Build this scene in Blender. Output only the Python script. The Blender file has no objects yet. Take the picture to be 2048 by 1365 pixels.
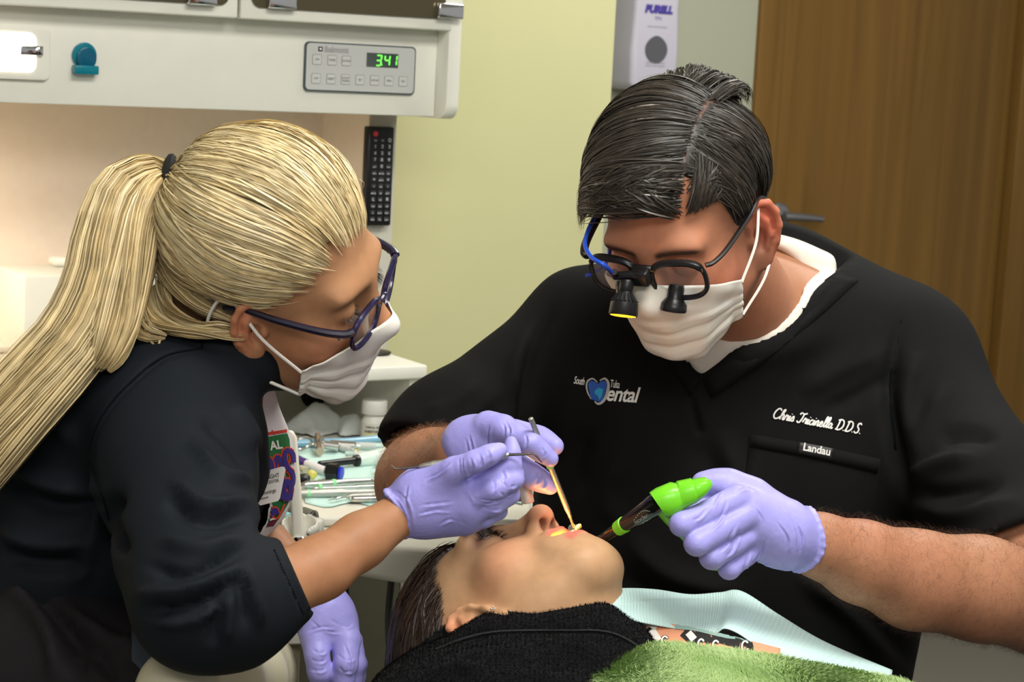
import bpy, bmesh, math, random
import numpy as np
from mathutils import Vector, Matrix
from mathutils.bvhtree import BVHTree

scene = bpy.context.scene
COL = scene.collection
rng = np.random.default_rng(7)
random.seed(7)
PI = math.pi

# ------------------------------------------------------------------ camera
W, H, FPX = 2048.0, 1365.0, 4000.0
CAM = np.array([0.0, 0.0, 1.38])
PITCH, ROLL = 0.137, 0.050
_f = np.array([0.0, math.cos(PITCH), -math.sin(PITCH)])
_r0 = np.array([1.0, 0.0, 0.0])
_u0 = np.array([0.0, math.sin(PITCH), math.cos(PITCH)])
RT = _r0*math.cos(ROLL) + _u0*math.sin(ROLL)
UP = _u0*math.cos(ROLL) - _r0*math.sin(ROLL)
FW = _f
cam_data = bpy.data.cameras.new('camera')
cam_data.sensor_width = 22.3
cam_data.lens = FPX/W*22.3
cam_data.clip_start = 0.05
cam_data.clip_end = 50
cam_data.dof.use_dof = True
cam_data.dof.focus_distance = 1.82
cam_data.dof.aperture_fstop = 10.5
cam = bpy.data.objects.new('camera', cam_data)
COL.objects.link(cam)
cam.matrix_world = Matrix(((RT[0], UP[0], -FW[0], CAM[0]), (RT[1], UP[1], -FW[1], CAM[1]),
                           (RT[2], UP[2], -FW[2], CAM[2]), (0, 0, 0, 1)))
scene.camera = cam

# ------------------------------------------------------------------ light
scene.view_settings.view_transform = 'Standard'
scene.view_settings.look = 'None'
scene.view_settings.gamma = 1.0
scene.view_settings.use_curve_mapping = False
scene.view_settings.exposure = 0.13
world = bpy.data.worlds.new('world'); scene.world = world
world.use_nodes = True
bg = world.node_tree.nodes['Background']
bg.inputs['Color'].default_value = (1.0, 0.99, 0.96, 1)
bg.inputs['Strength'].default_value = 0.34

def area_light(name, loc, target, sx, sy, power, color):
    l = bpy.data.lights.new(name, 'AREA'); l.shape = 'RECTANGLE'; l.size = sx; l.size_y = sy
    l.energy = power; l.color = color
    o = bpy.data.objects.new(name, l); COL.objects.link(o); o.location = loc
    dv = Vector(target) - Vector(loc)
    o.rotation_euler = dv.to_track_quat('-Z', 'Y').to_euler()
    return o
WARMW = (1.0, 0.985, 0.93)
# fluorescent ceiling fixtures of the operatory
area_light('ceiling_fixture_light', (0.55, 1.15, 2.62), (0.2, 1.6, 0.0), 1.2, 0.6, 40, WARMW)
area_light('ceiling_fixture_light', (0.9, 3.3, 2.62), (0.9, 3.3, 0.0), 1.2, 0.6, 32, WARMW)
area_light('ceiling_fixture_light', (0.2, -1.0, 2.62), (0.0, 1.6, 0.6), 1.8, 0.9, 54, WARMW)

# ------------------------------------------------------------------ pixels to points
def P(px, py, d):
    return CAM + d*(FW + (px-W/2)/FPX*RT - (py-H/2)/FPX*UP)
def R(rpx, d): return rpx*d/FPX
def cv(x, y, z): return x*RT + y*UP - z*FW            # camera-aligned vector, z toward the viewer
def proj(pts):
    q = np.asarray(pts) - CAM
    d = q@FW
    return W/2 + FPX*(q@RT)/d, H/2 - FPX*(q@UP)/d, d
def on_plane(px, py, p0, n):
    ray = FW + (px-W/2)/FPX*RT - (py-H/2)/FPX*UP
    t = np.dot(np.asarray(p0)-CAM, n)/np.dot(ray, n)
    return CAM + t*ray

# ------------------------------------------------------------------ materials
def mat(name, color, rough=0.5, metal=0.0, spec=0.5, noise=None, bump=None, sheen=0.0, trans=0.0,
        emit=None, estr=0.0, coat=0.0, sss=0.0, sssr=(0.01, 0.004, 0.002), attr=None, alpha=1.0, ior=1.45, aniso=0.0, sheen_tint=None):
    """Principled material. noise=(scale, amount) varies the colour, bump=(scale, strength, distance) gives fine relief."""
    m = bpy.data.materials.new(name); m.use_nodes = True
    nt = m.node_tree; b = nt.nodes['Principled BSDF']
    c = tuple(color)+(1,) if len(color) == 3 else color
    b.inputs['Base Color'].default_value = c
    b.inputs['Roughness'].default_value = rough
    b.inputs['Metallic'].default_value = metal
    b.inputs['Specular IOR Level'].default_value = spec
    b.inputs['IOR'].default_value = ior
    b.inputs['Sheen Weight'].default_value = sheen
    if sheen_tint: b.inputs['Sheen Tint'].default_value = tuple(sheen_tint)+(1,)
    b.inputs['Transmission Weight'].default_value = trans
    b.inputs['Coat Weight'].default_value = coat
    b.inputs['Alpha'].default_value = alpha
    b.inputs['Anisotropic'].default_value = aniso
    if sss:
        b.inputs['Subsurface Weight'].default_value = sss
        b.inputs['Subsurface Radius'].default_value = (1.0, 0.4, 0.2)
        b.inputs['Subsurface Scale'].default_value = sssr[0]
    if emit is not None:
        b.inputs['Emission Color'].default_value = tuple(emit)+(1,)
        b.inputs['Emission Strength'].default_value = estr
    tc = nt.nodes.new('ShaderNodeTexCoord')
    src = None
    if attr:
        a = nt.nodes.new('ShaderNodeVertexColor'); a.layer_name = attr; src = a.outputs['Color']
    if noise:
        n = nt.nodes.new('ShaderNodeTexNoise'); n.inputs['Scale'].default_value = noise[0]; n.inputs['Detail'].default_value = 4
        nt.links.new(tc.outputs['Object'], n.inputs['Vector'])
        mr = nt.nodes.new('ShaderNodeMapRange'); mr.inputs['From Min'].default_value = 0.3; mr.inputs['From Max'].default_value = 0.7
        mr.inputs['To Min'].default_value = 1-noise[1]; mr.inputs['To Max'].default_value = 1+noise[1]
        nt.links.new(n.outputs['Fac'], mr.inputs['Value'])
        vm = nt.nodes.new('ShaderNodeVectorMath'); vm.operation = 'MULTIPLY'
        if src is not None: nt.links.new(src, vm.inputs[0])
        else: vm.inputs[0].default_value = c[:3]
        nt.links.new(mr.outputs['Result'], vm.inputs[1])
        src = vm.outputs['Vector']
    if src is not None: nt.links.new(src, b.inputs['Base Color'])
    if bump:
        n2 = nt.nodes.new('ShaderNodeTexNoise'); n2.inputs['Scale'].default_value = bump[0]; n2.inputs['Detail'].default_value = 3
        nt.links.new(tc.outputs['Object'], n2.inputs['Vector'])
        bp = nt.nodes.new('ShaderNodeBump'); bp.inputs['Strength'].default_value = bump[1]; bp.inputs['Distance'].default_value = bump[2]
        nt.links.new(n2.outputs['Fac'], bp.inputs['Height'])
        nt.links.new(bp.outputs['Normal'], b.inputs['Normal'])
    return m
def srgb(r, g, b):
    def f(c):
        c /= 255.0
        return c/12.92 if c <= 0.04045 else ((c+0.055)/1.055)**2.4
    return (f(r), f(g), f(b))

# ------------------------------------------------------------------ objects
def tag(o, label=None, cat=None, group=None, kind=None):
    if label: o['label'] = label
    if cat: o['category'] = cat
    if group: o['group'] = group
    if kind: o['kind'] = kind
    return o
def empty(name, loc, label=None, cat=None, group=None, kind=None):
    o = bpy.data.objects.new(name, None); COL.objects.link(o); o.location = Vector(loc)
    o.empty_display_size = 0.05
    return tag(o, label, cat, group, kind)
def link(name, me, m, parent=None):
    o = bpy.data.objects.new(name, me); COL.objects.link(o)
    if m is not None and not me.materials: me.materials.append(m)
    if parent is not None:
        o.parent = parent
        bpy.context.view_layer.update()
        o.matrix_parent_inverse = parent.matrix_world.inverted()
    return o
def mesh_np(name, verts, faces, m=None, parent=None, smooth=True, colors=None):
    """faces: (n,3) or (n,4) array, or a list of such arrays."""
    me = bpy.data.meshes.new(name)
    verts = np.ascontiguousarray(verts, dtype=np.float32)
    if not isinstance(faces, (list, tuple)) or (len(faces) and np.asarray(faces[0]).ndim == 1 and not isinstance(faces[0], np.ndarray)):
        fl = [list(f) for f in faces]
        me.from_pydata([tuple(map(float, v)) for v in verts], [], fl)
    else:
        fl = faces
        me.vertices.add(len(verts)); me.vertices.foreach_set('co', verts.ravel())
        starts, idx, tot = [], [], 0
        for f in fl:
            f = np.asarray(f, dtype=np.int32)
            if len(f) == 0: continue
            k = f.shape[1]
            starts.append(tot+np.arange(len(f), dtype=np.int32)*k); idx.append(f.ravel()); tot += f.size
        idx = np.concatenate(idx); starts = np.concatenate(starts)
        me.loops.add(len(idx)); me.loops.foreach_set('vertex_index', idx)
        me.polygons.add(len(starts)); me.polygons.foreach_set('loop_start', starts)
        me.update(calc_edges=True)
    if smooth and len(me.polygons):
        me.polygons.foreach_set('use_smooth', np.ones(len(me.polygons), dtype=bool))
    if colors is not None:
        at = me.color_attributes.new('Col', 'FLOAT_COLOR', 'POINT')
        c4 = np.ones((len(verts), 4), dtype=np.float32); c4[:, :3] = colors
        at.data.foreach_set('color', c4.ravel())
    me.update()
    return link(name, me, m, parent)

# ------------------------------------------------------------------ signed distance modelling
class Field:
    def __init__(s, lo, hi, h, big=0.2):
        s.lo = np.asarray(lo, float); s.h = h
        s.n = np.maximum(np.ceil((np.asarray(hi, float)-s.lo)/h).astype(int)+1, 4)
        s.ax = [(s.lo[i]+h*np.arange(s.n[i])).astype(np.float32) for i in range(3)]
        s.d = np.full(tuple(s.n), big, dtype=np.float32)
    def sub(s, lo, hi):
        a = np.clip(np.floor((np.asarray(lo)-s.lo)/s.h).astype(int), 0, s.n)
        b = np.clip(np.ceil((np.asarray(hi)-s.lo)/s.h).astype(int)+1, 0, s.n)
        if np.any(b <= a): return None
        sl = tuple(slice(a[i], b[i]) for i in range(3))
        return sl, s.ax[0][sl[0]][:, None, None], s.ax[1][sl[1]][None, :, None], s.ax[2][sl[2]][None, None, :]
    def _op(s, fn, lo, hi, k, mode):
        pad = k+2.5*s.h+0.012
        r = s.sub(np.asarray(lo)-pad, np.asarray(hi)+pad)
        if r is None: return s
        sl, X, Y, Z = r
        b = fn(X, Y, Z); a = s.d[sl]
        if mode == 'add':
            if k > 0:
                hh = np.maximum(k-np.abs(a-b), 0)/k
                s.d[sl] = np.minimum(a, b)-hh*hh*k*0.25
            else: s.d[sl] = np.minimum(a, b)
        else:
            b = -b
            if k > 0:
                hh = np.maximum(k-np.abs(a-b), 0)/k
                s.d[sl] = np.maximum(a, b)+hh*hh*k*0.25
            else: s.d[sl] = np.maximum(a, b)
        return s
    def ell(s, c, r, k=0.01, rot=None, mode='add'):
        c = np.asarray(c, float); r = np.asarray(r, float)*np.ones(3)
        Rm = None if rot is None else np.asarray(rot, float)      # rows are the local axes
        def fn(X, Y, Z):
            x, y, z = X-c[0], Y-c[1], Z-c[2]
            if Rm is not None:
                x, y, z = (Rm[0, 0]*x+Rm[0, 1]*y+Rm[0, 2]*z, Rm[1, 0]*x+Rm[1, 1]*y+Rm[1, 2]*z, Rm[2, 0]*x+Rm[2, 1]*y+Rm[2, 2]*z)
            k0 = np.sqrt((x/r[0])**2+(y/r[1])**2+(z/r[2])**2)
            k1 = np.sqrt((x/r[0]**2)**2+(y/r[1]**2)**2+(z/r[2]**2)**2)+1e-9
            return np.where(k0 < 1e-4, -r.min(), k0*(k0-1)/k1)
        e = r if Rm is None else np.sqrt(((Rm*r[:, None])**2).sum(0))
        return s._op(fn, c-e, c+e, k, mode)
    def cone(s, a, b, ra, rb, k=0.01, flat=None, mode='add'):
        """tapered capsule; flat=(axis, ratio) squeezes the section along axis."""
        a = np.asarray(a, float); b = np.asarray(b, float); ba = b-a; L2 = max(float(ba@ba), 1e-12)
        n, q = (None, 1.0) if flat is None else (np.asarray(flat[0], float)/np.linalg.norm(flat[0]), flat[1])
        def fn(X, Y, Z):
            x, y, z = X-a[0], Y-a[1], Z-a[2]
            t = np.clip((x*ba[0]+y*ba[1]+z*ba[2])/L2, 0, 1)
            x, y, z = x-t*ba[0], y-t*ba[1], z-t*ba[2]
            d2 = x*x+y*y+z*z
            if n is not None:
                w = x*n[0]+y*n[1]+z*n[2]
                d2 = d2+w*w*(1/q**2-1)
                return (np.sqrt(d2)-(ra+(rb-ra)*t))*(0.5+0.5*q)
            return np.sqrt(d2)-(ra+(rb-ra)*t)
        m = max(ra, rb)
        return s._op(fn, np.minimum(a, b)-m, np.maximum(a, b)+m, k, mode)
    def chain(s, pts, rads, k=0.004, mode='add', flat=None):
        for i in range(len(pts)-1): s.cone(pts[i], pts[i+1], rads[i], rads[i+1], k, flat, mode)
        return s
    def func(s, fn, k=0.0, mode='cut'):
        return s._op(fn, s.lo, s.lo+s.h*s.n, k, mode)
    def project(s):
        X, Y, Z = s.ax[0][:, None, None]-CAM[0], s.ax[1][None, :, None]-CAM[1], s.ax[2][None, None, :]-CAM[2]
        d = X*FW[0]+Y*FW[1]+Z*FW[2]
        u = W/2+FPX*(X*RT[0]+Y*RT[1]+Z*RT[2])/d
        v = H/2-FPX*(X*UP[0]+Y*UP[1]+Z*UP[2])/d
        return u, v, d
    def mesh(s, smooth_iter=1):
        return nets(s.d, s.lo, s.h, smooth_iter)

def nets(D, lo, h, smooth_iter=1):
    """naive surface nets: returns vertices and quads."""
    ins = D < 0
    nx, ny, nz = D.shape
    cnt = np.zeros((nx-1, ny-1, nz-1), np.uint8)
    for dx in (0, 1):
        for dy in (0, 1):
            for dz in (0, 1):
                cnt += ins[dx:nx-1+dx, dy:ny-1+dy, dz:nz-1+dz]
    act = (cnt > 0) & (cnt < 8)
    ci = np.argwhere(act)
    vid = np.full(act.shape, -1, np.int32); vid[act] = np.arange(len(ci))
    i, j, k = ci.T
    acc = np.zeros((len(ci), 3)); num = np.zeros(len(ci))
    corners = [(a, b, c) for a in (0, 1) for b in (0, 1) for c in (0, 1)]
    val = {c: D[i+c[0], j+c[1], k+c[2]] for c in corners}
    for c in corners:
        for axx in range(3):
            if c[axx] == 0:
                c2 = list(c); c2[axx] = 1; c2 = tuple(c2)
                v0, v1 = val[c], val[c2]
                m = (v0 < 0) != (v1 < 0)
                t = np.where(m, v0/np.where(m, v0-v1, 1), 0)
                p = np.tile(np.array(c, float), (len(ci), 1)); p[:, axx] = t
                acc += p*m[:, None]; num += m
    V = (ci+acc/np.maximum(num, 1)[:, None])
    Q = []
    def quads(axis):
        sl0 = [slice(1, -1)]*3; sl1 = [slice(1, -1)]*3
        sl0[axis] = slice(0, -1); sl1[axis] = slice(1, None)
        a = ins[tuple(sl0)]; b = ins[tuple(sl1)]
        for flag, fl in ((a & ~b, False), (~a & b, True)):
            e = np.argwhere(flag)
            if len(e) == 0: continue
            off = np.ones(3, int); off[axis] = 0
            e = e+off
            u, w = [(1, 2), (2, 0), (0, 1)][axis]
            def at(du, dw):
                q = e.copy(); q[:, u] += du; q[:, w] += dw
                return vid[q[:, 0], q[:, 1], q[:, 2]]
            q = np.stack([at(-1, -1), at(0, -1), at(0, 0), at(-1, 0)], 1)
            if fl: q = q[:, ::-1]
            Q.append(q[(q >= 0).all(1)])
    for ax in range(3): quads(ax)
    Q = np.concatenate(Q) if Q else np.zeros((0, 4), int)
    V = lo+V*h
    for _ in range(smooth_iter): V = relax(V, Q, 0.5)
    return V, Q
def relax(V, Q, w=0.5):
    A = np.zeros_like(V); N = np.zeros(len(V))
    k = Q.shape[1]
    for a in range(k):
        b = (a+1) % k
        np.add.at(A, Q[:, a], V[Q[:, b]]); np.add.at(N, Q[:, a], 1)
        np.add.at(A, Q[:, b], V[Q[:, a]]); np.add.at(N, Q[:, b], 1)
    return V*(1-w)+w*A/np.maximum(N, 1)[:, None]
def vnormals(V, Q):
    n = np.cross(V[Q[:, 2]]-V[Q[:, 0]], V[Q[:, 3 % Q.shape[1]]]-V[Q[:, 1]]) if Q.shape[1] == 4 else np.cross(V[Q[:, 1]]-V[Q[:, 0]], V[Q[:, 2]]-V[Q[:, 0]])
    N = np.zeros_like(V)
    for a in range(Q.shape[1]): np.add.at(N, Q[:, a], n)
    return N/np.maximum(np.linalg.norm(N, axis=1), 1e-12)[:, None]
def wob(V, scale, seed=0, octs=3):
    """cheap smooth noise in about -1..1 from sums of sines."""
    g = np.random.default_rng(seed); out = np.zeros(len(V)); amp = 1.0; tot = 0
    for o in range(octs):
        for _ in range(4):
            k = g.normal(size=3); k *= scale*(2**o)/np.linalg.norm(k)*g.uniform(.7, 1.3)
            out += amp*np.sin(V@k+g.uniform(0, 6.28)); tot += amp*0.7
        amp *= 0.5
    return out/tot
def seg_dist(u, v, poly):
    best = np.full(len(u), 1e9); tt = np.zeros(len(u)); sd = np.zeros(len(u))
    n = len(poly)-1
    for i in range(n):
        ax, ay = poly[i][:2]; bx, by = poly[i+1][:2]
        dx, dy = bx-ax, by-ay; L2 = dx*dx+dy*dy+1e-9
        t = np.clip(((u-ax)*dx+(v-ay)*dy)/L2, 0, 1)
        qx, qy = u-ax-t*dx, v-ay-t*dy
        d = np.hypot(qx, qy)
        m = d < best
        best = np.where(m, d, best); tt = np.where(m, (i+t)/n, tt)
        sd = np.where(m, (dx*qy-dy*qx)/math.sqrt(L2), sd)
    return best, tt, sd
def folds(V, Q, lines, facing=-0.05):
    """creases and ridges in cloth: each line is (polyline, height in m, half width in px)."""
    N = vnormals(V, Q)
    u, v, d = proj(V)
    view = (V-CAM)/np.linalg.norm(V-CAM, axis=1)[:, None]
    w = np.clip((-(N*view).sum(1)-facing)/0.25, 0, 1)
    disp = np.zeros(len(V))
    for poly, amp, wid in lines:
        dist, t, sd = seg_dist(u, v, spline2(poly, 6))
        fade = np.clip(np.minimum(t, 1-t)*4+0.08, 0, 1)
        disp += amp*fade*np.exp(-(dist/wid)**2)
    return V+N*(disp*w)[:, None]
def spline2(pts, n=8):
    p = np.asarray(pts, float)
    if len(p) < 3: return p
    e = np.vstack([2*p[0]-p[1], p, 2*p[-1]-p[-2]])
    out = []
    for i in range(1, len(e)-2):
        for t in np.linspace(0, 1, n, endpoint=False):
            a, b, c, d = e[i-1], e[i], e[i+1], e[i+2]
            out.append(0.5*((2*b)+(-a+c)*t+(2*a-5*b+4*c-d)*t*t+(-a+3*b-3*c+d)*t**3))
    out.append(p[-1])
    return np.array(out)

# ------------------------------------------------------------------ mesh pieces
def frames(path):
    path = np.asarray(path, float)
    T = np.gradient(path, axis=0); T /= np.maximum(np.linalg.norm(T, axis=1), 1e-9)[:, None]
    ref = np.array([0, 0, 1.0]) if abs(T[0, 2]) < 0.9 else np.array([1.0, 0, 0])
    A = np.zeros_like(path); a = np.cross(T[0], ref); a /= np.linalg.norm(a); A[0] = a
    for i in range(1, len(path)):
        a = A[i-1]-T[i]*(A[i-1]@T[i]); a /= max(np.linalg.norm(a), 1e-9); A[i] = a
    return T, A, np.cross(T, A)
def tube_vf(path, rad, n=10, flat=1.0, caps=True):
    path = np.asarray(path, float); m = len(path)
    rad = np.ones(m)*np.asarray(rad, float)
    T, A, B = frames(path)
    ang = np.arange(n)/n*2*PI
    V = (path[:, None, :]+rad[:, None, None]*(np.cos(ang)[None, :, None]*A[:, None, :]+flat*np.sin(ang)[None, :, None]*B[:, None, :])).reshape(-1, 3)
    F = []
    for i in range(m-1):
        for j in range(n):
            F.append((i*n+j, i*n+(j+1) % n, (i+1)*n+(j+1) % n, (i+1)*n+j))
    F = [tuple(f) for f in F]
    if caps: F += [tuple(range(n-1, -1, -1)), tuple(range((m-1)*n, m*n))]
    return V, F
def tube(name, path, rad, m, parent=None, n=10, flat=1.0, smooth=True, caps=True):
    V, F = tube_vf(path, rad, n, flat, caps)
    o = mesh_np(name, V, F, m, parent, smooth)
    if smooth: autosharp(o)
    return o
def autosharp(o, ang=40):
    me = o.data
    bm = bmesh.new(); bm.from_mesh(me)
    a = math.radians(ang)
    for e in bm.edges:
        e.smooth = not (len(e.link_faces) == 2 and e.calc_face_angle(0) > a)
    bm.to_mesh(me); bm.free()
def lathe(name, prof, m, parent=None, a=None, b=None, n=28, base=None, axis=None):
    """prof: list of (distance along axis, radius); axis from point a towards b."""
    a = np.asarray(a, float)
    ax = np.asarray(axis, float) if axis is not None else np.asarray(b, float)-a
    ax /= np.linalg.norm(ax)
    ref = np.array([0, 0, 1.0]) if abs(ax[2]) < 0.9 else np.array([1.0, 0, 0])
    e1 = np.cross(ax, ref); e1 /= np.linalg.norm(e1); e2 = np.cross(ax, e1)
    V, F = [], []
    for (t, r) in prof:
        for j in range(n):
            q = 2*PI*j/n
            V.append(a+ax*t+r*(math.cos(q)*e1+math.sin(q)*e2))
    for i in range(len(prof)-1):
        for j in range(n):
            F.append((i*n+j, i*n+(j+1) % n, (i+1)*n+(j+1) % n, (i+1)*n+j))
    F.append(tuple(range(n-1, -1, -1))); F.append(tuple(range((len(prof)-1)*n, len(prof)*n)))
    o = mesh_np(name, np.array(V), F, m, parent, True)
    fixn(o); autosharp(o, 35)
    return o
def fixn(o):
    bm = bmesh.new(); bm.from_mesh(o.data)
    bmesh.ops.recalc_face_normals(bm, faces=bm.faces); bm.to_mesh(o.data); bm.free()
def box(name, o0, ex, ey, ez, m, parent=None, bevel=0.0, seg=2):
    """box with corner o0 and edge vectors ex, ey, ez."""
    o0, ex, ey, ez = [np.asarray(q, float) for q in (o0, ex, ey, ez)]
    V = [o0+a*ex+b*ey+c*ez for a in (0, 1) for b in (0, 1) for c in (0, 1)]
    F = [(0, 1, 3, 2), (4, 6, 7, 5), (0, 4, 5, 1), (2, 3, 7, 6), (0, 2, 6, 4), (1, 5, 7, 3)]
    o = mesh_np(name, np.array(V), F, m, parent, False)
    bm = bmesh.new(); bm.from_mesh(o.data)
    bmesh.ops.recalc_face_normals(bm, faces=bm.faces)
    if bevel > 0:
        bmesh.ops.bevel(bm, geom=list(bm.edges), offset=bevel, segments=seg, affect='EDGES', profile=0.5)
        for f in bm.faces: f.smooth = True
    bm.to_mesh(o.data); bm.free()
    if bevel > 0: autosharp(o, 50)
    return o
def prism(name, pts, vec, m, parent=None, bevel=0.0, seg=2, smooth=False):
    """polygon (3D points, planar) extruded by vec."""
    pts = [np.asarray(p, float) for p in pts]; n = len(pts); vec = np.asarray(vec, float)
    V = pts+[p+vec for p in pts]
    F = [tuple(range(n)), tuple(range(2*n-1, n-1, -1))]+[(i, (i+1) % n, n+(i+1) % n, n+i) for i in range(n)]
    o = mesh_np(name, np.array(V), F, m, parent, False)
    bm = bmesh.new(); bm.from_mesh(o.data)
    bmesh.ops.recalc_face_normals(bm, faces=bm.faces)
    if bevel > 0:
        es = [e for e in bm.edges if len(e.link_faces) == 2 and e.calc_face_angle(0) > 0.6]
        bmesh.ops.bevel(bm, geom=es, offset=bevel, segments=seg, affect='EDGES', profile=0.5)
    for f in bm.faces: f.smooth = True
    bm.to_mesh(o.data); bm.free()
    autosharp(o, 40)
    return o
def rrect(w, h, r, n=5, cx=0.0, cy=0.0):
    out = []
    for (sx, sy, a0) in ((1, 1, 0), (-1, 1, 90), (-1, -1, 180), (1, -1, 270)):
        for i in range(n+1):
            a = math.radians(a0+90*i/n)
            out.append((cx+sx*(w/2-r)+r*math.cos(a), cy+sy*(h/2-r)+r*math.sin(a)))
    return out
def grid_faces(nu, nv):
    i, j = np.meshgrid(np.arange(nu-1), np.arange(nv-1), indexing='ij')
    a = (i*nv+j).ravel()
    return np.stack([a, a+nv, a+nv+1, a+1], 1)
def patch(ctrl, nu=8, nv=8):
    """smooth surface through a grid of 3D control points."""
    C = np.asarray(ctrl, float)
    rows = np.stack([spline2(C[i], nv) for i in range(C.shape[0])])
    cols = np.stack([spline2(rows[:, j], nu) for j in range(rows.shape[1])], 1)
    return cols
def sheet(name, G, m, parent=None, thick=0.0008, colors=None):
    nu, nv = G.shape[:2]
    V = G.reshape(-1, 3); F = grid_faces(nu, nv)
    N = vnormals(V, F)
    n = len(V)
    V2 = np.vstack([V+N*thick/2, V-N*thick/2])
    ring = [i*nv for i in range(nu)]+[(nu-1)*nv+j for j in range(1, nv)]+[i*nv+nv-1 for i in range(nu-2, -1, -1)]+[j for j in range(nv-2, 0, -1)]
    ring = np.array(ring); r2 = np.roll(ring, -1)
    rim = np.stack([ring, ring+n, r2+n, r2], 1)
    cc = None if colors is None else np.vstack([colors, colors])
    o = mesh_np(name, V2, [F, F[:, ::-1]+n, rim], m, parent, True, cc)
    fixn(o)
    return o
def ribbons(name, S, Wd, Nrm, m, parent=None, colors=None, twist=0.5, seed=1):
    """S: (n,T,3) strands, Wd: (n,T) widths, Nrm: (n,T,3) outward directions: flat strands joined in one mesh."""
    n, T = S.shape[:2]
    Tn = np.gradient(S, axis=1); Tn /= np.maximum(np.linalg.norm(Tn, axis=2), 1e-9)[..., None]
    side = np.cross(Tn, Nrm); side /= np.maximum(np.linalg.norm(side, axis=2), 1e-9)[..., None]
    nn = np.cross(side, Tn)
    a = np.random.default_rng(seed).uniform(-twist, twist, n)[:, None, None]
    side = side*np.cos(a)+nn*np.sin(a)
    L = S-side*Wd[..., None]/2; Rr = S+side*Wd[..., None]/2
    V = np.stack([L, Rr], 2).reshape(-1, 3)
    base = (np.arange(n)*T*2)[:, None]+(np.arange(T-1)*2)[None, :]
    b = base.ravel()
    F = np.stack([b, b+1, b+3, b+2], 1)
    cc = None
    if colors is not None: cc = np.repeat(colors, T*2, axis=0) if colors.ndim == 2 else np.repeat(colors.reshape(-1, 3), 2, axis=0)
    o = mesh_np(name, V, [F], m, parent, True, cc)
    return o
def bvh_of(V, Q):
    return BVHTree.FromPolygons([tuple(v) for v in V.tolist()], Q.tolist())
def text_vf(body, size=1.0, shear=0.0, offset=0.0, align='LEFT', spacing=1.0):
    cu = bpy.data.curves.new('t', 'FONT'); cu.body = body; cu.size = size; cu.shear = shear; cu.offset = offset
    cu.align_x = align; cu.space_character = spacing; cu.resolution_u = 4
    ob = bpy.data.objects.new('t', cu); COL.objects.link(ob)
    dg = bpy.context.evaluated_depsgraph_get(); dg.update()
    me = bpy.data.meshes.new_from_object(ob.evaluated_get(dg))
    V = np.zeros(len(me.vertices)*3); me.vertices.foreach_get('co', V); V = V.reshape(-1, 3)
    F = [tuple(p.vertices) for p in me.polygons]
    bpy.data.objects.remove(ob); bpy.data.curves.remove(cu); bpy.data.meshes.remove(me)
    return V[:, :2], F
def flat_text(name, body, org, ex, ey, size, m, parent, align='CENTER', shear=0.0, offset=0.0, spacing=1.0):
    V, F = text_vf(body, size, shear, offset, align, spacing)
    org, ex, ey = np.asarray(org), np.asarray(ex), np.asarray(ey)
    W3 = org+V[:, :1]*ex+V[:, 1:]*ey
    return mesh_np(name, W3, F, m, parent, False)
def densify(V, F, maxlen):
    """split long edges so that a flat shape can follow a curved surface."""
    bm = bmesh.new(); vs = [bm.verts.new((p[0], p[1], 0)) for p in V]
    for f in F:
        try: bm.faces.new([vs[i] for i in f])
        except ValueError: pass
    bmesh.ops.triangulate(bm, faces=bm.faces)
    for _ in range(4):
        es = [e for e in bm.edges if e.calc_length() > maxlen]
        if not es: break
        bmesh.ops.subdivide_edges(bm, edges=es, cuts=1)
        bmesh.ops.triangulate(bm, faces=bm.faces)
    bm.verts.index_update()
    V2 = np.array([v.co[:2] for v in bm.verts]); F2 = [tuple(v.index for v in f.verts) for f in bm.faces]
    bm.free()
    return V2, F2
def decal(name, V2, F, bvh, m, parent, lift=0.0007, maxlen=14.0, depth=None):
    """print or embroidery: flat shape given in photo pixels laid on a cloth surface."""
    V2, F = densify(V2, F, maxlen)
    out = []
    dep = depth
    for (px, py) in V2:
        ray = FW+(px-W/2)/FPX*RT-(py-H/2)/FPX*UP
        ray = ray/np.linalg.norm(ray)
        hit, nr, _, dist = bvh.ray_cast(Vector(CAM), Vector(ray))
        if hit is None:
            hit, nr, _, dist = bvh.find_nearest(Vector(P(px, py, dep if dep else 2.0)))
            p = np.array(hit)+np.array(nr)*lift
        else:
            p = np.array(hit)
            if nr.dot(Vector(ray)) > 0: nr = -nr
            p = p+np.array(nr)*lift; dep = float((p-CAM)@FW)
        out.append(p)
    return mesh_np(name, np.array(out), F, m, parent, False)
def poly_px(pts): return np.asarray(pts, float), [tuple(range(len(pts)))]
def stroke_px(pts, w, closed=False, n=6):
    """a band of width w along a pixel polyline."""
    p = spline2(pts, n) if len(pts) > 2 else np.asarray(pts, float)
    w = np.ones(len(p))*w if np.isscalar(w) else np.interp(np.linspace(0, 1, len(p)), np.linspace(0, 1, len(w)), w)
    t = np.gradient(p, axis=0); t /= np.maximum(np.linalg.norm(t, axis=1), 1e-9)[:, None]
    nn = np.stack([-t[:, 1], t[:, 0]], 1)
    V = np.vstack([p+nn*w[:, None]/2, p-nn*w[:, None]/2]); k = len(p)
    F = [(i, i+1, k+i+1, k+i) for i in range(k-1)]
    return V, F
def merge_vf(parts):
    V, F, o = [], [], 0
    for v, f in parts:
        V.append(np.asarray(v, float)); F += [tuple(i+o for i in q) for q in f]; o += len(v)
    return np.vstack(V), F
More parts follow.
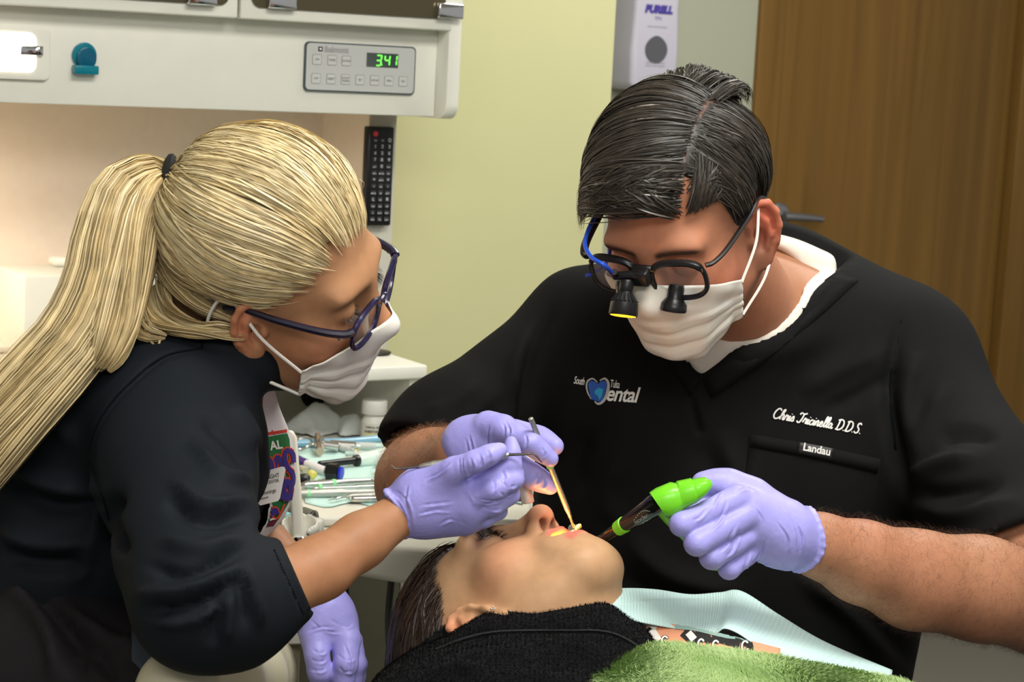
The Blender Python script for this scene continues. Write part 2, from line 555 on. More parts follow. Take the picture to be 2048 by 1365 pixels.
# ------------------------------------------------------------------ materials in use
M_SKIN = mat('skin', (0.6, 0.35, 0.25), 0.52, spec=0.35, attr='Col', noise=(90, 0.06), bump=(900, 0.12, 0.0006), sss=0.12, sssr=(0.006,))
M_GLOVE = mat('nitrile_glove', srgb(160, 155, 226), 0.45, spec=0.4, noise=(35, 0.04), bump=(85, 0.30, 0.0030))
M_BLACKCLOTH = mat('black_scrub_cloth', srgb(22, 22, 22), 0.85, spec=0.12, noise=(14, 0.12), bump=(1500, 0.15, 0.0004))
M_TEE = mat('white_cotton', srgb(226, 218, 206), 0.9, spec=0.2, bump=(1200, 0.2, 0.0005))
M_JACKET = mat('charcoal_stretch_cloth', srgb(22, 26, 31), 0.72, spec=0.13, noise=(10, 0.08), bump=(1400, 0.12, 0.0004))
M_PANTS = mat('dark_trouser_cloth', srgb(28, 26, 28), 0.75, spec=0.2, noise=(12, 0.1), bump=(1200, 0.15, 0.0005))
M_SEAM = mat('seam_thread', srgb(11, 13, 16), 0.9, spec=.1)
M_MASK = mat('mask_paper', srgb(226, 222, 212), 0.85, spec=0.2, noise=(25, 0.03), bump=(900, 0.2, 0.0004), sss=0.1, sssr=(0.004,))
M_LOOP = mat('elastic_white', srgb(232, 228, 220), 0.8)
M_BLACKPL = mat('black_plastic', srgb(22, 22, 23), 0.32, spec=0.5)
M_BLACKMT = mat('black_anodised_metal', srgb(30, 30, 31), 0.38, metal=0.3, spec=0.5)
M_STEEL = mat('steel', (0.62, 0.61, 0.58), 0.28, metal=1.0, bump=(300, 0.04, 0.0003))
M_STEELK = mat('knurled_steel', (0.55, 0.54, 0.50), 0.4, metal=1.0, bump=(2200, 0.5, 0.0006))
M_DARKSTEEL = mat('dark_steel', (0.10, 0.09, 0.09), 0.35, metal=1.0)
M_LENS = mat('clear_lens', (0.97, 0.97, 0.98), 0.03, trans=0.96, ior=1.18, spec=0.5)
M_EMB = mat('white_thread', srgb(240, 238, 232), 0.7, bump=(2500, 0.4, 0.0005))
M_EMB2 = mat('grey_thread', srgb(190, 186, 180), 0.7, bump=(2500, 0.4, 0.0005))
M_DARKPRINT = mat('dark_print', srgb(40, 40, 44), 0.7)
# ------------------------------------------------------------------ people: shared builders
class Frame:
    """head frame: X to the person's right, F forward, U up; C the centre between the ears at eye height."""
    def __init__(s, C, F, U, scale=1.0):
        F = F/np.linalg.norm(F); U = U-F*(U@F); U = U/np.linalg.norm(U)
        s.C, s.F, s.U, s.X, s.s = np.asarray(C), F, U, np.cross(F, U), scale
        s.M = np.stack([s.X, s.F, s.U])          # rows: local axes in the world
    def to_world(s, p): return s.C+s.s*(np.asarray(p)@s.M)
    def to_local(s, p): return ((np.asarray(p)-s.C)@s.M.T)/s.s
    def dir_local(s, v): return s.M@np.asarray(v)
    def dir_world(s, v): return np.asarray(v)@s.M

def mix(a, b, w): return a*(1-w[:, None])+np.asarray(b)[None, :]*w[:, None]
def sstep(x, a, b):
    t = np.clip((x-a)/(b-a), 0, 1); return t*t*(3-2*t)

def ear_sdf(f, sx, k=0.003, flare=0.35, size=1.0, ey=0.0, ez=-.014):
    e0 = np.array([sx*0.0705, ey, ez])
    A = np.array([sx*flare, -1.0, 0.0]); A /= np.linalg.norm(A)
    B = np.array([0, -0.14, 1.0]); B = B-A*(A@B); B /= np.linalg.norm(B)
    O = np.cross(A, B); O = O if O[0]*sx > 0 else -O
    q = lambda a, b, o=0.0: e0+size*(A*a+B*b+O*o)
    rot = np.stack([A, B, O])
    f.ell(q(.0105, .001, .000), np.array([.017, .0285, .0038])*size, 0.006, rot)
    f.ell(q(.004, -.0245, .001), np.array([.0095, .0105, .0040])*size, 0.006, rot)
    f.ell(q(.0055, -.004, .005), np.array([.0085, .0115, .0065])*size, 0.003, rot, 'cut')
    f.ell(q(.0195, .006, .005), np.array([.003, .017, .0035])*size, 0.002, rot, 'cut')
    f.chain([q(-.002, .003, .003), q(-.003, .014, .003), q(.002, .025, .003), q(.011, .0305, .003), q(.020, .027, .003),
             q(.0255, .016, .003), q(.0255, .002, .003), q(.0205, -.012, .002), q(.013, -.021, .001)],
            np.array([.0022, .0032, .0034, .0034, .0034, .0034, .0032, .0028, .002])*size, 0.0025)
    f.chain([q(.009, .021, .0022), q(.0145, .011, .003), q(.0150, -.003, .003), q(.0095, -.0145, .003)], np.array([.002, .003, .003, .0025])*size, 0.003)
    f.ell(q(-.003, -.004, .003), np.array([.004, .006, .0035])*size, 0.003, rot)
    return f

def head_field(opt):
    g = opt.get
    lo = (-0.108, -0.135, -0.19); hi = (0.108, 0.135, 0.14)
    f = Field(lo, hi, g('h', 0.0020))
    cz = g('chin', 0.0); jw = g('jaw', 1.0); oc = g('open', 0.0)     # jaw width, mouth opening in metres
    cc_, cr_ = g('cran', ((0, -.015, .038), (.0745, .097, .083)))
    f.ell(cc_, cr_, 0)
    f.ell((0, .026, -.03), (.0625, .066, .085), 0.03)
    for sx in (-1, 1):
        f.cone((sx*.053*jw, -.006, -.052), (sx*.018, .066, -.098-oc*.6+cz), .018, .0155, 0.03)
        f.ell((sx*.040, .056, -.032), (.024, .022, .024), 0.022)
        f.ell((sx*.024, .0770, .020), (.026, .012, .0095), 0.024)
    f.ell((0, .071, -.100-oc*.6+cz), (.024, .018, .018), 0.022)
    for sx in (-1, 1):
        f.ell((sx*.031, .0955, -.001), (.019, .0135, .0125), 0.018, mode='cut')
        f.ell((sx*.031, .0735, -.001), (.0142, .0142, .0136), 0.004)
    f.cone((0, .083, .010), (0, .1065, -.029), .0075, .0105, 0.014)
    f.ell((0, .1065, -.033), (.0120, .0125, .0102), 0.008)
    for sx in (-1, 1):
        f.ell((sx*.0125, .0945, -.0365), (.0075, .0110, .0080), 0.006)
        f.ell((sx*.0070, .1005, -.0435), (.0046, .0068, .0095), 0.002, mode='cut')
    # lips
    if oc <= 0:
        f.ell((0, .0905, -.0595), (.024, .0095, .0050), 0.008)
        f.ell((0, .0895, -.0690), (.021, .0095, .0060), 0.008)
        f.cone((-.022, .098, -.0645), (.022, .098, -.0645), .0012, .0012, 0.004, mode='cut')
    else:
        f.ell((0, .0805, -.066-oc*.5), (.034, .016, .018+oc*.6), 0.016)
        f.chain([(-.028, .074, -.063-oc*.5), (-.014, .0915, -.0575), (0, .0955, -.0585), (.014, .0915, -.0575), (.028, .074, -.063-oc*.5)], [.003, .0052, .0050, .0052, .003], 0.005)
        f.chain([(-.028, .074, -.063-oc*.5), (-.014, .0890, -.068-oc), (0, .0925, -.0695-oc), (.014, .0890, -.068-oc), (.028, .074, -.063-oc*.5)], [.003, .0056, .0062, .0056, .003], 0.005)
        f.ell((0, .0800, -.0635-oc*.5), (.0255, .0300, .0040+oc*.55), 0.003, mode='cut')
    if g('neck') is not None:
        nb = np.asarray(g('neck')); r0, r1 = g('neckr', (.054, .062))
        f.cone((0, -.030, -.055), nb, r0, r1, 0.035)
        f.ell((0, -.055, -.02), (.055, .045, .06), 0.03)
    for sx in g('ears', (-1, 1)): ear_sdf(f, sx, flare=g('flare', 0.38), size=g('earsize', 1.0), ey=g('eary', 0.0), ez=g('earz', -.014))
    if g('lids') is not None:
        for sx in (-1, 1):
            f.ell((sx*.031, .090, -.0005), (.0125, .012, g('lids')), 0.002, mode='cut')
    if g('extra'): g('extra')(f)
    return f

def head_colors(L, tone, red=(0.70, 0.25, 0.17), blush=0.25, lip=None, oc=0.0, brow=None, stubble=None, eye=None):
    """colour of the skin itself (lips, brows, flush, stubble), plus painted shade in the nostrils."""
    n = len(L); c = np.tile(np.asarray(tone), (n, 1)); x, y, z = L.T; ax = np.abs(x)
    g = lambda cx, cy, cz, rx, ry, rz: np.exp(-(((ax-cx)/rx)**2+((y-cy)/ry)**2+((z-cz)/rz)**2))
    c = mix(c, red, blush*g(.045, .055, -.035, .025, .03, .022))
    c = mix(c, red, blush*0.9*g(0, .108, -.034, .015, .02, .015))
    c = mix(c, red, blush*1.5*np.clip(g(.082, -.02, -.01, .013, .03, .045), 0, 1))
    c = mix(c, (.16, .05, .035), .9*np.clip(1.4*g(.007, .1005, -.0395, .0048, .0075, .0060), 0, 1))  # nostril hollows: dark red inner skin, deepened with painted shade
    if stubble is not None:
        w = 0.55*sstep(-z, .045, .075)*sstep(y, -.03, .0)*sstep(-z-0.0, .0, .05)
        w = np.maximum(w, 0.75*np.exp(-((y-.006)/.013)**2)*np.exp(-((z+.035)/.03)**2)*(ax > .055))
        c = mix(c, stubble, w)
    if brow is not None:
        bz = .0165+.004*np.cos((ax-.030)/.016); w = np.exp(-((z-bz)/.0035)**2)*sstep(ax, .008, .013)*(1-sstep(ax, .046, .054))*(y > .05)
        c = mix(c, brow, 0.92*np.clip(w*1.4, 0, 1))
    if eye is not None:
        c = mix(c, eye, 0.9*np.clip(1.3*g(.032, .085, .003, .018, .03, .0100), 0, 1))
    if lip is not None:
        w = np.zeros(n)
        for zz, t in ((-.0585-0*oc, .0045), (-.0695-oc, .0055)):
            w = np.maximum(w, np.exp(-((z-zz+0.25*ax*ax/.02)/t)**2)*(1-sstep(ax, .021, .026))*sstep(y, .083, .088))
        c = mix(c, lip, 0.85*np.clip(w*1.3, 0, 1))
        inside = (1-sstep(ax, .019, .022))*(np.abs(z+.0635+oc*.5) < .004+oc*.5)*(1-sstep(y, .083, .09))*(y > .045)
        if oc > 0: c = mix(c, (0.45, 0.10, 0.07), inside*0.9)
    return c

def fix_mask(bvh, fr, params):
    """a pleated mask draped over the lower face; returns the grid in head coordinates."""
    nu, nv = 49, 37
    c = np.array(params.get('c', (0, .018, -.060)))
    t1c, t1s, t2c, t2s, ph = params.get('ang', (39, 19, -60, -27, 66))
    u = np.linspace(-1, 1, nu); v = np.linspace(0, 1, nv)
    r0 = np.zeros((nu, nv)); dirs = np.zeros((nu, nv, 3))
    for i in range(nu):
        a = math.radians(ph*u[i])
        s2 = abs(u[i])**1.7
        for j in range(nv):
            th = math.radians((t1c+(t1s-t1c)*s2)*(1-v[j])+(t2c+(t2s-t2c)*s2)*v[j])
            d = np.array([math.sin(a)*math.cos(th), math.cos(a)*math.cos(th), math.sin(th)])
            dirs[i, j] = d
            hit, nrm, idx, dist = bvh.ray_cast(Vector(c+d*0.16), Vector(-d))
            r0[i, j] = 0.16-dist if hit is not None else 0.05
    base = r0+0.003
    r = base.copy()
    for _ in range(params.get('tent', 70)):
        b = r.copy()
        b[1:-1, :] = (r[:-2, :]+r[2:, :])/2
        b2 = b.copy(); b2[:, 1:-1] = (b[:, :-2]+b[:, 2:])/2
        b2[:, 0] = b[:, 0]; b2[:, -1] = b[:, -1]
        r = np.maximum(base, b2)
    V = v[None, :]*np.ones((nu, 1)); Uu = u[:, None]*np.ones((1, nv))
    for c0 in (0.34, 0.52, 0.70):
        r += 0.0028*sstep(V, c0-.02, c0+.02)*(1-sstep(V, c0+.10, c0+.17))*(1-0.5*Uu**2)
    r += 0.0012*np.sin(Uu*9+V*7+1.3)*np.sin(V*11+.5)+0.0008*np.sin(Uu*17-V*5)
    r += 0.006*sstep(np.abs(Uu), .86, 1.0)*params.get('flare', 1.0)
    return c+dirs*r[..., None]

# ---- hair on an ellipsoid
def on_ell(hc, hr, q, lift=0.0):
    q = q/np.linalg.norm(q, axis=-1, keepdims=True)
    p = q*hr
    n = q/hr; n = n/np.linalg.norm(n, axis=-1, keepdims=True)
    return hc+p+n*lift, n
def strands_ell(hc, hr, A, B, T, lift):
    """great-circle paths over the scaled sphere from A to B. lift: (n,T)."""
    A = A/np.linalg.norm(A, axis=1, keepdims=True); B = B/np.linalg.norm(B, axis=1, keepdims=True)
    om = np.arccos(np.clip((A*B).sum(1), -.9999, .9999))[:, None, None]
    t = np.linspace(0, 1, T)[None, :, None]
    q = (np.sin((1-t)*om)*A[:, None, :]+np.sin(t*om)*B[:, None, :])/np.sin(om)
    return on_ell(hc, hr, q, lift[..., None])

def hand_field(lo_hi_pts, h=0.0012, pad=0.025):
    p = np.asarray(lo_hi_pts); return Field(p.min(0)-pad, p.max(0)+pad, h)
def finger(f, pts, rad, k=0.006):
    """one gloved finger: tapered, with knuckles a little thicker than the shafts."""
    pts = [np.asarray(p, float) for p in pts]
    for i in range(len(pts)-1):
        a, b = pts[i], pts[i+1]; m = (a+b)/2; rm = (rad[i]+rad[i+1])/2*0.955
        f.cone(a, m, rad[i], rm, k); f.cone(m, b, rm, rad[i+1], k)
def creases(V, Q, lines, amp=0.0006, wid=2.2):
    return folds(V, Q, [(l, -amp*2.0, wid) for l in lines]+[([(x+4.2, y+2.2) for x, y in l], amp*1.7, wid*1.1) for l in lines])
# ------------------------------------------------------------------ the room
az = math.radians(58)
D_ = np.array([math.sin(az), math.cos(az), 0]); N_ = np.array([math.cos(az), -math.sin(az), 0]); Z_ = np.array([0, 0, 1.0])
P0 = P(918, 200, 3.0)
def on(px, py, off=0.0): return on_plane(px, py, P0-N_*off, N_)
def sz(px, py, off=0.0):
    p = on(px, py, off); return float((p-P0)@D_), float(p[2])
def wp(s, z, off=0.0):
    q = P0+D_*s-N_*off; return np.array([q[0], q[1], z])
def slab(name, s0, s1, z0, z1, off, th, m, parent=None, bevel=0.0):
    """board parallel to the back wall: front face at off, thickness th going back."""
    return box(name, wp(s0, z0, off), D_*(s1-s0), -N_*th, Z_*(z1-z0), m, parent, bevel)
def onz(px, py, z): return on_plane(px, py, (0, 0, z), Z_)
def struct(o): o['kind'] = 'structure'; return o

M_WALLY = mat('yellow_green_wall_paint', srgb(199, 197, 151), .85, spec=.2, noise=(3, .02), bump=(260, .15, .001))
M_WALLG = mat('grey_green_wall_paint', srgb(176, 178, 158), .85, spec=.2, bump=(260, .15, .001))
M_PEACH = mat('cream_laminate', srgb(236, 219, 200), .6, spec=.3, noise=(60, .02))
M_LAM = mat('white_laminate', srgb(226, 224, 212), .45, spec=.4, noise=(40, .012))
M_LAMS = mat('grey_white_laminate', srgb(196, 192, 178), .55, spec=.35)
M_CARPET = mat('grey_carpet', srgb(120, 116, 106), .95, noise=(300, .35), bump=(500, .6, .003))
M_CEIL = mat('ceiling_tile', srgb(225, 222, 212), .9, bump=(120, .3, .002))
M_CHROME = mat('chrome', (.72, .72, .72), .12, metal=1.0)
M_BASE = mat('olive_grey_laminate', srgb(100, 97, 80), .6, spec=.3, noise=(20, .04))

struct(box('floor', (-4, -3, -.05), (9, 0, 0), (0, 10, 0), (0, 0, .05), M_CARPET))
struct(box('ceiling', (-4, -3, 2.7), (9, 0, 0), (0, 10, 0), (0, 0, .05), M_CEIL))
s_corner = sz(1227, 100, .36)[0]
struct(slab('wall_back', -3.2, s_corner, 0, 2.7, .36, .12, M_WALLY))
OFFF = float((P0-P(1300, 100, 4.55))@N_)
def sf(px, py): 
    return sz(px, py, OFFF)
d0, d1 = sf(1516, 80)[0], sf(2120, 80)[0]
wf = struct(slab('wall_far', -1.5, d0, 0, 2.7, OFFF, .12, M_WALLG))
struct(slab('wall_far_side', d1, d1+2.5, 0, 2.7, OFFF, .12, M_WALLG))
struct(slab('wall_far_header', d0, d1, 2.1, 2.7, OFFF, .12, M_WALLG))

# door with casing and lever
M_WOOD = mat('oak_veneer', srgb(150, 108, 54), .5, spec=.3)
nt = M_WOOD.node_tree; bs = nt.nodes['Principled BSDF']; tc = nt.nodes.new('ShaderNodeTexCoord')
mp = nt.nodes.new('ShaderNodeMapping'); mp.inputs['Scale'].default_value = (9, 9, .4); mp.inputs['Rotation'].default_value = (0, 0, az)
ns = nt.nodes.new('ShaderNodeTexNoise'); ns.inputs['Scale'].default_value = 2.2; ns.inputs['Detail'].default_value = 6; ns.inputs['Distortion'].default_value = .6
rp = nt.nodes.new('ShaderNodeValToRGB'); rp.color_ramp.elements[0].position = .30; rp.color_ramp.elements[1].position = .72
rp.color_ramp.elements[0].color = srgb(108, 79, 34)+(1,); rp.color_ramp.elements[1].color = srgb(130, 96, 45)+(1,)
nt.links.new(tc.outputs['Object'], mp.inputs['Vector']); nt.links.new(mp.outputs['Vector'], ns.inputs['Vector']); nt.links.new(ns.outputs['Fac'], rp.inputs['Fac']); nt.links.new(rp.outputs['Color'], bs.inputs['Base Color'])
dl, dr = sf(1562, 80)[0], sf(2044, 80)[0]
door = empty('door_1', wp((dl+dr)/2, 0, OFFF), 'flush oak veneer door with a grey lever handle', 'door', None, 'structure')
slab('door_leaf', dl+.004, dr-.004, .01, 2.06, OFFF+.02, .045, M_WOOD, door)
lv = P(1567, 430, 4.5)
ls, lz = sf(1566, 432)
lathe('lever_rose', [(0, .030), (.008, .030), (.014, .024), (.016, .012), (.040, .011), (.042, .006)], mat('satin_nickel', (.30, .30, .31), .4, metal=.8), door, wp(ls, lz, OFFF+.02), axis=N_, n=28)
le = sf(1630, 447)[0]
tube('lever', [wp(ls-.012, lz, OFFF-.020), wp(ls+.01, lz, OFFF-.024), wp((ls+le)/2, lz-.002, OFFF-.026), wp(le, lz-.006, OFFF-.024)], [.012, .013, .012, .010], mat('satin_nickel_lever', (.30, .30, .32), .4, metal=.8), door, 12, .8)
tr = empty('trim_1', wp(d0, 0, OFFF), 'oak door casing', 'trim', None, 'structure')
slab('casing_board', d0-.006, dl, 0, 2.12, OFFF-.014, .05, M_WOOD, tr, .004)
slab('casing_board', dr, d1+.02, 0, 2.12, OFFF-.014, .05, M_WOOD, tr, .004)
slab('casing_board', d0, d1+.01, 2.06, 2.13, OFFF-.014, .05, M_WOOD, tr, .004)

# sanitiser dispenser on the far wall
ds0, dz0 = sf(1222, 185); ds1 = sf(1352, 100)[0]
OD = OFFF-.105
sl = sz(1266, 100, OD)[0]; sr = sz(1358, 100, OD)[0]; zb = sz(1310, 182, OD)[1]
dsp = empty('sanitizer_dispenser', wp((sl+sr)/2, zb, OFFF), 'white wall-mounted hand sanitizer dispenser with a purple logo beside the door', 'dispenser')
M_DSP = mat('lavender_white_plastic', srgb(206, 202, 216), .4)
prof = []
Wd_ = sr-sl; Hd = .30
pts = []
for (a_, b_) in ((0, .02), (.12, 0), (.88, 0), (1, .02), (1.02, .3), (.98, .6), (1, 1), (0, 1), (.02, .6), (-.02, .3)): pts.append((sl+a_*Wd_, zb+b_*Hd))
prism('housing', [wp(a_, b_, OD) for a_, b_ in pts], -N_*.104, M_DSP, dsp, .012, 3)
sc, zc = sz(1312, 97, OD); drop = [(sc+.030*math.sin(t)*(1 if math.cos(t) < 0 else .62+.38*abs(math.sin(t))), zc-.002+.030*math.cos(t)) for t in np.linspace(0, 2*PI, 28, endpoint=False)]
prism('level_window', [wp(a_, b_, OD-.0002) for a_, b_ in drop], N_*.002, mat('grey_window', srgb(92, 92, 98), .2), dsp)
sc, zc = sz(1317, 20, OD)
flat_text('logo', 'PURELL', wp(sc, zc-.006, OD-.0012), D_, Z_, .022, mat('purple_ink', srgb(78, 66, 160), .5), dsp, 'CENTER', .2, .002)
flat_text('small_print', 'TFX', wp(sc, sz(1315, 40, OD)[1], OD-.0012), D_, Z_, .011, mat('violet_ink', srgb(120, 110, 180), .5), dsp)
for k, py in enumerate((55, 127, 133)):
    flat_text('small_print', 'Instant Hand Sanitizer', wp(sc, sz(1312, py, OD)[1], OD-.0012), D_, Z_, .006, mat('faint_ink', srgb(150, 146, 165), .5), dsp)

# ------------------------------------------------------------------ wall cabinet
za = (sz(100, 13)[1]+sz(880, 52)[1])/2            # underside of the doors
zb = (sz(100, 208, .03)[1]+sz(880, 235, .03)[1])/2   # underside of the valance
se = sz(921, 120)[0]; si = sz(896, 120)[0]; SL = -1.6
cab = empty('wall_cabinet', wp(-.3, zb, .1), 'white laminate wall cabinet with dark glass doors above the valance', 'cabinet')
slab('carcass', SL, si, za, za+.7, .018, .33, M_LAM, cab)
slab('valance', SL, si, zb, za, .034, .02, M_LAM, cab, .0015)
# end panel with a rounded lower front corner
ep = []
for (a_, b_) in [(0.0, za+.7), (.35, za+.7), (.35, zb-.002)]+[(.022-.022*math.sin(t), zb-.002+.022-.022*math.cos(t)) for t in np.linspace(0, PI/2, 7)]: ep.append((a_, b_))
prism('end_panel', [wp(si, z, o) for o, z in ep], D_*(se-si), M_LAM, cab, .0015)
M_BRONZE = mat('bronze_mirror_glass', srgb(96, 88, 66), .12, metal=.6)
def cab_door(s0, s1, hinges, rail):
    z0, z1 = za-.004, za+.6; r = .014
    d_ = slab('door', s0, s1, z0, z1, -.002, .018, M_LAM, cab, .003)
    o = prism('glass', [wp(a_, b_, -.003) for a_, b_ in rrect(s1-s0-.03, z1-z0-rail*2, r, 5, (s0+s1)/2, (z0+z1)/2)], N_*.002, M_BRONZE, d_)
    for (hs, hz) in hinges: slab('hinge', hs-.021, hs+.021, hz-.011, hz+.011, -.016, .012, M_CHROME, d_, .002)
    return d_
sm = sz(478, 10)[0]
hz = za+.030
cab_door(SL, sm-.002, [(sz(398, 0)[0], sz(398, -6)[1])], .017)
cab_door(sm+.002, si+.004, [(sz(558, 2)[0], sz(558, 2)[1]), (sz(893, 22)[0], sz(893, 22)[1])], .017)
# side panel of the niche, carrying the remote
OB = .33
s_in = sz(645, 300, OB)[0]
fo = np.linspace(.02, .33, 200); fo = fo[np.argmin([abs(sz(736, 300, o)[0]-s_in) for o in fo])]
s_out = sz(790, 300, fo)[0]
zc_top = (sz(600, 742)[1]+sz(840, 731)[1])/2
slab('niche_side', s_in, s_out, zc_top, zb, fo, OB-fo, M_PEACH, cab)
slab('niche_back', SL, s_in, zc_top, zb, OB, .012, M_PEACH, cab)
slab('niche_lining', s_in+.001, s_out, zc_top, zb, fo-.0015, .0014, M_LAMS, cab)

# under-cabinet lamp
ul = empty('undercabinet_lamp', wp(-1.0, zb, .2), 'slim lamp under the wall cabinet lighting the cream splashback', 'lamp')
slab('lamp_body', -1.35, -.72, zb-.022, zb-.001, .10, .08, M_LAM, ul, .003)
slab('lamp_tube', -1.33, -.74, zb-.028, zb-.0225, .115, .05, mat('lamp_diffuser', (1, .9, .75), .4, emit=(1, .86, .68), estr=34), ul)

# film viewer at the left
fs0, fz0 = sz(-60, 160, .034); fs1, fz1 = sz(98, 58, .034)
fv = empty('film_viewer', wp(fs1-.1, fz0, .03), 'lit white film viewer with a chrome clip on the cabinet valance', 'film viewer')
fzc, fh_ = (sz(60, 160, .034)[1]+sz(60, 54, .034)[1])/2, sz(60, 54, .034)[1]-sz(60, 160, .034)[1]
wv_ = .28
prism('frame', [wp(a_, b_, .033) for a_, b_ in rrect(wv_, fh_, .008, 5, fs1-wv_/2, fzc)], N_*.006, M_LAM, fv, .002)
prism('lit_screen', [wp(a_, b_, .0268) for a_, b_ in rrect(wv_-.034, fh_*.74, .010, 5, fs1-wv_/2-.003, fzc+.001)], N_*.0015, mat('light_box_screen', (1, .95, .85), .5, emit=(1, .90, .70), estr=2.6), fv)
cs0, cs1 = sz(40, 100, .025)[0], sz(85, 100, .025)[0]; czc = sz(62, 101, .025)[1]
clp = slab('clip', cs0, cs1, czc-.0062, czc+.0062, .0215, .0015, M_CHROME, fv, .0008)
lathe('screw', [(0, .0042), (.0012, .0042), (.002, .002)], M_CHROME, fv, wp(cs1-.006, czc, .0215), axis=N_, n=16)

# teal clip
tcx, tcz = sz(167, 118, .034)
tcl = empty('bulldog_clip', wp(tcx, tcz-.02, .03), 'translucent teal plastic clip on the cabinet valance', 'clip')
M_TEAL = mat('teal_plastic', srgb(10, 140, 160), .2, spec=.5, trans=.35)
rT = .0175
prism('rear_disc', [wp(tcx+rT*math.cos(t)*.98, tcz+.005+rT*math.sin(t), .033) for t in np.linspace(0, 2*PI, 28, endpoint=False)], N_*.004, M_TEAL, tcl, .0008)
prism('front_disc', [wp(tcx+.001+.0135*math.cos(t), tcz+.001+.0150*math.sin(t), .025) for t in np.linspace(0, 2*PI, 26, endpoint=False)], N_*.003, mat('deep_teal_plastic', srgb(6, 84, 110), .2), tcl, .0008)
slab('jaw', tcx-.0168, tcx+.0168, tcz-.0205, tcz-.0085, .018, .0155, M_TEAL, tcl, .0015)

# timer panel
tl, tr_, bl_ = sz(610, 84, .034), sz(831, 96, .034), sz(608, 183, .034)
ts, tz = sz(719, 137, .034); tw = tr_[0]-tl[0]; th = tl[1]-bl_[1]
tm = empty('timer_panel', wp(ts, tz-th/2, .033), 'grey digital timer panel showing 3:41 in green on the cabinet valance', 'timer')
prism('bezel', [wp(a_, b_, .0335) for a_, b_ in rrect(tw, th, .007, 5, ts, tz)], N_*.004, mat('dark_bezel', srgb(60, 72, 76), .4), tm)
prism('face_plate', [wp(a_, b_, .0294) for a_, b_ in rrect(tw-.004, th-.004, .006, 5, ts, tz)], N_*.0006, mat('silver_grey_membrane', srgb(190, 190, 186), .45), tm)
M_LINE = mat('grey_line', srgb(120, 122, 122), .5); M_KEY = mat('key_grey', srgb(196, 196, 191), .45)
for (px, py, tx) in ((634, 119, 'ON'), (664, 120.5, 'TIMER'), (692.5, 122, 'CLOCK'), (632, 157, 'OFF'), (662, 158, 'RESET'), (691, 159, 'START\nTIMER'), (720, 160, 'SET'), (749, 161, 'HOUR'), (777.5, 162, 'MIN'), (806, 163, 'SEC')):
    ks, kz = sz(px, py, .0286)
    kb = prism('key', [wp(a_, b_, .0289) for a_, b_ in rrect(.0148, .0148, .002, 3, ks, kz)], N_*.0005, M_LINE, tm)
    prism('key_cap', [wp(a_, b_, .0286) for a_, b_ in rrect(.0135, .0135, .0015, 3, ks, kz)], N_*.0005, M_KEY, kb)
    flat_text('key_lettering', tx, wp(ks, kz-.0012 if '\n' not in tx else kz+.0006, .0278), D_, Z_, .0042, M_DARKPRINT, kb)
ls_, lz_ = sz(641, 98, .0286)
slab('logo_mark', ls_-.0035, ls_+.0035, lz_-.0035, lz_+.0035, .0286, .0004, M_DARKPRINT, tm); slab('logo_mark', ls_-.0014, ls_+.0014, lz_-.0014, lz_+.0014, .0281, .0004, M_EMB, tm)
flat_text('logo_lettering', 'Belmont', wp(ls_+.006, lz_-.0035, .0280), D_, Z_, .0115, mat('grey_print', srgb(160, 160, 158), .5), tm, 'LEFT', 0, .0004)
xs, xz = sz(765, 121, .0286)
slab('display', xs-.0265, xs+.0265, xz-.0105, xz+.0105, .0288, .001, mat('display_window', srgb(6, 58, 52), .15), tm)
M_SEG = mat('green_segment', (.1, 1, .15), .4, emit=(.22, 1.0, .06), estr=1.3)
M_OFFSEG = mat('unlit_segment', srgb(10, 96, 84), .4)
SEG = {'3': 'abgcd', '4': 'fgbc', '1': 'bc', '8': 'abcdefg'}
def digit(ch, cs_, cz_, m_, w_=.0046, h_=.0074):
    k = .0008; sh = .08
    sg = {'a': (-w_, h_, w_, h_), 'g': (-w_, 0, w_, 0), 'd': (-w_, -h_, w_, -h_), 'b': (w_, 0, w_, h_), 'c': (w_, -h_, w_, 0), 'f': (-w_, 0, -w_, h_), 'e': (-w_, -h_, -w_, 0)}
    for s_ in SEG[ch]:
        x0, z0, x1, z1 = sg[s_]
        if x0 == x1: pts_ = [(x0-k, z0+k), (x0+k, z0+k), (x1+k, z1-k), (x1-k, z1-k)]
        else: pts_ = [(x0+k, z0-k), (x1-k, z0-k), (x1-k, z1+k), (x0+k, z1+k)]
        prism('segment', [wp(cs_+a_+sh*b_, cz_+b_, .0277) for a_, b_ in pts_], N_*.0002, m_, tm)
for ch, px in (('3', 757), ('4', 774), ('1', 788)): digit(ch, sz(px, 121, .0286)[0], sz(px, 121, .0286)[1], M_SEG, .0040)
cs_, cz_ = sz(763, 121, .0286)
for dz in (-.006, .0065): slab('colon_dot', cs_-.0009, cs_+.0009, cz_+dz-.0009, cz_+dz+.0009, .0277, .0003, M_SEG, tm)

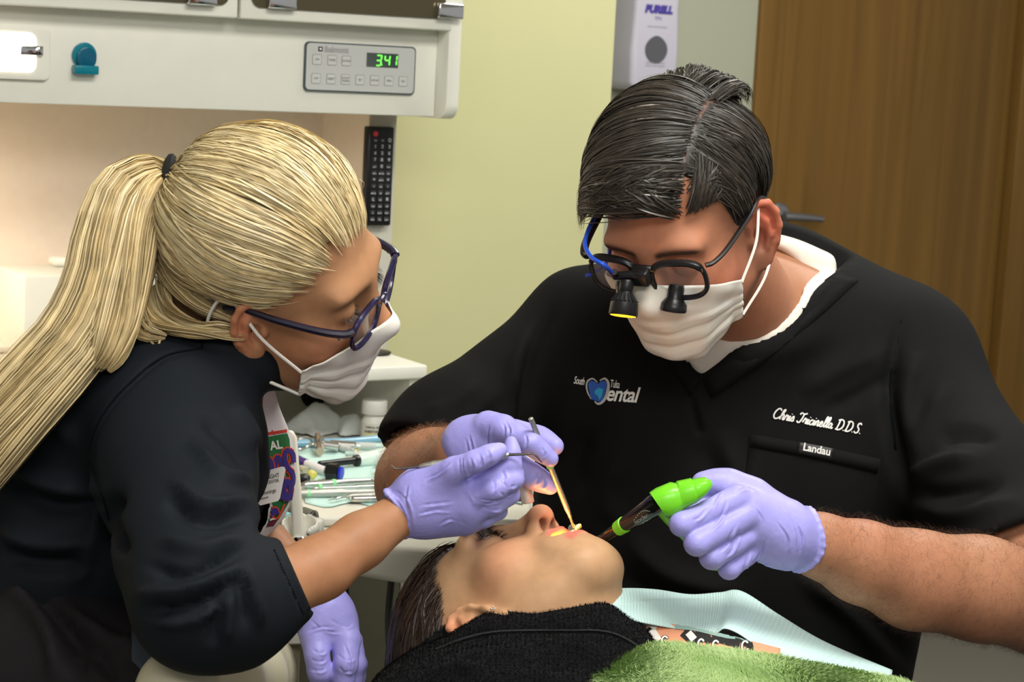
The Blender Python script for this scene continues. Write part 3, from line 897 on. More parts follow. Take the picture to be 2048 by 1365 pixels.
# remote control on the niche edge
r0, r1 = sz(738, 253, fo-.02), sz(790, 256, fo-.02); rb_ = sz(774, 452, fo-.02)
rm = empty('remote_control', wp((s_in+s_out)/2, rb_[1], fo), 'black remote control with white keys stuck to the cabinet edge', 'remote control')
rw = r1[0]-r0[0]; rc = (r0[0]+r1[0])/2; rz0, rz1 = rb_[1], r0[1]
slab('case', rc-rw/2, rc+rw/2, rz0, rz1, fo-.020, .018, M_BLACKPL, rm, .003)
M_RK = mat('rubber_key', srgb(40, 40, 42), .6); M_KT = mat('key_print', srgb(225, 225, 222), .6)
lathe('power_key', [(0, .0042), (.0012, .0042), (.0016, .003)], mat('red_key', srgb(214, 60, 64), .5), rm, wp(rc-rw*.24, rz1-.011, fo-.020), axis=N_, n=16)
rows = [('AV', 'TV', 'Q'), ('1', '2', '3'), ('4', '5', '6'), ('7', '8', '9'), ('LIST', '0', 'FAV'), ('VOL', 'MUTE', 'CH'), ('+', 'INFO', '+'), ('-', 'OK', '-'), ('BACK', 'UP', 'EXIT'), ('L', 'OK', 'R'), ('TXT', 'DN', 'PIP'), ('II', 'PLAY', 'REC'), ('RED', 'YEL', 'BLU')]
for ri, row in enumerate(rows):
    for ci, tx in enumerate(row):
        ks = rc+(ci-1)*rw*.27+rw*.03; kz = rz1-.0205-ri*(rz1-rz0-.026)/12.5
        kb = slab('key', ks-.0042, ks+.0042, kz-.0032, kz+.0032, fo-.0212, .0012, M_RK, rm, .0006)
        flat_text('key_lettering', tx, wp(ks, kz-.0022, fo-.0216), D_, Z_, .0074 if len(tx) == 1 else .0036, M_KT, kb)

# ------------------------------------------------------------------ counter below
ZT = zc_top; sr_ = sz(855, 745)[0]
ct = empty('counter_cabinet', wp(-.4, 0, .2), 'white laminate counter cabinet with an open niche behind the instrument tray', 'cabinet')
slab('worktop', SL, sr_, ZT-.021, ZT, 0, .36, M_LAM, ct, .003)
s_sp0, s_sp1 = sz(818, 800, .012)[0], sz(842, 800, .012)[0]
ZS = sz(748, 869, .12)[1]
slab('side_panel', s_sp0, s_sp1, 0, ZT-.021, .012, .34, M_LAM, ct)
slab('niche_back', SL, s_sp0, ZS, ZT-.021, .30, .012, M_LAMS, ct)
ss = sz(710, 820, .299)[0]
slab('back_seam', ss-.0008, ss+.0008, ZS, ZT-.021, .2985, .002, M_DARKPRINT, ct)
slab('niche_shelf', SL, s_sp0, ZS-.02, ZS, .02, .30, M_LAM, ct)
hs, hz_ = sz(630, 790, .299)
prism('cable_hole', [wp(hs+.026*math.cos(t), hz_+.003+.026*math.sin(t), .2995) for t in np.linspace(0, 2*PI, 28, endpoint=False)], N_*.001, mat('black_void', (.004, .004, .004), .9), ct)
for k in range(4):
    w_ = (s_sp0-SL)/4
    dd = slab('base_door', SL+k*w_+.002, SL+(k+1)*w_-.002, .10, ZS-.024, .012, .018, M_BASE, ct, .002)
    slab('door_pull', SL+(k+.5)*w_-.05, SL+(k+.5)*w_+.05, ZS-.07, ZS-.062, -.012, .024, M_CHROME, dd, .002)
slab('base_carcass', SL, s_sp0, .10, ZS-.021, .032, .30, M_BASE, ct); slab('plinth', SL, s_sp1, 0, .10, .07, .25, mat('dark_plinth', srgb(50, 48, 44), .7), ct)

# white bottle
bs_, _ = sz(747, 866, .05)
bt = empty('pill_bottle', wp(bs_, ZS, .05), 'white screw-cap medicine bottle standing in the counter niche', 'bottle')
rB = .0195*1.0; M_WPL = mat('white_plastic', srgb(228, 226, 218), .4)
Hb = sz(747, 800, .05)[1]-ZS
lathe('bottle', [(0, rB*.92), (.002, rB), (Hb*.52, rB), (Hb*.64, rB*.80), (Hb*.68, rB*.78), (Hb*.69, rB*.8)], M_WPL, bt, wp(bs_, ZS, .05), axis=Z_, n=32)
cap = lathe('cap', [(Hb*.69, rB*.98), (Hb*.70, rB*1.0), (Hb*.96, rB*1.0), (Hb, rB*.93)], M_WPL, bt, wp(bs_, ZS, .05), axis=Z_, n=32)
def wrap_label(name, z0, z1, r, a0, a1, m, parent, c):
    V, F = [], []; n = 18
    for i in range(n+1):
        a = a0+(a1-a0)*i/n; q = c+r*(math.cos(a)*N_+math.sin(a)*D_)
        V += [q+Z_*z0, q+Z_*z1]
    F = [(2*i, 2*i+2, 2*i+3, 2*i+1) for i in range(n)]
    return mesh_np(name, np.array(V), F, m, parent)
cB = wp(bs_, ZS, .05)
wrap_label('label', Hb*.10, Hb*.50, rB+.0003, -1.9, 1.9, mat('label_white', srgb(222, 220, 208), .6), bt, cB)
wrap_label('label_band', Hb*.14, Hb*.29, rB+.0005, -1.2, 1.9, mat('label_yellow', srgb(220, 214, 150), .6), bt, cB)
def wrap_text(body, z, size, r, m, parent, c, a_c=0.0):
    Vt, Ft = text_vf(body, size, 0, .0002, 'CENTER'); a = a_c+Vt[:, 0]/r
    V3 = c+r*(np.cos(a)[:, None]*N_+np.sin(a)[:, None]*D_)+(z+Vt[:, 1])[:, None]*Z_
    return mesh_np('label_lettering', V3, Ft, m, parent, False)
M_INK = mat('grey_ink', srgb(90, 90, 90), .6)
va = math.atan2((CAM-cB)@D_, (CAM-cB)@N_)
wrap_text('ANESTHETIC', Hb*.30, .0052, rB+.0008, M_INK, bt, cB, va); wrap_text('TOPICAL ORAL', Hb*.40, .0038, rB+.0008, M_INK, bt, cB, va); wrap_text('NET 1 OZ', Hb*.11, .0030, rB+.0008, M_INK, bt, cB, va)

# crumpled paper packs
def crumple(name, px, py, w, h, z, seed, label, m, hgt=.02, rotz=0.0):
    c = onz(px, py, z); g = np.random.default_rng(seed); n = 15
    U_, V_ = np.meshgrid(np.linspace(-1, 1, n), np.linspace(-1, 1, n), indexing='ij')
    ca, sa = math.cos(rotz), math.sin(rotz); ex = D_*ca-N_*sa; ey = D_*sa+N_*ca
    flat_ = np.stack([U_*w, V_*h, 0*U_], -1).reshape(-1, 3)
    uu, vv_ = U_.reshape(-1), V_.reshape(-1); hh = np.full(n*n, hgt)
    for k_ in range(9):
        a_ = g.uniform(0, 2*PI); hh = np.minimum(hh, hgt*(g.uniform(.75, 1.15)-g.uniform(.4, 1.1)*(math.cos(a_)*uu+math.sin(a_)*vv_)))
    hh = np.maximum(hh, 0)*np.clip((1-np.maximum(np.abs(uu), np.abs(vv_)))*3, 0, 1)+.002+.004*np.abs(wob(flat_+g.normal(size=3), 120, seed, 2))
    G = (c+U_.reshape(-1, 1)*w*ex+V_.reshape(-1, 1)*h*ey+hh[:, None]*Z_+(wob(flat_, 90, seed+3)*.004)[:, None]*ex).reshape(n, n, 3)
    o = sheet(name, G, m, None, .0008); tag(o, label, 'paper'); return o
M_PAPER = mat('white_tissue', srgb(222, 226, 224), .9, noise=(30, .04), bump=(300, .3, .001))
crumple('gauze_packet', 622, 862, .044, .045, ZS+.001, 5, 'crumpled white gauze packet at the left of the counter niche', M_PAPER, .050, .4)
crumple('paper_towel', 706, 868, .026, .030, ZS+.001, 9, 'crumpled white paper towel beside the white bottle', M_PAPER, .032, -.3)

# black gadget with two indicator lights and its lid
gp_ = onz(708, 716, ZT)
gd_ = empty('desk_gadget', gp_, 'round black device with two small indicator lights on the counter', 'device')
M_GAD = mat('black_gadget', srgb(26, 26, 24), .4)
lathe('housing', [(0, .026), (.002, .0285), (.022, .029), (.024, .0285), (.0245, .0265), (.034, .0270), (.036, .024)], M_GAD, gd_, gp_, axis=Z_, n=32)
for k, (px, cl_) in enumerate(((714.5, (1, .05, .12)), (724.5, (1, .45, .05)))):
    q = on_plane(px, 707, gp_-FW*.028, FW); q = q
    box('indicator', q-RT*.0012-UP*.004, RT*.0024, UP*.008, FW*.006, mat('indicator_glow', cl_, .4, emit=cl_, estr=2.0), gd_, .0004)
dk = onz(752, 709, ZT)
dk_o = lathe('round_coaster', [(0, .020), (.003, .024), (.005, .023), (.006, .018)], M_GAD, None, dk, axis=Z_, n=28); tag(dk_o, 'flat round black coaster lying on the counter beside the device', 'coaster')
# boxes at the left
bx = onz(110, 700, ZT)
wb = empty('glove_box', wp(sz(110, 690, .2)[0], ZT, .2), 'white boxy dispenser with a raised back at the left end of the counter', 'box')
o1 = .16; x0, zt_ = sz(48, 552, o1); x1 = sz(112, 552, o1)[0]
slab('box_body', x0, x0+.22, ZT, zt_, o1, .14, M_LAM, wb, .003)
slab('box_back', sz(107, 540, o1+.10)[0], x0+.22, zt_, sz(130, 515, o1+.10)[1], o1+.10, .03, M_LAM, wb, .006)
for k in range(4):
    o = slab('folded_towel', -1.15, sz(40, 700, .06)[0]+.01*math.sin(k*2.), ZT+.0005+k*.010, ZT+.010+k*.010, .06, .16, mat('cream_towel', srgb(214, 196, 172), .9), None, .004)
    tag(o, ['bottom', 'second lowest', 'second highest', 'top'][k]+' cream towel in the stack at the left end of the counter', 'towel', 'folded towels on the counter')

# ------------------------------------------------------------------ delivery unit with tray
ZY = float(P(840, 965, 2.62)[2])
un = empty('delivery_unit', onz(840, 1000, ZY)*np.array([1, 1, 0]), 'pale grey dental delivery unit carrying the instrument tray', 'delivery unit')
M_UNIT = mat('pale_unit_plastic', srgb(200, 198, 188), .4); M_UNITD = mat('grey_unit_plastic', srgb(150, 148, 138), .5)
q = lambda px, py, dz=0.0: onz(px, py, ZY)+Z_*dz
rim = [q(640, 1042, -.014), q(700, 1056, -.014), q(800, 1072, -.014), q(900, 1078, -.014), q(1000, 1070, -.014), q(1060, 1050, -.014), q(1085, 1000, -.014), q(1075, 866, -.014), q(560, 872, -.014), q(560, 1000, -.014), q(600, 1030, -.014)]
prism('unit_body', [p_ for p_ in rim], -Z_*.045, M_UNIT, un, .010, 3)
tube('unit_arm', spline2([q(900, 980, -.06), q(890, 960, -.16), q(880, 920, -.30), wp(-.3, .30, -.25)], 8), .026, M_UNITD, un, 14)
box('control_block', q(838, 1060, -.12), RT*.05, FW*.08, UP*.06, M_UNITD, un, .006)
lathe('unit_base', [(0, .18), (.03, .18), (.05, .05), (.30, .04)], M_UNITD, un, wp(-.3, 0, -.25), axis=Z_, n=28)
hoses = [[(787, 1100), (783, 1160), (777, 1230), (780, 1300), (797, 1350), (800, 1400)], [(838, 1100), (834, 1160), (826, 1240), (815, 1310), (806, 1380)], [(690, 1090), (692, 1180), (700, 1260), (712, 1330), (722, 1400)]]
for h_, dd_, r_ in zip(hoses, (2.55, 2.58, 2.62), (.0045, .0045, .004)):
    tube('hose', spline2([P(x_, y_, dd_) for x_, y_ in h_], 6), r_, mat('dark_hose', srgb(44, 42, 36), .5), un, 8)
tray = prism('instrument_tray', [q(604, 1022, -.0135), q(640, 1033, -.0135), q(1040, 1036, -.0135), q(1062, 1020, -.0135), q(1064, 880, -.0135), q(1040, 872, -.0135), q(596, 876, -.0135), q(580, 884, -.0135)], Z_*.012, mat('white_tray', srgb(226, 222, 208), .35), None, .004, 3)
tag(tray, 'white plastic instrument tray on the delivery unit', 'tray')
gl_ = np.stack([[onz(px, py, ZY)+Z_*(.0006*math.sin(px*.05+py*.11)) for px in np.linspace(x0_, x1_, 26)] for py, x0_, x1_ in zip(np.linspace(884, 1016, 14), np.linspace(590, 612, 14), np.linspace(1056, 1046, 14))])
gl_[-1] += np.array([onz(px, 1016+5*math.sin(px*.06)-6, ZY)-onz(px, 1016, ZY) for px in np.linspace(612, 1046, 26)])
lin = sheet('tray_liner', gl_, mat('aqua_paper', srgb(196, 228, 220), .8, bump=(200, .2, .001)), None, .0006); tag(lin, 'pale aqua paper liner covering the instrument tray', 'tray liner')
bsl = tube('plastic_sleeve', spline2([q(588, 896, .006), q(640, 895, .007), q(700, 893, .007), q(760, 888, .008), q(830, 880, .007)], 6), .0072, mat('pale_blue_film', srgb(150, 196, 224), .12, trans=.3, spec=.7), None, 14, .75)
tag(bsl, 'pale blue plastic barrier sleeve lying along the back of the tray', 'plastic sleeve')

ZI = ZY+.001
def lie(px, py, r): return onz(px, py, ZI)+Z_*r
def instr(name, label, pts, prof, m, cat='dental instrument', ring=None, ends=()):
    """a slender instrument lying on the tray between two pixels."""
    o = empty(name, lie(*pts[0], 0), label, cat)
    a, b = lie(*pts[0], .0045), lie(*pts[1], .0045); L = np.linalg.norm(b-a)
    lathe('handle', [(t*L, r) for t, r in prof], m, o, a, b, 14)
    if ring: lathe('identification_ring', [(ring*L, .003), (ring*L+.0005, .0056), (ring*L+.005, .0056), (ring*L+.0055, .003)], mat('green_band', srgb(150, 226, 160), .5), o, a, b, 16)
    for e in ends: tube('working_end', [lie(x_, y_, .0045) for x_, y_ in e], np.linspace(.0014, .0005, len(e)), M_STEEL, o, 8)
    return o
HP = [(0, .0012), (.02, .0030), (.06, .0042), (.9, .0042), (.96, .003), (1, .0014)]
instr('scaler', 'thick steel scaler with a green ring, rearmost of the steel handles', ((600, 978), (748, 970)), [(0, .001), (.03, .003), (.08, .0052), (.92, .0050), (.97, .003), (1, .001)], M_STEEL, ring=.42, ends=([(748, 970), (757, 969), (762, 965)],))
instr('plastic_filling_tool', 'thin steel instrument between the two green-ringed handles', ((627, 984), (790, 979)), [(0, .001), (.02, .0018), (.5, .0022), (.55, .0036), (.98, .0036), (1, .002)], M_STEEL, ring=.05, ends=())
instr('condenser', 'steel condenser with a green band at its left end', ((572, 996), (790, 990)), [(0, .001), (.02, .003), (.06, .0056), (.5, .0056), (.55, .0040), (1, .0040)], M_STEELK, ring=.18)
instr('hooked_probe', 'steel probe with fine hooked tip lying nearest the tray edge', ((690, 1001), (800, 997)), [(0, .001), (.02, .002), (.06, .0030), (.10, .0042), (1, .0044)], M_STEELK, ends=([(690, 1001), (676, 1003), (667, 1006), (662, 999)], [(690, 1001), (672, 1006), (656, 1008)]))
instr('fine_probe', 'second steel probe tucked beside the hooked probe', ((700, 1006), (800, 1004)), HP, M_STEEL)
pen = empty('bonding_brush', lie(640, 942, 0), 'white tapered handpiece with a black barrel on the tray liner', 'dental instrument')
a, b, c_ = lie(636, 941, .0075), lie(716, 932, .0075), lie(812, 922, .0085)
lathe('black_barrel', [(0, .003), (.002, .0048), (np.linalg.norm(b-a)*.9, .0050), (np.linalg.norm(b-a)*.92, .0078), (np.linalg.norm(b-a), .0078)], M_BLACKPL, pen, a, b, 18)
lathe('white_cone', [(0, .0078), (.004, .0095), (np.linalg.norm(c_-b)*.7, .0145), (np.linalg.norm(c_-b), .0130)], mat('mint_white_plastic', srgb(218, 232, 222), .3), pen, b, c_, 20)
sy = empty('etch_syringe', lie(602, 932, 0), 'small syringe with purple and white label lying on the tray', 'syringe')
a, b = lie(598, 930, .006), lie(652, 952, .006); L = np.linalg.norm(b-a)
lathe('barrel', [(0, .0055), (L*.35, .0055), (L*.36, .0052), (L*.92, .0052), (L, .003)], mat('white_label', srgb(222, 218, 220), .4), sy, a, b, 16)
lathe('purple_sleeve', [(L*.02, .0058), (L*.30, .0058)], mat('purple_label', srgb(66, 40, 122), .4), sy, a, b, 16)
lathe('dark_cap', [(-.008, .0035), (-.006, .006), (0, .006)], M_BLACKPL, sy, a, b, 16)
pl = empty('composite_plunger', lie(650, 960, 0), 'black hexagonal syringe body with bright blue plunger', 'syringe')
a = lie(650, 958, .010); b = lie(684, 962, .010)
lathe('hex_body', [(0, .006), (.004, .0125), (.016, .0125), (.020, .007)], M_BLACKPL, pl, a, b, 6)
L = np.linalg.norm(b-a); M_BLUE = mat('royal_blue_plastic', srgb(24, 40, 190), .3)
lathe('plunger', [(.012, .0035), (L*.85, .0035), (L*.86, .0085), (L*.98, .0085), (L, .006)], M_BLUE, pl, a, b, 16)
tube('plunger_wing', [lie(662, 955, .014), lie(674, 961, .014)], .0035, M_BLUE, pl, 8)
cp = empty('needle_cap', lie(606, 944, 0), 'clear needle cap with a yellow tip on the tray', 'needle cap')
lathe('cap_body', [(0, .004), (.016, .0052), (.018, .004)], mat('frosted_cap', srgb(206, 200, 170), .3, trans=.3), cp, lie(602, 944, .005), lie(624, 957, .005), 14)
lathe('yellow_tip', [(0, .0052), (.008, .0058), (.010, .003)], mat('yellow_plastic', srgb(226, 214, 110), .35), cp, lie(622, 956, .0055), lie(634, 964, .0055), 14)
tube('needle', [lie(634, 964, .0045), lie(648, 972, .003)], .0006, M_STEEL, cp, 6)
bc = lathe('black_stopper', [(0, .006), (.008, .0075), (.012, .005)], M_BLACKPL, None, lie(600, 968, .007), lie(616, 970, .007), 16); tag(bc, 'small black stopper at the left edge of the tray liner', 'stopper')
av = empty('aspirating_syringe', lie(612, 905, 0), 'steel aspirating syringe with a thumb ring at the back of the tray', 'syringe')
rc_ = lie(604, 905, .012)
tube('thumb_ring', [rc_+.0130*(math.cos(t)*D_+math.sin(t)*(Z_*.75+N_*.5)) for t in np.linspace(0, 2*PI, 25)], .0020, M_STEEL, av, 8)
tube('plunger_rod', [lie(618, 903, .010), lie(650, 902, .008)], .0022, M_STEEL, av, 8)
lathe('finger_grip', [(0, .004), (.003, .012), (.006, .013), (.009, .006), (.030, .0065)], M_STEEL, av, lie(634, 905, .012), lie(690, 908, .008), 18)
tube('finger_wing', [lie(634, 893, .016), lie(640, 915, .008)], [.004, .006], mat('copper_steel', (.55, .40, .32), .3, metal=1), av, 10)
lathe('barrel', [(0, .0065), (.035, .0065), (.037, .003), (.042, .002)], M_STEEL, av, lie(660, 902, .009), lie(742, 906, .008), 16)
for k, (p1, p2, tx) in enumerate((((672, 902), (716, 911), 'front'), ((700, 899), (772, 901), 'rear'), ((690, 917), (760, 919), 'near'))):
    an = empty('anesthetic_cartridge', lie(*p1, 0), {'front': 'short glass cartridge leaning on the aspirating syringe', 'rear': 'glass cartridge with printed lines at the back of the tray', 'near': 'glass cartridge with a gold cap nearest the white handpiece'}[tx], 'cartridge')
    a, b = lie(*p1, .0055), lie(*p2, .0055); L = np.linalg.norm(b-a)
    lathe('glass', [(0, .0045), (.001, .0048), (L*.9, .0048), (L*.93, .0032)], mat('clear_glass', (.88, .9, .88), .05, trans=.85, ior=1.3), an, a, b, 16)
    lathe('printed_band', [(L*.25, .0049), (L*.7, .0049)], mat('cartridge_print', srgb(196, 198, 194), .4), an, a, b, 16)
    lathe('metal_cap', [(L*.92, .0036), (L*.93, .0040), (L, .0040)], mat('gold_cap', (.65, .52, .25), .3, metal=1), an, a, b, 16)

# holder with saliva ejector, handpiece and tubing, in front of the tray
hl_ = empty('handpiece_holder', P(600, 1110, 2.1)*np.array([1, 1, 0]), 'pale grey handpiece holder on a stalk in front of the tray', 'handpiece holder')
dH = 2.10
M_HOLD = mat('pale_grey_holder', srgb(206, 204, 192), .4)
fH = Field(P(600, 1070, dH)-.06, P(600, 1070, dH)+.06, .0022)
fH.cone(P(598, 1100, dH), P(600, 1058, dH), .012, .021, 0)
fH.cone(P(598, 1105, dH-.004), P(600, 1040, dH-.004), .009, .0175, .002, mode='cut')
fH.ell(P(590, 1050, dH-.03), (.012, .02, .018), .004, mode='cut')
V, Q = fH.mesh(2); mesh_np('cup', V, [Q], M_HOLD, hl_)
box('rail', P(560, 1092, dH+.03), RT*.055, FW*.03, UP*.012, M_HOLD, hl_, .004)
box('rail_end', P(618, 1070, dH+.02), RT*.014, FW*.03, UP*.016, M_HOLD, hl_, .004)
tube('stalk', spline2([P(588, 1100, dH), P(586, 1180, dH), P(582, 1260, dH), P(578, 1420, dH)], 5), .010, mat('olive_stalk', srgb(120, 114, 88), .5), hl_, 12)
lathe('stalk_sleeve', [(0, .010), (.002, .0145), (.024, .0150), (.026, .011)], M_HOLD, hl_, P(585, 1238, dH), axis=-UP, n=20)
se_ = empty('saliva_ejector', P(590, 970, dH-.01), 'straight white plastic saliva ejector tube standing in the holder', 'saliva ejector')
a, b = P(597, 1082, dH-.008), P(582, 862, dH-.02)
prism('tube', [a-RT*.0062, a+RT*.0062, b+RT*.0055-UP*.007, b+RT*.001+UP*.0005, b-RT*.0062], FW*.010, mat('ivory_plastic', srgb(226, 222, 208), .4), se_, .003, 3)
lathe('chrome_collar', [(0, .0070), (.001, .0080), (.010, .0080), (.011, .0066), (.020, .0066)], M_CHROME, se_, P(597, 1074, dH-.004), axis=-UP, n=20)
hp = empty('handpiece', P(590, 1030, 2.2), 'chrome dental handpiece lying level behind the saliva ejector', 'handpiece')
a, b = P(556, 1012, 2.22), P(632, 1040, 2.20); L = np.linalg.norm(b-a)
lathe('barrel', [(0, .006), (.002, .0085), (L*.55, .0090), (L*.57, .0082), (L*.62, .0082), (L*.64, .0092), (L*.95, .0092), (L, .006)], M_STEEL, hp, a, b, 20)
lathe('dark_seal', [(L*.90, .0094), (L*.93, .0094)], M_DARKSTEEL, hp, a, b, 20)
tube('aqua_sleeve', [P(556, 1030, 2.18), P(580, 1040, 2.17)], .007, mat('aqua_film', srgb(140, 190, 190), .3), hp, 10)
hp2 = empty('air_water_syringe', P(540, 1075, 2.16), 'grey and chrome syringe handle low in the holder', 'handpiece')
lathe('grip', [(0, .006), (.002, .009), (.030, .009), (.032, .011), (.050, .011), (.052, .006)], M_HOLD, hp2, P(532, 1062, 2.2), axis=RT*.9-UP*.25, n=18)
lathe('dark_end', [(0, .010), (.012, .010), (.014, .006)], M_BLACKPL, hp2, P(556, 1058, 2.19), axis=RT*.9-UP*.25, n=18)
wt = tube('white_hose', spline2([P(520, 1240, 2.05), P(524, 1290, 2.05), P(522, 1340, 2.05), P(516, 1420, 2.05)], 6), .0085, mat('white_hose_plastic', srgb(206, 202, 190), .4), None, 12); tag(wt, 'white ribbed hose hanging down below the charcoal sleeve', 'hose')

# assistant's stool with a padded body support
st = empty('assistant_stool', P(200, 1400, 1.9)*np.array([1, 1, 0]), 'beige padded stool with a curved body support under the assistant\'s elbow', 'stool')
M_BEIGE = mat('beige_vinyl', srgb(186, 180, 154), .5, noise=(14, .05))
fS = Field(P(420, 1400, 1.74)-np.array([.12, .26, .10]), P(420, 1400, 1.74)+np.array([.12, .26, .10]), .004)
fS.chain([P(360, 1385, 1.58), P(420, 1368, 1.66), P(470, 1362, 1.76), P(500, 1345, 1.88), P(520, 1340, 1.93)], [.036, .040, .042, .040, .034], .02)
V, Q = fS.mesh(2); mesh_np('body_support', V, [Q], M_BEIGE, st)
lathe('seat', [(0, .16), (.01, .19), (.05, .20), (.07, .18), (.075, .10)], M_BEIGE, st, P(120, 1500, 1.9)-Z_*.16, axis=Z_, n=36)
cst = P(120, 1500, 1.9)-Z_*.16
tube('column', [np.array([cst[0], cst[1], .06]), cst], .025, M_CHROME, st, 14)
lathe('foot', [(0, .24), (.03, .24), (.05, .05), (.06, .03)], M_BLACKPL, st, np.array([cst[0], cst[1], 0]), axis=Z_, n=30)
tube('support_arm', [P(470, 1372, 1.76), P(430, 1440, 1.80), cst+Z_*.02], .012, M_CHROME, st, 10)
# ------------------------------------------------------------------ the dentist
DT = empty('person', P(1480, 1365, 2.25)*np.array([1, 1, 0]), 'person in black scrubs and magnifying loupes bending over the patient, holding a curing light', 'person')
DF = Frame(P(1369, 431, 1.95), cv(-.42, -.62, .66), cv(-.24, .776, .576), 0.965)
D_NECK = P(1500, 625, 2.12)

def dentist_torso(f, inset=0.0):
    q = lambda a: a-inset
    f.ell(P(1490, 905, 2.245), (q(.205), q(.135), q(.26)), 0)
    f.ell(P(1300, 850, 2.225), (q(.125), q(.12), q(.16)), 0.05)
    f.ell(P(1680, 870, 2.20), (q(.135), q(.12), q(.17)), 0.05)
    f.ell(P(1430, 1260, 2.24), (q(.225), q(.135), q(.26)), 0.08)
    f.cone(P(1500, 640, 2.165), P(1165, 640, 2.20), q(.072), q(.047), 0.05)
    f.cone(P(1520, 650, 2.165), P(1800, 702, 2.18), q(.072), q(.066), 0.05)
    return f
def dentist_arms(f, inset=0.0, sleeves=True):
    q = lambda a: a-inset
    f.cone(P(1148, 655, 2.20), P(905, 878, 2.10), q(.052), q(.064), 0.05)
    f.cone(P(905, 878, 2.10), P(850, 935, 2.06), q(.064), q(.062), 0.03)
    f.cone(P(1825, 742, 2.17), P(1965, 990, 2.05), q(.070), q(.070), 0.05)
    f.cone(P(1965, 990, 2.05), P(2058, 1150, 1.96), q(.070), q(.066), 0.03)
    return f

# --- scrub top
lo = P(700, 1500, 2.2); b0 = np.array([-.26, 1.70, .55]); b1 = np.array([.72, 2.55, 1.32])
f = Field(b0, b1, 0.0043)
dentist_torso(f); f.cone(P(1490, 655, 2.120), P(1455, 760, 2.155), .066, .070, 0.04)
dentist_arms(f)
tee_d = f.d+0.008
u, v, d = f.project()
# V opening
def vneck(X, Y, Z):
    def side(ax_, ay_, bx_, by_): return ((bx_-ax_)*(v-ay_)-(by_-ay_)*(u-ax_))/math.hypot(bx_-ax_, by_-ay_)*d/FPX
    s1 = side(1402, 752, 1676, 538); s2 = -side(1402, 752, 1195, 556)
    return np.maximum(np.maximum(np.maximum(s1, s2), d-2.19), (1285-u)*d/FPX)
f._op(vneck, f.lo, f.lo+f.h*f.n, 0.004, 'cut')
# neck hole through the back of the collar
f.cone(P(1470, 560, 2.08), P(1500, 600, 2.17), .070, .074, 0.004, mode='cut')
# sleeve hems: cut with planes, hollow inside
def hem(f, p, n, r_in, depth, ax):
    n = n/np.linalg.norm(n); ax = ax/np.linalg.norm(ax)
    def pl(X, Y, Z):
        t = (X-p[0])*n[0]+(Y-p[1])*n[1]+(Z-p[2])*n[2]
        rr = np.sqrt((X-p[0])**2+(Y-p[1])**2+(Z-p[2])**2)
        return np.maximum(-t, rr-0.115)
    f._op(pl, p-0.125, p+0.125, 0.0, 'cut')
    f.cone(p-ax*depth, p+ax*0.06, r_in, r_in, 0.002, mode='cut')
hemL = P(872, 893, 2.075); nL = cv(-.25, -.85, .40)
hem(f, P(876, 907, 2.079), nL, .0515, .022, P(850, 935, 2.06)-P(905, 878, 2.10))
hemR = P(2012, 1082, 2.0); nR = cv(.32, -.88, .30)
hem(f, P(2014, 1074, 2.003), nR, .0555, .022, P(2058, 1150, 1.96)-P(1965, 990, 2.05))
V, Q = f.mesh(5)
V = V+vnormals(V, Q)*(0.0035*wob(V, 16, 3))[:, None]
scrub_folds = [
    ([(1110, 600), (1062, 700), (1050, 830), (1062, 900)], -.010, 14), ([(1085, 640), (1035, 720), (1020, 800)], .006, 16),
    ([(1800, 650), (1778, 780), (1790, 900), (1812, 1010)], -.016, 14), ([(1835, 700), (1815, 800), (1830, 900)], .008, 18),
    ([(1820, 960), (1880, 930), (1960, 915)], .012, 16), ([(1815, 990), (1900, 985), (2010, 965)], -.012, 14),
    ([(1840, 1015), (1930, 1030), (2040, 1000)], .010, 16), ([(1870, 880), (1930, 870), (2000, 880)], -.008, 16),
    ([(1900, 760), (1850, 860), (1830, 930)], .006, 18),
    ([(1440, 740), (1550, 700), (1680, 660)], .005, 30), ([(1600, 790), (1680, 740), (1790, 700)], .007, 22), ([(1640, 830), (1720, 790), (1800, 740)], -.007, 16),
    ([(1380, 790), (1395, 850), (1400, 870)], -.007, 6), ([(1440, 860), (1480, 980), (1450, 1040)], .008, 24), ([(1405, 880), (1440, 1000), (1400, 1100)], -.006, 22),
    ([(1250, 1070), (1340, 1150), (1500, 1190)], .010, 22), ([(1230, 1140), (1350, 1220), (1500, 1250)], -.010, 20),
    ([(1600, 1150), (1700, 1230), (1790, 1340)], .010, 20), ([(1640, 1140), (1740, 1230), (1840, 1340)], -.008, 16),
    ([(1250, 900), (1210, 990), (1250, 1060)], .007, 24), ([(1180, 860), (1150, 930), (1160, 1000)], -.007, 22),
    ([(1540, 930), (1500, 1010), (1480, 1060)], -.008, 20),
    ([(960, 760), (900, 810), (850, 830)], .005, 16), ([(1010, 800), (960, 850), (930, 875)], -.006, 14), ([(1040, 870), (1000, 890), (960, 880)], .006, 12),
]
V = folds(V, Q, scrub_folds)
scrub = mesh_np('scrub_top', V, [Q], M_BLACKCLOTH, DT)
scrub['label'] = 'black V-neck scrub top with white embroidery'
scrub_bvh = bvh_of(V, Q)

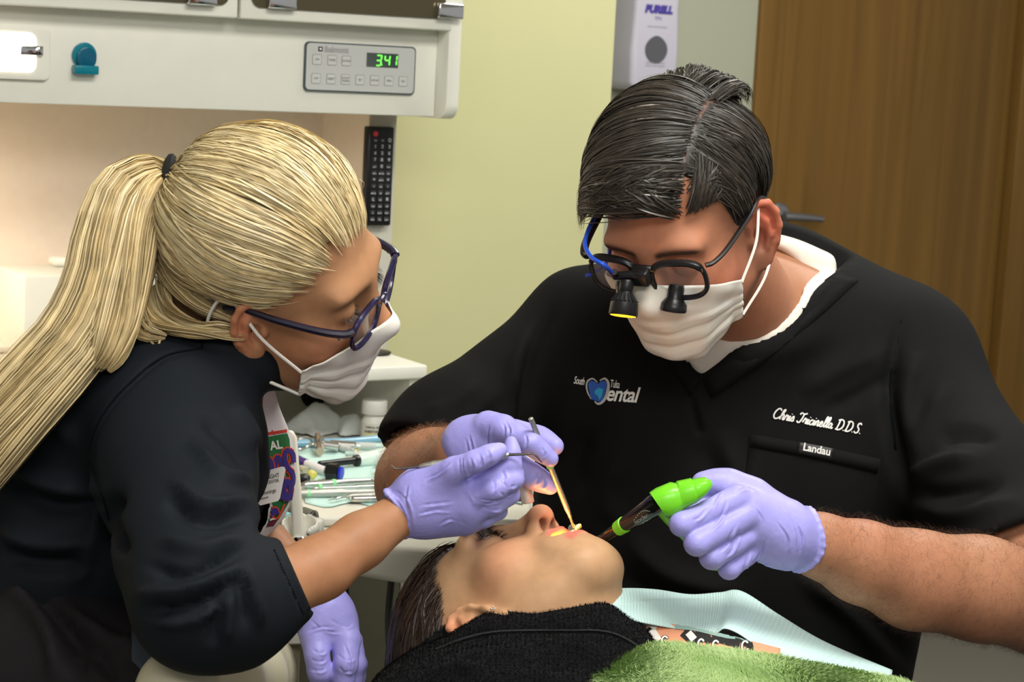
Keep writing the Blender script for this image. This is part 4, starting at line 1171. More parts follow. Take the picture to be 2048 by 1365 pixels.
def ray_pts(poly, bvh, off=0.0, dflt=2.1):
    out = []
    for (px, py) in poly:
        ray = FW+(px-W/2)/FPX*RT-(py-H/2)/FPX*UP; ray = ray/np.linalg.norm(ray)
        hit, nr, _, dist = bvh.ray_cast(Vector(CAM), Vector(ray))
        if hit is None: out.append(P(px, py, dflt))
        else:
            if nr.dot(Vector(ray)) > 0: nr = -nr
            p = np.array(hit)+np.array(nr)*off; dflt = float((p-CAM)@FW); out.append(p)
    return np.array(out)
def band_on(name, poly_a, poly_b, bvh, m, parent, thick=0.0012, lift=0.001, nv=4):
    """a sewn band between two pixel polylines, lying on the cloth."""
    a = spline2(poly_a, 6); b = spline2(poly_b, 6)
    rows = []
    for t in np.linspace(0, 1, nv): rows.append(ray_pts(a*(1-t)+b*t, bvh, lift))
    G = np.stack(rows)
    for _ in range(3): G[:, 1:-1] = (G[:, :-2]+2*G[:, 1:-1]+G[:, 2:])/4
    return sheet(name, G, m, parent, thick)
band_on('collar_band', [(1406, 758), (1500, 690), (1600, 604), (1672, 548)], [(1424, 796), (1530, 722), (1650, 622), (1716, 562)], scrub_bvh, M_BLACKCLOTH, scrub, 0.003)
band_on('collar_band', [(1400, 758), (1372, 722), (1345, 690)], [(1382, 792), (1348, 742), (1318, 706)], scrub_bvh, M_BLACKCLOTH, scrub, 0.003)
band_on('chest_pocket', [(1500, 868), (1630, 890), (1762, 918)], [(1484, 1010), (1620, 1034), (1752, 1050)], scrub_bvh, M_BLACKCLOTH, scrub, 0.0016, 0.0012, 8)
band_on('pocket_hem', [(1504, 870), (1630, 892), (1760, 920)], [(1500, 893), (1626, 917), (1756, 946)], scrub_bvh, M_BLACKCLOTH, scrub, 0.0016, 0.0026, 3)
band_on('brand_tag', [(1597, 884), (1632, 890), (1668, 897)], [(1594, 908), (1629, 915), (1664, 922)], scrub_bvh, mat('black_satin_tag', srgb(26, 26, 27), 0.5), scrub, 0.001, 0.0040, 4)
band_on('sleeve_seam', [(1800, 640), (1778, 780), (1788, 900)], [(1805, 640), (1783, 780), (1793, 900)], scrub_bvh, M_SEAM, scrub, 0.001, 0.0003, 3)

def text_px(body, x, y, size, ang=0.0, shear=0.0, offset=0.0, spacing=1.0, sx=1.0):
    """lettering in photo pixels: baseline start (x,y), size in px, ang in degrees (clockwise down)."""
    Vt, Ft = text_vf(body, 1.0, shear, offset, 'LEFT', spacing)
    a = math.radians(ang); X = Vt[:, 0]*size*sx; Y = -Vt[:, 1]*size
    return np.stack([x+X*math.cos(a)-Y*math.sin(a), y+X*math.sin(a)+Y*math.cos(a)], 1), Ft
scrub_dec = scrub_bvh
decal('embroidered_lettering', *merge_vf([text_px('South', 1146, 767, 21, 9, 0.15, 0.010, 0.9, 0.50)]), scrub_dec, M_EMB, scrub, 0.0012)
decal('embroidered_lettering', *merge_vf([text_px('Tulsa', 1220, 775, 22, 7, 0.05, 0.004, 0.9, 0.46)]), scrub_dec, M_EMB, scrub, 0.0012)
decal('embroidered_lettering', *merge_vf([text_px('ental', 1211, 801, 43, 4, 0.28, 0.020, 0.95, 0.80)]), scrub_dec, M_EMB, scrub, 0.0012)
tooth = [(1176, 768), (1182, 762), (1190, 764), (1196, 768), (1204, 763), (1212, 764), (1214, 774), (1211, 786), (1206, 800), (1200, 806), (1196, 796), (1192, 790), (1188, 800), (1183, 797), (1179, 784)]
decal('embroidered_tooth', *poly_px(spline2(tooth+[tooth[0]], 4)[:-1]), scrub_dec, mat('blue_thread', srgb(34, 86, 176), 0.6, bump=(2500, 0.4, 0.0005)), scrub, 0.0012, 8)
decal('embroidered_tooth', *poly_px([(1190, 782), (1198, 776), (1207, 779), (1205, 792), (1200, 801), (1196, 792), (1190, 788)]), scrub_dec, mat('cyan_thread', srgb(40, 160, 205), 0.6), scrub, 0.0016, 8)
decal('embroidered_outline', *merge_vf([stroke_px([(1200, 762), (1210, 758), (1217, 766), (1217, 780), (1212, 796), (1204, 806), (1196, 808), (1190, 803)], [2, 4, 5, 6, 6, 5, 4, 2]),
    stroke_px([(1196, 766), (1186, 758), (1176, 762), (1173, 772), (1176, 786), (1183, 799)], [1.5, 3, 3.5, 3.5, 3, 1.5])]), scrub_dec, M_EMB2, scrub, 0.0016, 8)
# script name, drawn as thread strokes: glyphs in a unit box, x advance last
GL = {
 'C': ([[(.62, .82), (.5, .98), (.28, .95), (.1, .6), (.1, .25), (.28, .02), (.55, .1), (.66, .25)]], .66),
 'h': ([[(0, .1), (.2, .6), (.3, .95), (.18, .9), (.1, .4), (.08, 0)], [(.08, .3), (.25, .5), (.36, .42), (.32, .1), (.42, .02), (.5, .14)]], .46),
 'r': ([[(0, .1), (.1, .42), (.14, .52), (.2, .42), (.32, .46), (.28, .2), (.3, .03), (.42, .14)]], .38),
 'i': ([[(0, .1), (.12, .46), (.08, .12), (.14, .02), (.24, .14)], [(.17, .66), (.19, .7)]], .22),
 's': ([[(0, .1), (.18, .5), (.26, .25), (.2, .04), (.06, .06)], [(.2, .04), (.34, .14)]], .34),
 'T': ([[(.08, .78), (.2, .95), (.45, .88), (.72, .98)], [(.46, .9), (.4, .4), (.28, .06), (.1, .04), (.02, .18)]], .56),
 'c': ([[(.3, .4), (.2, .48), (.06, .3), (.08, .06), (.22, .02), (.36, .14)]], .32),
 'n': ([[(0, .1), (.08, .46), (.06, .02)], [(.06, .28), (.2, .5), (.28, .4), (.26, .08), (.34, .02), (.42, .14)]], .40),
 'e': ([[(0, .12), (.22, .28), (.24, .44), (.14, .48), (.05, .28), (.1, .05), (.24, .02), (.38, .14)]], .34),
 'l': ([[(0, .1), (.2, .55), (.26, .92), (.16, .9), (.1, .35), (.14, .03), (.26, .12)]], .25),
 'a': ([[(.3, .42), (.16, .48), (.04, .25), (.1, .03), (.24, .14), (.32, .45)], [(.32, .45), (.28, .1), (.36, .02), (.46, .14)]], .46),
 'D': ([[(.2, .95), (.16, .4), (.12, .04)], [(.0, .1), (.12, .02), (.4, .06), (.62, .4), (.54, .85), (.28, .98), (.04, .86)]], .66),
 'S': ([[(.5, .82), (.38, .97), (.2, .86), (.22, .6), (.4, .4), (.38, .1), (.18, .02), (.02, .16)]], .54),
 '.': ([[(.06, .02), (.1, .06)]], .2), ' ': ([], .26)}
def script_px(body, x, y, size, ang, wd, shear=0.3):
    out = []; cx = 0.0; a = math.radians(ang)
    for ch in body:
        st, adv = GL[ch]
        for s in st:
            p = np.array(s); X = (cx+p[:, 0]+shear*p[:, 1])*size; Y = -p[:, 1]*size
            q = np.stack([x+X*math.cos(a)-Y*math.sin(a), y+X*math.sin(a)+Y*math.cos(a)], 1)
            out.append(stroke_px(q, wd, n=5))
        cx += adv
    return merge_vf(out)
decal('embroidered_name', *script_px('Chris Tricinella D.D.S.', 1543, 836, 21.5, 10.3, 3.0, 0.22), scrub_dec, M_EMB, scrub, 0.0012, 10)
decal('tag_lettering', *text_px('Landau', 1605, 900, 21, 11, 0, 0.03, 1.0, 0.92), scrub_dec, M_EMB, scrub, 0.0056)

# --- undershirt
ft = Field(b0, b1, 0.0043); ft.d = tee_d.copy()
pass
def tee_neck(X, Y, Z):
    line = np.interp(u, [1200, 1340, 1400, 1450, 1520, 1600, 1640], [560, 668, 672, 660, 625, 572, 540])
    return np.maximum((v-line)*d/FPX, d-2.17)
ft._op(tee_neck, ft.lo, ft.lo+ft.h*ft.n, 0.004, 'cut')
ft.cone(P(1470, 560, 2.08), P(1500, 600, 2.17), .062, .066, 0.004, mode='cut')
def low(X, Y, Z): return Z-(1.0+np.maximum(X-.2, 0)*1.05)+0*Y
ft._op(low, ft.lo, ft.lo+ft.h*ft.n, 0, 'cut')
def arms_off(X, Y, Z): return np.minimum(X-.08, .35-X)+0*Y+0*Z
ft._op(arms_off, ft.lo, ft.lo+ft.h*ft.n, 0, 'cut')
V, Q = ft.mesh(6)
V = V+vnormals(V, Q)*(0.002*wob(V, 30, 5))[:, None]
tee = mesh_np('undershirt', V, [Q], M_TEE, DT); tee['label'] = 'white crew-neck undershirt showing in the V of the scrubs'
tee_bvh = bvh_of(V, Q)

# --- body: head and neck, arms, trunk in one mesh
D_TONE = np.array(srgb(184, 124, 94)); D_RED = np.array(srgb(205, 95, 75))
nbl = DF.to_local(D_NECK)
hf = head_field(dict(jaw=1.08, neck=nbl, neckr=(.055, .056), ears=(-1, 1), flare=.95, earsize=1.14, eary=.002, earz=-.020))
V, Q = hf.mesh(1)
DH_L, DH_Q = V, Q
D_BVH = bvh_of(V, Q)
cH = head_colors(V, D_TONE, D_RED, 0.55, lip=srgb(170, 90, 80), brow=srgb(52, 38, 30), stubble=np.array(srgb(120, 84, 66)))
VH = DF.to_world(V)
fb = Field(b0, np.array([.72, 2.55, 1.32]), 0.0052)
dentist_torso(fb, 0.022)
fb.cone(D_NECK, P(1500, 700, 2.18), .054, .06, 0.03)
# right arm (image left)
fb.chain([P(1148, 655, 2.20), P(925, 870, 2.11), P(850, 965, 2.045)], [.045, .047, .045], 0.03)
fb.chain([P(850, 965, 2.045), P(872, 955, 1.96), P(925, 912, 1.83)], [.045, .042, .028], 0.03)
# left arm (image right)
fb.chain([P(1825, 742, 2.17), P(1965, 990, 2.05), P(2085, 1210, 1.94)], [.055, .052, .049], 0.03)
fb.chain([P(2085, 1210, 1.94), P(1960, 1178, 1.90), P(1829, 1160, 1.87), P(1722, 1124, 1.84), P(1640, 1092, 1.82), P(1570, 1072, 1.80)], [.048, .049, .0455, .037, .0285, .0215], 0.012)
VB, QB = fb.mesh(2)
cB = np.tile(np.array(srgb(166, 118, 88)), (len(VB), 1)); cB = mix(cB, D_RED, 0.06+0.06*wob(VB, 40, 8))
body = mesh_np('body', np.vstack([VH, VB]), [DH_Q, QB+len(VH)], M_SKIN, DT, True, np.vstack([cH, cB]))
D_ARM_V, D_ARM_Q = VB, QB

# arm hair
def body_hair(name, V, Q, sel, count, length, lean, m, parent, seed, wid=0.00016):
    g = np.random.default_rng(seed); N = vnormals(V, Q)
    cen = V[Q].mean(1); nq = N[Q].mean(1); ok = np.where(sel(cen, nq))[0]
    area = np.linalg.norm(np.cross(V[Q[ok, 2]]-V[Q[ok, 0]], V[Q[ok, 3]]-V[Q[ok, 1]]), axis=1)
    ch = g.choice(ok, count, p=area/area.sum())
    w = g.dirichlet((1, 1, 1, 1), count)
    root = (V[Q[ch]]*w[..., None]).sum(1); n = nq[ch]
    L = length*g.uniform(.5, 1.2, count)
    ln = np.asarray(lean)[None, :]+g.normal(scale=.35, size=(count, 3))
    ln = ln-n*(ln*n).sum(1)[:, None]; ln /= np.linalg.norm(ln, axis=1)[:, None]
    t = np.linspace(0, 1, 4)
    up = g.uniform(.25, .6, count)[:, None, None]
    S = root[:, None, :]+L[:, None, None]*(t[None, :, None]*ln[:, None, :]*(1-up*.4)+up*np.sin(t*1.6)[None, :, None]*n[:, None, :])
    Wd = wid*(1-0.7*t)[None, :]*np.ones((count, 1))
    nr = np.cross(ln, g.normal(size=(count, 3)))[:, None, :]*np.ones((1, 4, 1))
    return ribbons(name, S, Wd, nr, m, parent, None, 3.1, seed)
M_ARMHAIR = mat('brown_body_hair', srgb(74, 50, 36), 0.5)
def selL(c, n):
    u, v, d = proj(c); return (u > 1600) & (v > 1000) & (d < 2.02)
ah = body_hair('arm_hair', VB, QB, selL, 12000, .012, P(1600, 1100, 1.8)-P(1900, 1180, 1.88), M_ARMHAIR, DT, 4, .00011); ah['kind'] = 'stuff'
def selR(c, n):
    u, v, d = proj(c); return (u < 960) & (v > 840) & (d < 2.09)
ah = body_hair('arm_hair', VB, QB, selR, 9000, .012, P(860, 1000, 1.9)-P(860, 880, 2.0), mat('tan_body_hair', srgb(150, 108, 76), 0.5), DT, 5, .00012); ah['kind'] = 'stuff'

# --- hair
M_DHAIR = mat('dark_brown_hair', (0.03, 0.022, 0.016), 0.42, spec=0.4, attr='Col', noise=(60, 0.25))
hc = np.array([0, -.015, .038]); hr0 = np.array([.0745, .097, .083])
def hairline(y, x=0):
    return np.interp(y, [-.13, -.075, -.05, -.036, -.022, -.004, .004, .020, .026, .036, .05, .066, .080, .1],
                        [-.085, -.078, -.06, -.02, .022, .022, -.024, -.026, .006, .044, .084, .104, .112, .112])
fh = Field((-.105, -.13, -.10), (.105, .12, .145), 0.0025)
fh.ell(hc, hr0+np.array([.0045, .0045, .0040]), 0)
fh.ell((0, -.05, -.01), (.064, .056, .070), 0.02)
def hl(X, Y, Z):
    zl = hairline(Y[0, :, 0]).astype(np.float32)[None, :, None]
    return Z-zl+0*X
fh._op(hl, fh.lo, fh.lo+fh.h*fh.n, 0.006, 'cut')
fh.ell((0, .05, -.03), (.055, .10, .085), 0.004, mode='cut')
V, Q = fh.mesh(2)
hairV = [DF.to_world(V)]; hairQ = Q
dhair = mesh_np('hair', hairV[0], [Q], M_DHAIR, DT, True, np.where((np.abs(V[:, 0]+.034-.0*V[:, 1]) < .0035)[:, None] & (V[:, 1] > -.05)[:, None] & (V[:, 2] > .05)[:, None], np.array([[.16, .085, .065]]), np.array([[.020, .015, .011]])))
dhair['label'] = 'short dark brown hair parted at the side'
g_loc = DF.dir_local((0, 0, -1))
def strand_set(n, fA, fB, T, lift, droop, seed, clump=0.5, hr=None, nclump=60, jitter=.05, wid=.0011, side_curl=None):
    g = np.random.default_rng(seed)
    A, B, lf, dr = [], [], [], []
    ga = g.uniform(size=(nclump, 3)); 
    idx = g.integers(0, nclump, n)
    par = ga[idx]*clump+g.uniform(size=(n, 3))*(1-clump)
    A = fA(par)+g.normal(scale=jitter*.5, size=(n, 3)); B = fB(par)+g.normal(scale=jitter, size=(n, 3))
    t = np.linspace(0, 1, T)
    cl = g.uniform(size=nclump)[idx]
    L = lift(t[None, :], par, cl[:, None])+g.normal(scale=.0009, size=(n, 1))
    S, N = strands_ell(hc, hr if hr is not None else hr0, A, B, T, L)
    dd = droop(par)*g.uniform(.6, 1.2, n)
    S = S+g_loc[None, None, :]*(dd[:, None]*(t[None, :]**2.6))[..., None]
    cut_ = g.uniform(.80, 1.0, n)
    for i_ in range(n):
        S[i_] = np.stack([np.interp(t*cut_[i_], t, S[i_][:, q_]) for q_ in range(3)], 1)
    Wd = wid*np.interp(t, [0, .1, .7, 1], [.6, 1, .9, .15])[None, :]*g.uniform(.6, 1.3, (n, 1))
    sh = g.uniform(.55, 1.7, n)*(.75+.5*cl)
    return S, N, Wd, sh
sets = []
nrm = lambda p: (np.asarray(p)-hc)/hr0
# top: from the parting across to the right
def A1(p):
    y = .074-.130*p[:, 0]; x = -.034+.050*p[:, 1]**2.2+.010*np.maximum(0, p[:, 0]-.6)
    z = np.full(len(y), .12); return np.stack([(x-hc[0])/hr0[0], (y-hc[1])/hr0[1], np.sqrt(np.maximum(0.02, 1-((x)/hr0[0])**2-((y-hc[1])/hr0[1])**2))], 1)
def B1(p):
    y = .072-.115*p[:, 0]+.008; front = np.clip(1-p[:, 0]*2.6, 0, 1)
    x = .078-.018*front*p[:, 2]; z = .036+.035*p[:, 2]+.016*front
    return np.stack([x/hr0[0], (y-hc[1])/hr0[1]*.9, (z-hc[2])/hr0[2]], 1)
sets.append(strand_set(5200, A1, B1, 16, lambda t, p, c: .007+.013*np.sin(np.clip(t, 0, 1)*2.2)*(.7+.6*c)+.010*np.clip(1-p[:, :1]*3, 0, 1)*t, lambda p: .022*np.clip(1-p[:, 0]*2.2, 0.1, 1), 11, .78, None, 95, .045, .0015))
# fringe falling over the right of the forehead
def A2(p):
    y = .050+.030*p[:, 0]; x = -.036+.062*p[:, 1]
    return np.stack([x/hr0[0], (y-hc[1])/hr0[1], np.sqrt(np.maximum(.05, 1-(x/hr0[0])**2-((y-hc[1])/hr0[1])**2))], 1)
def B2(p):
    return np.stack([(-.012+.092*p[:, 1])/hr0[0], (.088-.045*p[:, 1]-hc[1])/hr0[1], (.097-.010*p[:, 2]-.024*p[:, 1]-hc[2])/hr0[2]], 1)
sets.append(strand_set(2400, A2, B2, 14, lambda t, p, c: .008+.014*np.sin(t*2.4)*(.6+.6*c)+.006*t, lambda p: .006+.052*p[:, 1]**2.5, 12, .8, None, 40, .055, .0014))
# left side below the parting, combed down and back
def A3(p):
    y = .080-.150*p[:, 0]; x = -.036-.030*p[:, 1]
    return np.stack([x/hr0[0], (y-hc[1])/hr0[1], np.sqrt(np.maximum(.05, 1-(x/hr0[0])**2-((y-hc[1])/hr0[1])**2))], 1)
def B3(p):
    y = .066-.150*p[:, 0]; x = np.full(len(y), -.0745); z = hairline(y)+.006+.055*p[:, 2]*(y < .1)
    z = np.maximum(z, np.where(y > .03, .035+.03*p[:, 2], z))
    return np.stack([x/hr0[0], (y-hc[1])/hr0[1], (z-hc[2])/hr0[2]], 1)
sets.append(strand_set(3400, A3, B3, 12, lambda t, p, c: .006+.004*np.sin(t*3)*(.5+.7*c), lambda p: 0*p[:, 0], 13, .6, None, 90, .05, .0012))
# crown tufts
def A4(p):
    y = -.035-.055*p[:, 0]; x = -.045+.085*p[:, 1]
    return np.stack([x/hr0[0], (y-hc[1])/hr0[1], np.sqrt(np.maximum(.05, 1-(x/hr0[0])**2-((y-hc[1])/hr0[1])**2))], 1)
def B4(p):
    y = -.075-.030*p[:, 2]; x = -.050+.10*p[:, 1]
    return np.stack([x/hr0[0], (y-hc[1])/hr0[1], (.045+.04*p[:, 0]-hc[2])/hr0[2]+.2], 1)
sets.append(strand_set(1300, A4, B4, 12, lambda t, p, c: .006+.020*np.sin(t*2.6)*np.clip(c*1.5-.5, 0.05, 1), lambda p: .004+0*p[:, 0], 14, .86, None, 36, .04, .0011))
# right side, short
def A5(p):
    y = .055-.13*p[:, 0]; z = .075+.02*p[:, 1]
    return np.stack([np.full(len(y), .068)/hr0[0], (y-hc[1])/hr0[1], (z-hc[2])/hr0[2]], 1)
def B5(p):
    y = .045-.13*p[:, 0]; z = hairline(y)+.008+.03*p[:, 2]
    return np.stack([np.full(len(y), .0745)/hr0[0], (y-hc[1])/hr0[1], (z-hc[2])/hr0[2]], 1)
sets.append(strand_set(1200, A5, B5, 10, lambda t, p, c: .006+.003*np.sin(t*3), lambda p: 0*p[:, 0], 15, .5, None, 50, .05, .0012))
for i, (S, N, Wd, sh) in enumerate(sets):
    colr = np.clip(np.array([.028, .0225, .0175])[None, :]*sh[:, None], 0, .2)
    gray = np.random.default_rng(50+i).uniform(size=len(sh)) > .988
    colr[gray] = (.30, .27, .24)
    o = ribbons('hair_strands', DF.to_world(S.reshape(-1, 3)).reshape(S.shape), Wd, N@DF.M, M_DHAIR, DT, colr, 0.75, 20+i)
    o['kind'] = 'stuff'

# --- mask
G = fix_mask(D_BVH, DF, {'ang': (31, 16, -47, -22, 66)})
nu, nv = G.shape[:2]
dmask = sheet('face_mask', DF.to_world(G.reshape(-1, 3)).reshape(G.shape), M_MASK, DT, 0.0012)
dmask['label'] = 'white pleated surgical mask'
def ear_loop(G, fr, sx, parent):
    e = 0 if sx < 0 else -1
    top, bot = G[e, 2], G[e, -4]
    ear_t = np.array([sx*.078, -.016, .014]); ear_b = np.array([sx*.080, -.026, -.038]); beh = np.array([sx*.080, -.032, -.012])
    pts = spline2([top, (top+ear_t)/2+np.array([sx*.006, 0, 0]), ear_t, beh, ear_b, (bot+ear_b)/2+np.array([sx*.008, 0, 0]), bot], 8)
    return tube('ear_loop', fr.to_world(pts), .0015, M_LOOP, parent, 6)
for sx in (-1, 1): ear_loop(G, DF, sx, dmask)
# ------------------------------------------------------------------ dentist's gloved hands
def glove(name, f, parent, lines, amp=.0005, wid=2.4, seed=0, label=None, lump=.0007):
    V, Q = f.mesh(2)
    V = V+vnormals(V, Q)*(lump*wob(V, 90, seed))[:, None]
    V = creases(V, Q, lines, amp, wid)
    o = mesh_np(name, V, [Q], M_GLOVE, parent)
    if label: o['label'] = label
    return o
def cuff_ring(f, c, n, r, tr=.0022, k=.002, flat=None):
    """rolled rim of a glove cuff: a ring of radius r around axis n."""
    n = n/np.linalg.norm(n); a = np.cross(n, (0.3, 0.2, 0.93)); a /= np.linalg.norm(a); b = np.cross(n, a)
    pts = [c+r*(math.cos(t)*a+math.sin(t)*b)+n*0.0025*math.sin(3*t+1) for t in np.linspace(0, 2*PI, 25)]
    f.chain(pts, [tr]*25, k)
def open_cuff(f, c, n, r, depth):
    n = n/np.linalg.norm(n)
    def pl(X, Y, Z):
        t = (X-c[0])*n[0]+(Y-c[1])*n[1]+(Z-c[2])*n[2]
        rr = np.sqrt((X-c[0])**2+(Y-c[1])**2+(Z-c[2])**2)
        return np.maximum(-t, rr-2.2*r)
    f._op(pl, c-2.3*r, c+2.3*r, 0.0, 'cut')

# left fist (image right) round the curing light
pf = []
kn = {'i': (P(1472, 1000, 1.765), P(1364, 1049, 1.735)), 'm': (P(1494, 1030, 1.765), P(1393, 1087, 1.735)),
      'r': (P(1510, 1060, 1.775), P(1424, 1115, 1.748)), 'p': (P(1522, 1088, 1.785), P(1458, 1138, 1.765))}
wr = P(1606, 1080, 1.810)
f = hand_field([P(1320, 930, 1.730), P(1640, 1180, 1.730), P(1500, 1050, 1.870), P(1640, 1080, 1.810)])
f.cone(wr, P(1555, 1070, 1.795), .0288, .028, 0, flat=(cv(0, 0, 1), .95))
for (qx, qy, qd, qr) in ((1478, 1002, 1.772, .0145), (1497, 1030, 1.770, .0145), (1512, 1060, 1.778, .0140), (1524, 1088, 1.788, .0125)):
    f.cone(P(1562, 1068+(qy-1045)*.25, 1.795), P(qx, qy, qd), .0245, qr, .012)
for key, (a, b) in kn.items():
    r0, r1 = {'i': (.0125, .0112), 'm': (.0128, .0115), 'r': (.0122, .0108), 'p': (.0112, .0095)}[key]
    away = FW*0.040+0*UP; c = b+away*(.9 if key != 'p' else .75)+(a-b)*.10; e = c+(a-b)*.42+FW*.004
    finger(f, [P(*[0, 0, 1])*0+a+(wr-a)*.25, a, b, c, e], [r0, r0*.97, r1, r1*.95, r1*.85], .0022)
# thumb along the top behind the gun
finger(f, [P(1560, 1040, 1.795), P(1505, 990, 1.795), P(1455, 968, 1.795), P(1405, 966, 1.790)], [.018, .0135, .0112, .0098], .010)
open_cuff(f, P(1606, 1080, 1.810), P(1640, 1084, 1.820)-P(1570, 1074, 1.800), .036, .02)
cuff_ring(f, P(1605, 1080, 1.810), P(1640, 1084, 1.820)-P(1570, 1074, 1.800), .0286, .0022)
glove('glove', f, DT, [[(1560, 1010), (1590, 1060), (1588, 1120)], [(1570, 1012), (1597, 1050), (1601, 1090)], [(1455, 1000), (1440, 1040), (1418, 1062)], [(1472, 1050), (1452, 1090), (1440, 1105)],
      [(1480, 1060), (1465, 1100), (1452, 1115)], [(1500, 1100), (1490, 1135), (1486, 1150)], [(1530, 1080), (1520, 1110), (1500, 1140)], [(1545, 1110), (1560, 1125), (1575, 1140)], [(1440, 985), (1430, 1000), (1425, 1015)],
      [(1550, 1040), (1575, 1075), (1572, 1110)], [(1420, 1010), (1400, 1035), (1385, 1042)], [(1500, 1010), (1515, 1022), (1525, 1040)], [(1580, 1030), (1602, 1070), (1598, 1115)], [(1505, 1125), (1520, 1130), (1540, 1128)], [(1470, 985), (1490, 978), (1510, 985)]], .0006, 2.4, 31, 'lavender nitrile glove closed round the curing light')

# right hand (image left) with the mirror handle
D0 = 1.80
f = hand_field([P(870, 810, 1.76), P(1140, 1000, 1.76), P(900, 900, 1.88), P(1140, 1000, 1.84)])
wr2 = P(915, 915, 1.845)
f.cone(wr2, P(950, 893, 1.82), .026, .027, 0, flat=(cv(0, 0, 1), .8))
f.cone(P(945, 888, 1.82), P(976, 853, 1.80), .024, .0125, .012)
f.cone(P(945, 893, 1.82), P(996, 872, 1.795), .023, .0125, .012)
f.cone(P(945, 900, 1.825), P(990, 905, 1.805), .022, .013, .012)
f.cone(P(945, 905, 1.83), P(970, 925, 1.82), .020, .012, .012)
finger(f, [P(976, 853, 1.80), P(1008, 858, 1.785), P(1062, 888, 1.765), P(1100, 918, 1.768)], [.0130, .0118, .0105, .0078], .005)
finger(f, [P(990, 895, 1.80), P(1030, 930, 1.79), P(1066, 954, 1.785), P(1100, 972, 1.792)], [.0130, .0112, .0108, .0082], .005)
finger(f, [P(975, 915, 1.815), P(1010, 950, 1.82), P(1035, 978, 1.835), P(1045, 985, 1.85)], [.0125, .011, .010, .008], .005)
finger(f, [P(960, 930, 1.825), P(985, 965, 1.84), P(1005, 985, 1.86), P(1010, 985, 1.875)], [.0120, .010, .009, .0075], .005)
finger(f, [P(975, 880, 1.83), P(1030, 870, 1.835), P(1078, 880, 1.825), P(1110, 893, 1.815)], [.0150, .012, .0105, .0085], .008)
open_cuff(f, P(909, 918, 1.86), wr2-P(958, 895, 1.815), .034, .02)
cuff_ring(f, P(911, 917, 1.854), wr2-P(958, 895, 1.815), .0258, .002)
glove('glove', f, DT, [[(938, 870), (945, 895), (950, 920)], [(932, 880), (938, 905), (942, 925)], [(978, 850), (975, 880), (978, 900)], [(1005, 845), (1010, 858), (1008, 872)], [(1010, 842), (1020, 860), (1016, 875)],
      [(1050, 868), (1054, 882), (1050, 895)], [(1085, 895), (1090, 908), (1084, 920)], [(1075, 945), (1078, 958), (1072, 968)], [(1090, 955), (1090, 968), (1084, 976)]], .0006, 2.2, 32, 'lavender nitrile glove holding the mirror handle')

# --- mouth mirror held in the right hand
mm = empty('mouth_mirror', P(1100, 940, 1.775), 'slim steel dental mirror handle reaching from the dentist\'s right glove into the mouth', 'dental mirror')
a, b = P(1061, 836, 1.755), P(1138, 1028, 1.80)
lathe('handle', [(0, .0012), (.0008, .0024), (np.linalg.norm(b-a)*.45, .0027), (np.linalg.norm(b-a)-.006, .0027), (np.linalg.norm(b-a), .0019)], M_STEELK, mm, a, b, 10)
lathe('identification_ring', [(0, .0027), (.0005, .0034), (.0035, .0034), (.004, .0027)], mat('green_silicone', srgb(140, 214, 150), .5), mm, P(1098.5, 929, 1.777), b, 16)
lathe('shank', [(0, .0019), (.004, .0019), (.005, .0014), (.016, .0012)], M_STEEL, mm, b, P(1147, 1054, 1.808), 10)
hd = P(1150, 1062, 1.812)
lathe('mirror_head', [(0, .006), (.0006, .0068), (.0018, .0068), (.0022, .006)], M_STEEL, mm, hd, hd+cv(.2, .7, .5), 20)

# --- curing light
cl = empty('curing_light', P(1360, 1000, 1.70), 'cordless curing light with a bright green head and black tapered light guide', 'curing light')
M_GREEN = mat('lime_green_plastic', srgb(118, 212, 40), 0.28, spec=0.5)
M_GREEN2 = mat('lime_ring_plastic', srgb(130, 222, 40), 0.35)
# head: two stepped sections and a rounded tail along its axis
def loft(name, secs, m, parent, n=28):
    """secs: (centre, half-height vector, half-depth vector, squareness)"""
    V, F = [], []
    for (c, hv, dv, e) in secs:
        for j in range(n):
            t = 2*PI*j/n; cx, sx = math.cos(t), math.sin(t)
            V.append(c+hv*math.copysign(abs(cx)**e, cx)+dv*math.copysign(abs(sx)**e, sx))
    for i in range(len(secs)-1):
        for j in range(n): F.append((i*n+j, i*n+(j+1) % n, (i+1)*n+(j+1) % n, (i+1)*n+j))
    F += [tuple(range(n-1, -1, -1)), tuple(range((len(secs)-1)*n, len(secs)*n))]
    o = mesh_np(name, np.array(V), F, m, parent, True); fixn(o); autosharp(o, 38); return o
dG = 1.745
def sec(px0, py0, px1, py1, dep, d=dG, e=.75):
    a, b = P(px0, py0, d), P(px1, py1, d); return ((a+b)/2, (a-b)/2, FW*dep, e)
gb = loft('green_head', [sec(1303, 990, 1329, 1026, .010), sec(1299, 986, 1330, 1032, .0145), sec(1312, 977, 1345, 1036, .016), sec(1341, 965, 1362, 1024, .0165), sec(1347, 966, 1366, 1020, .0155),
     sec(1351, 967, 1369, 1018, .0155), sec(1354, 963, 1371, 1016, .0160), sec(1382, 957, 1392, 1006, .0155), sec(1385, 960, 1394, 1004, .0142), sec(1388, 958, 1397, 1002, .0145), sec(1410, 955, 1412, 990, .0125), sec(1420, 960, 1420, 980, .008), sec(1424.5, 967, 1424.5, 972, .003)], M_GREEN, cl)
# grip down inside the fist
gp = loft('grip', [((P(1345, 1020, 1.752)), UP*.0+RT*.017, FW*.014, .8), (P(1362, 1045, 1.758), RT*.0150, FW*.013, .8), (P(1400, 1085, 1.765), RT*.0140, FW*.0115, .8), (P(1450, 1140, 1.775), RT*.013, FW*.011, .8)], M_GREEN, cl)
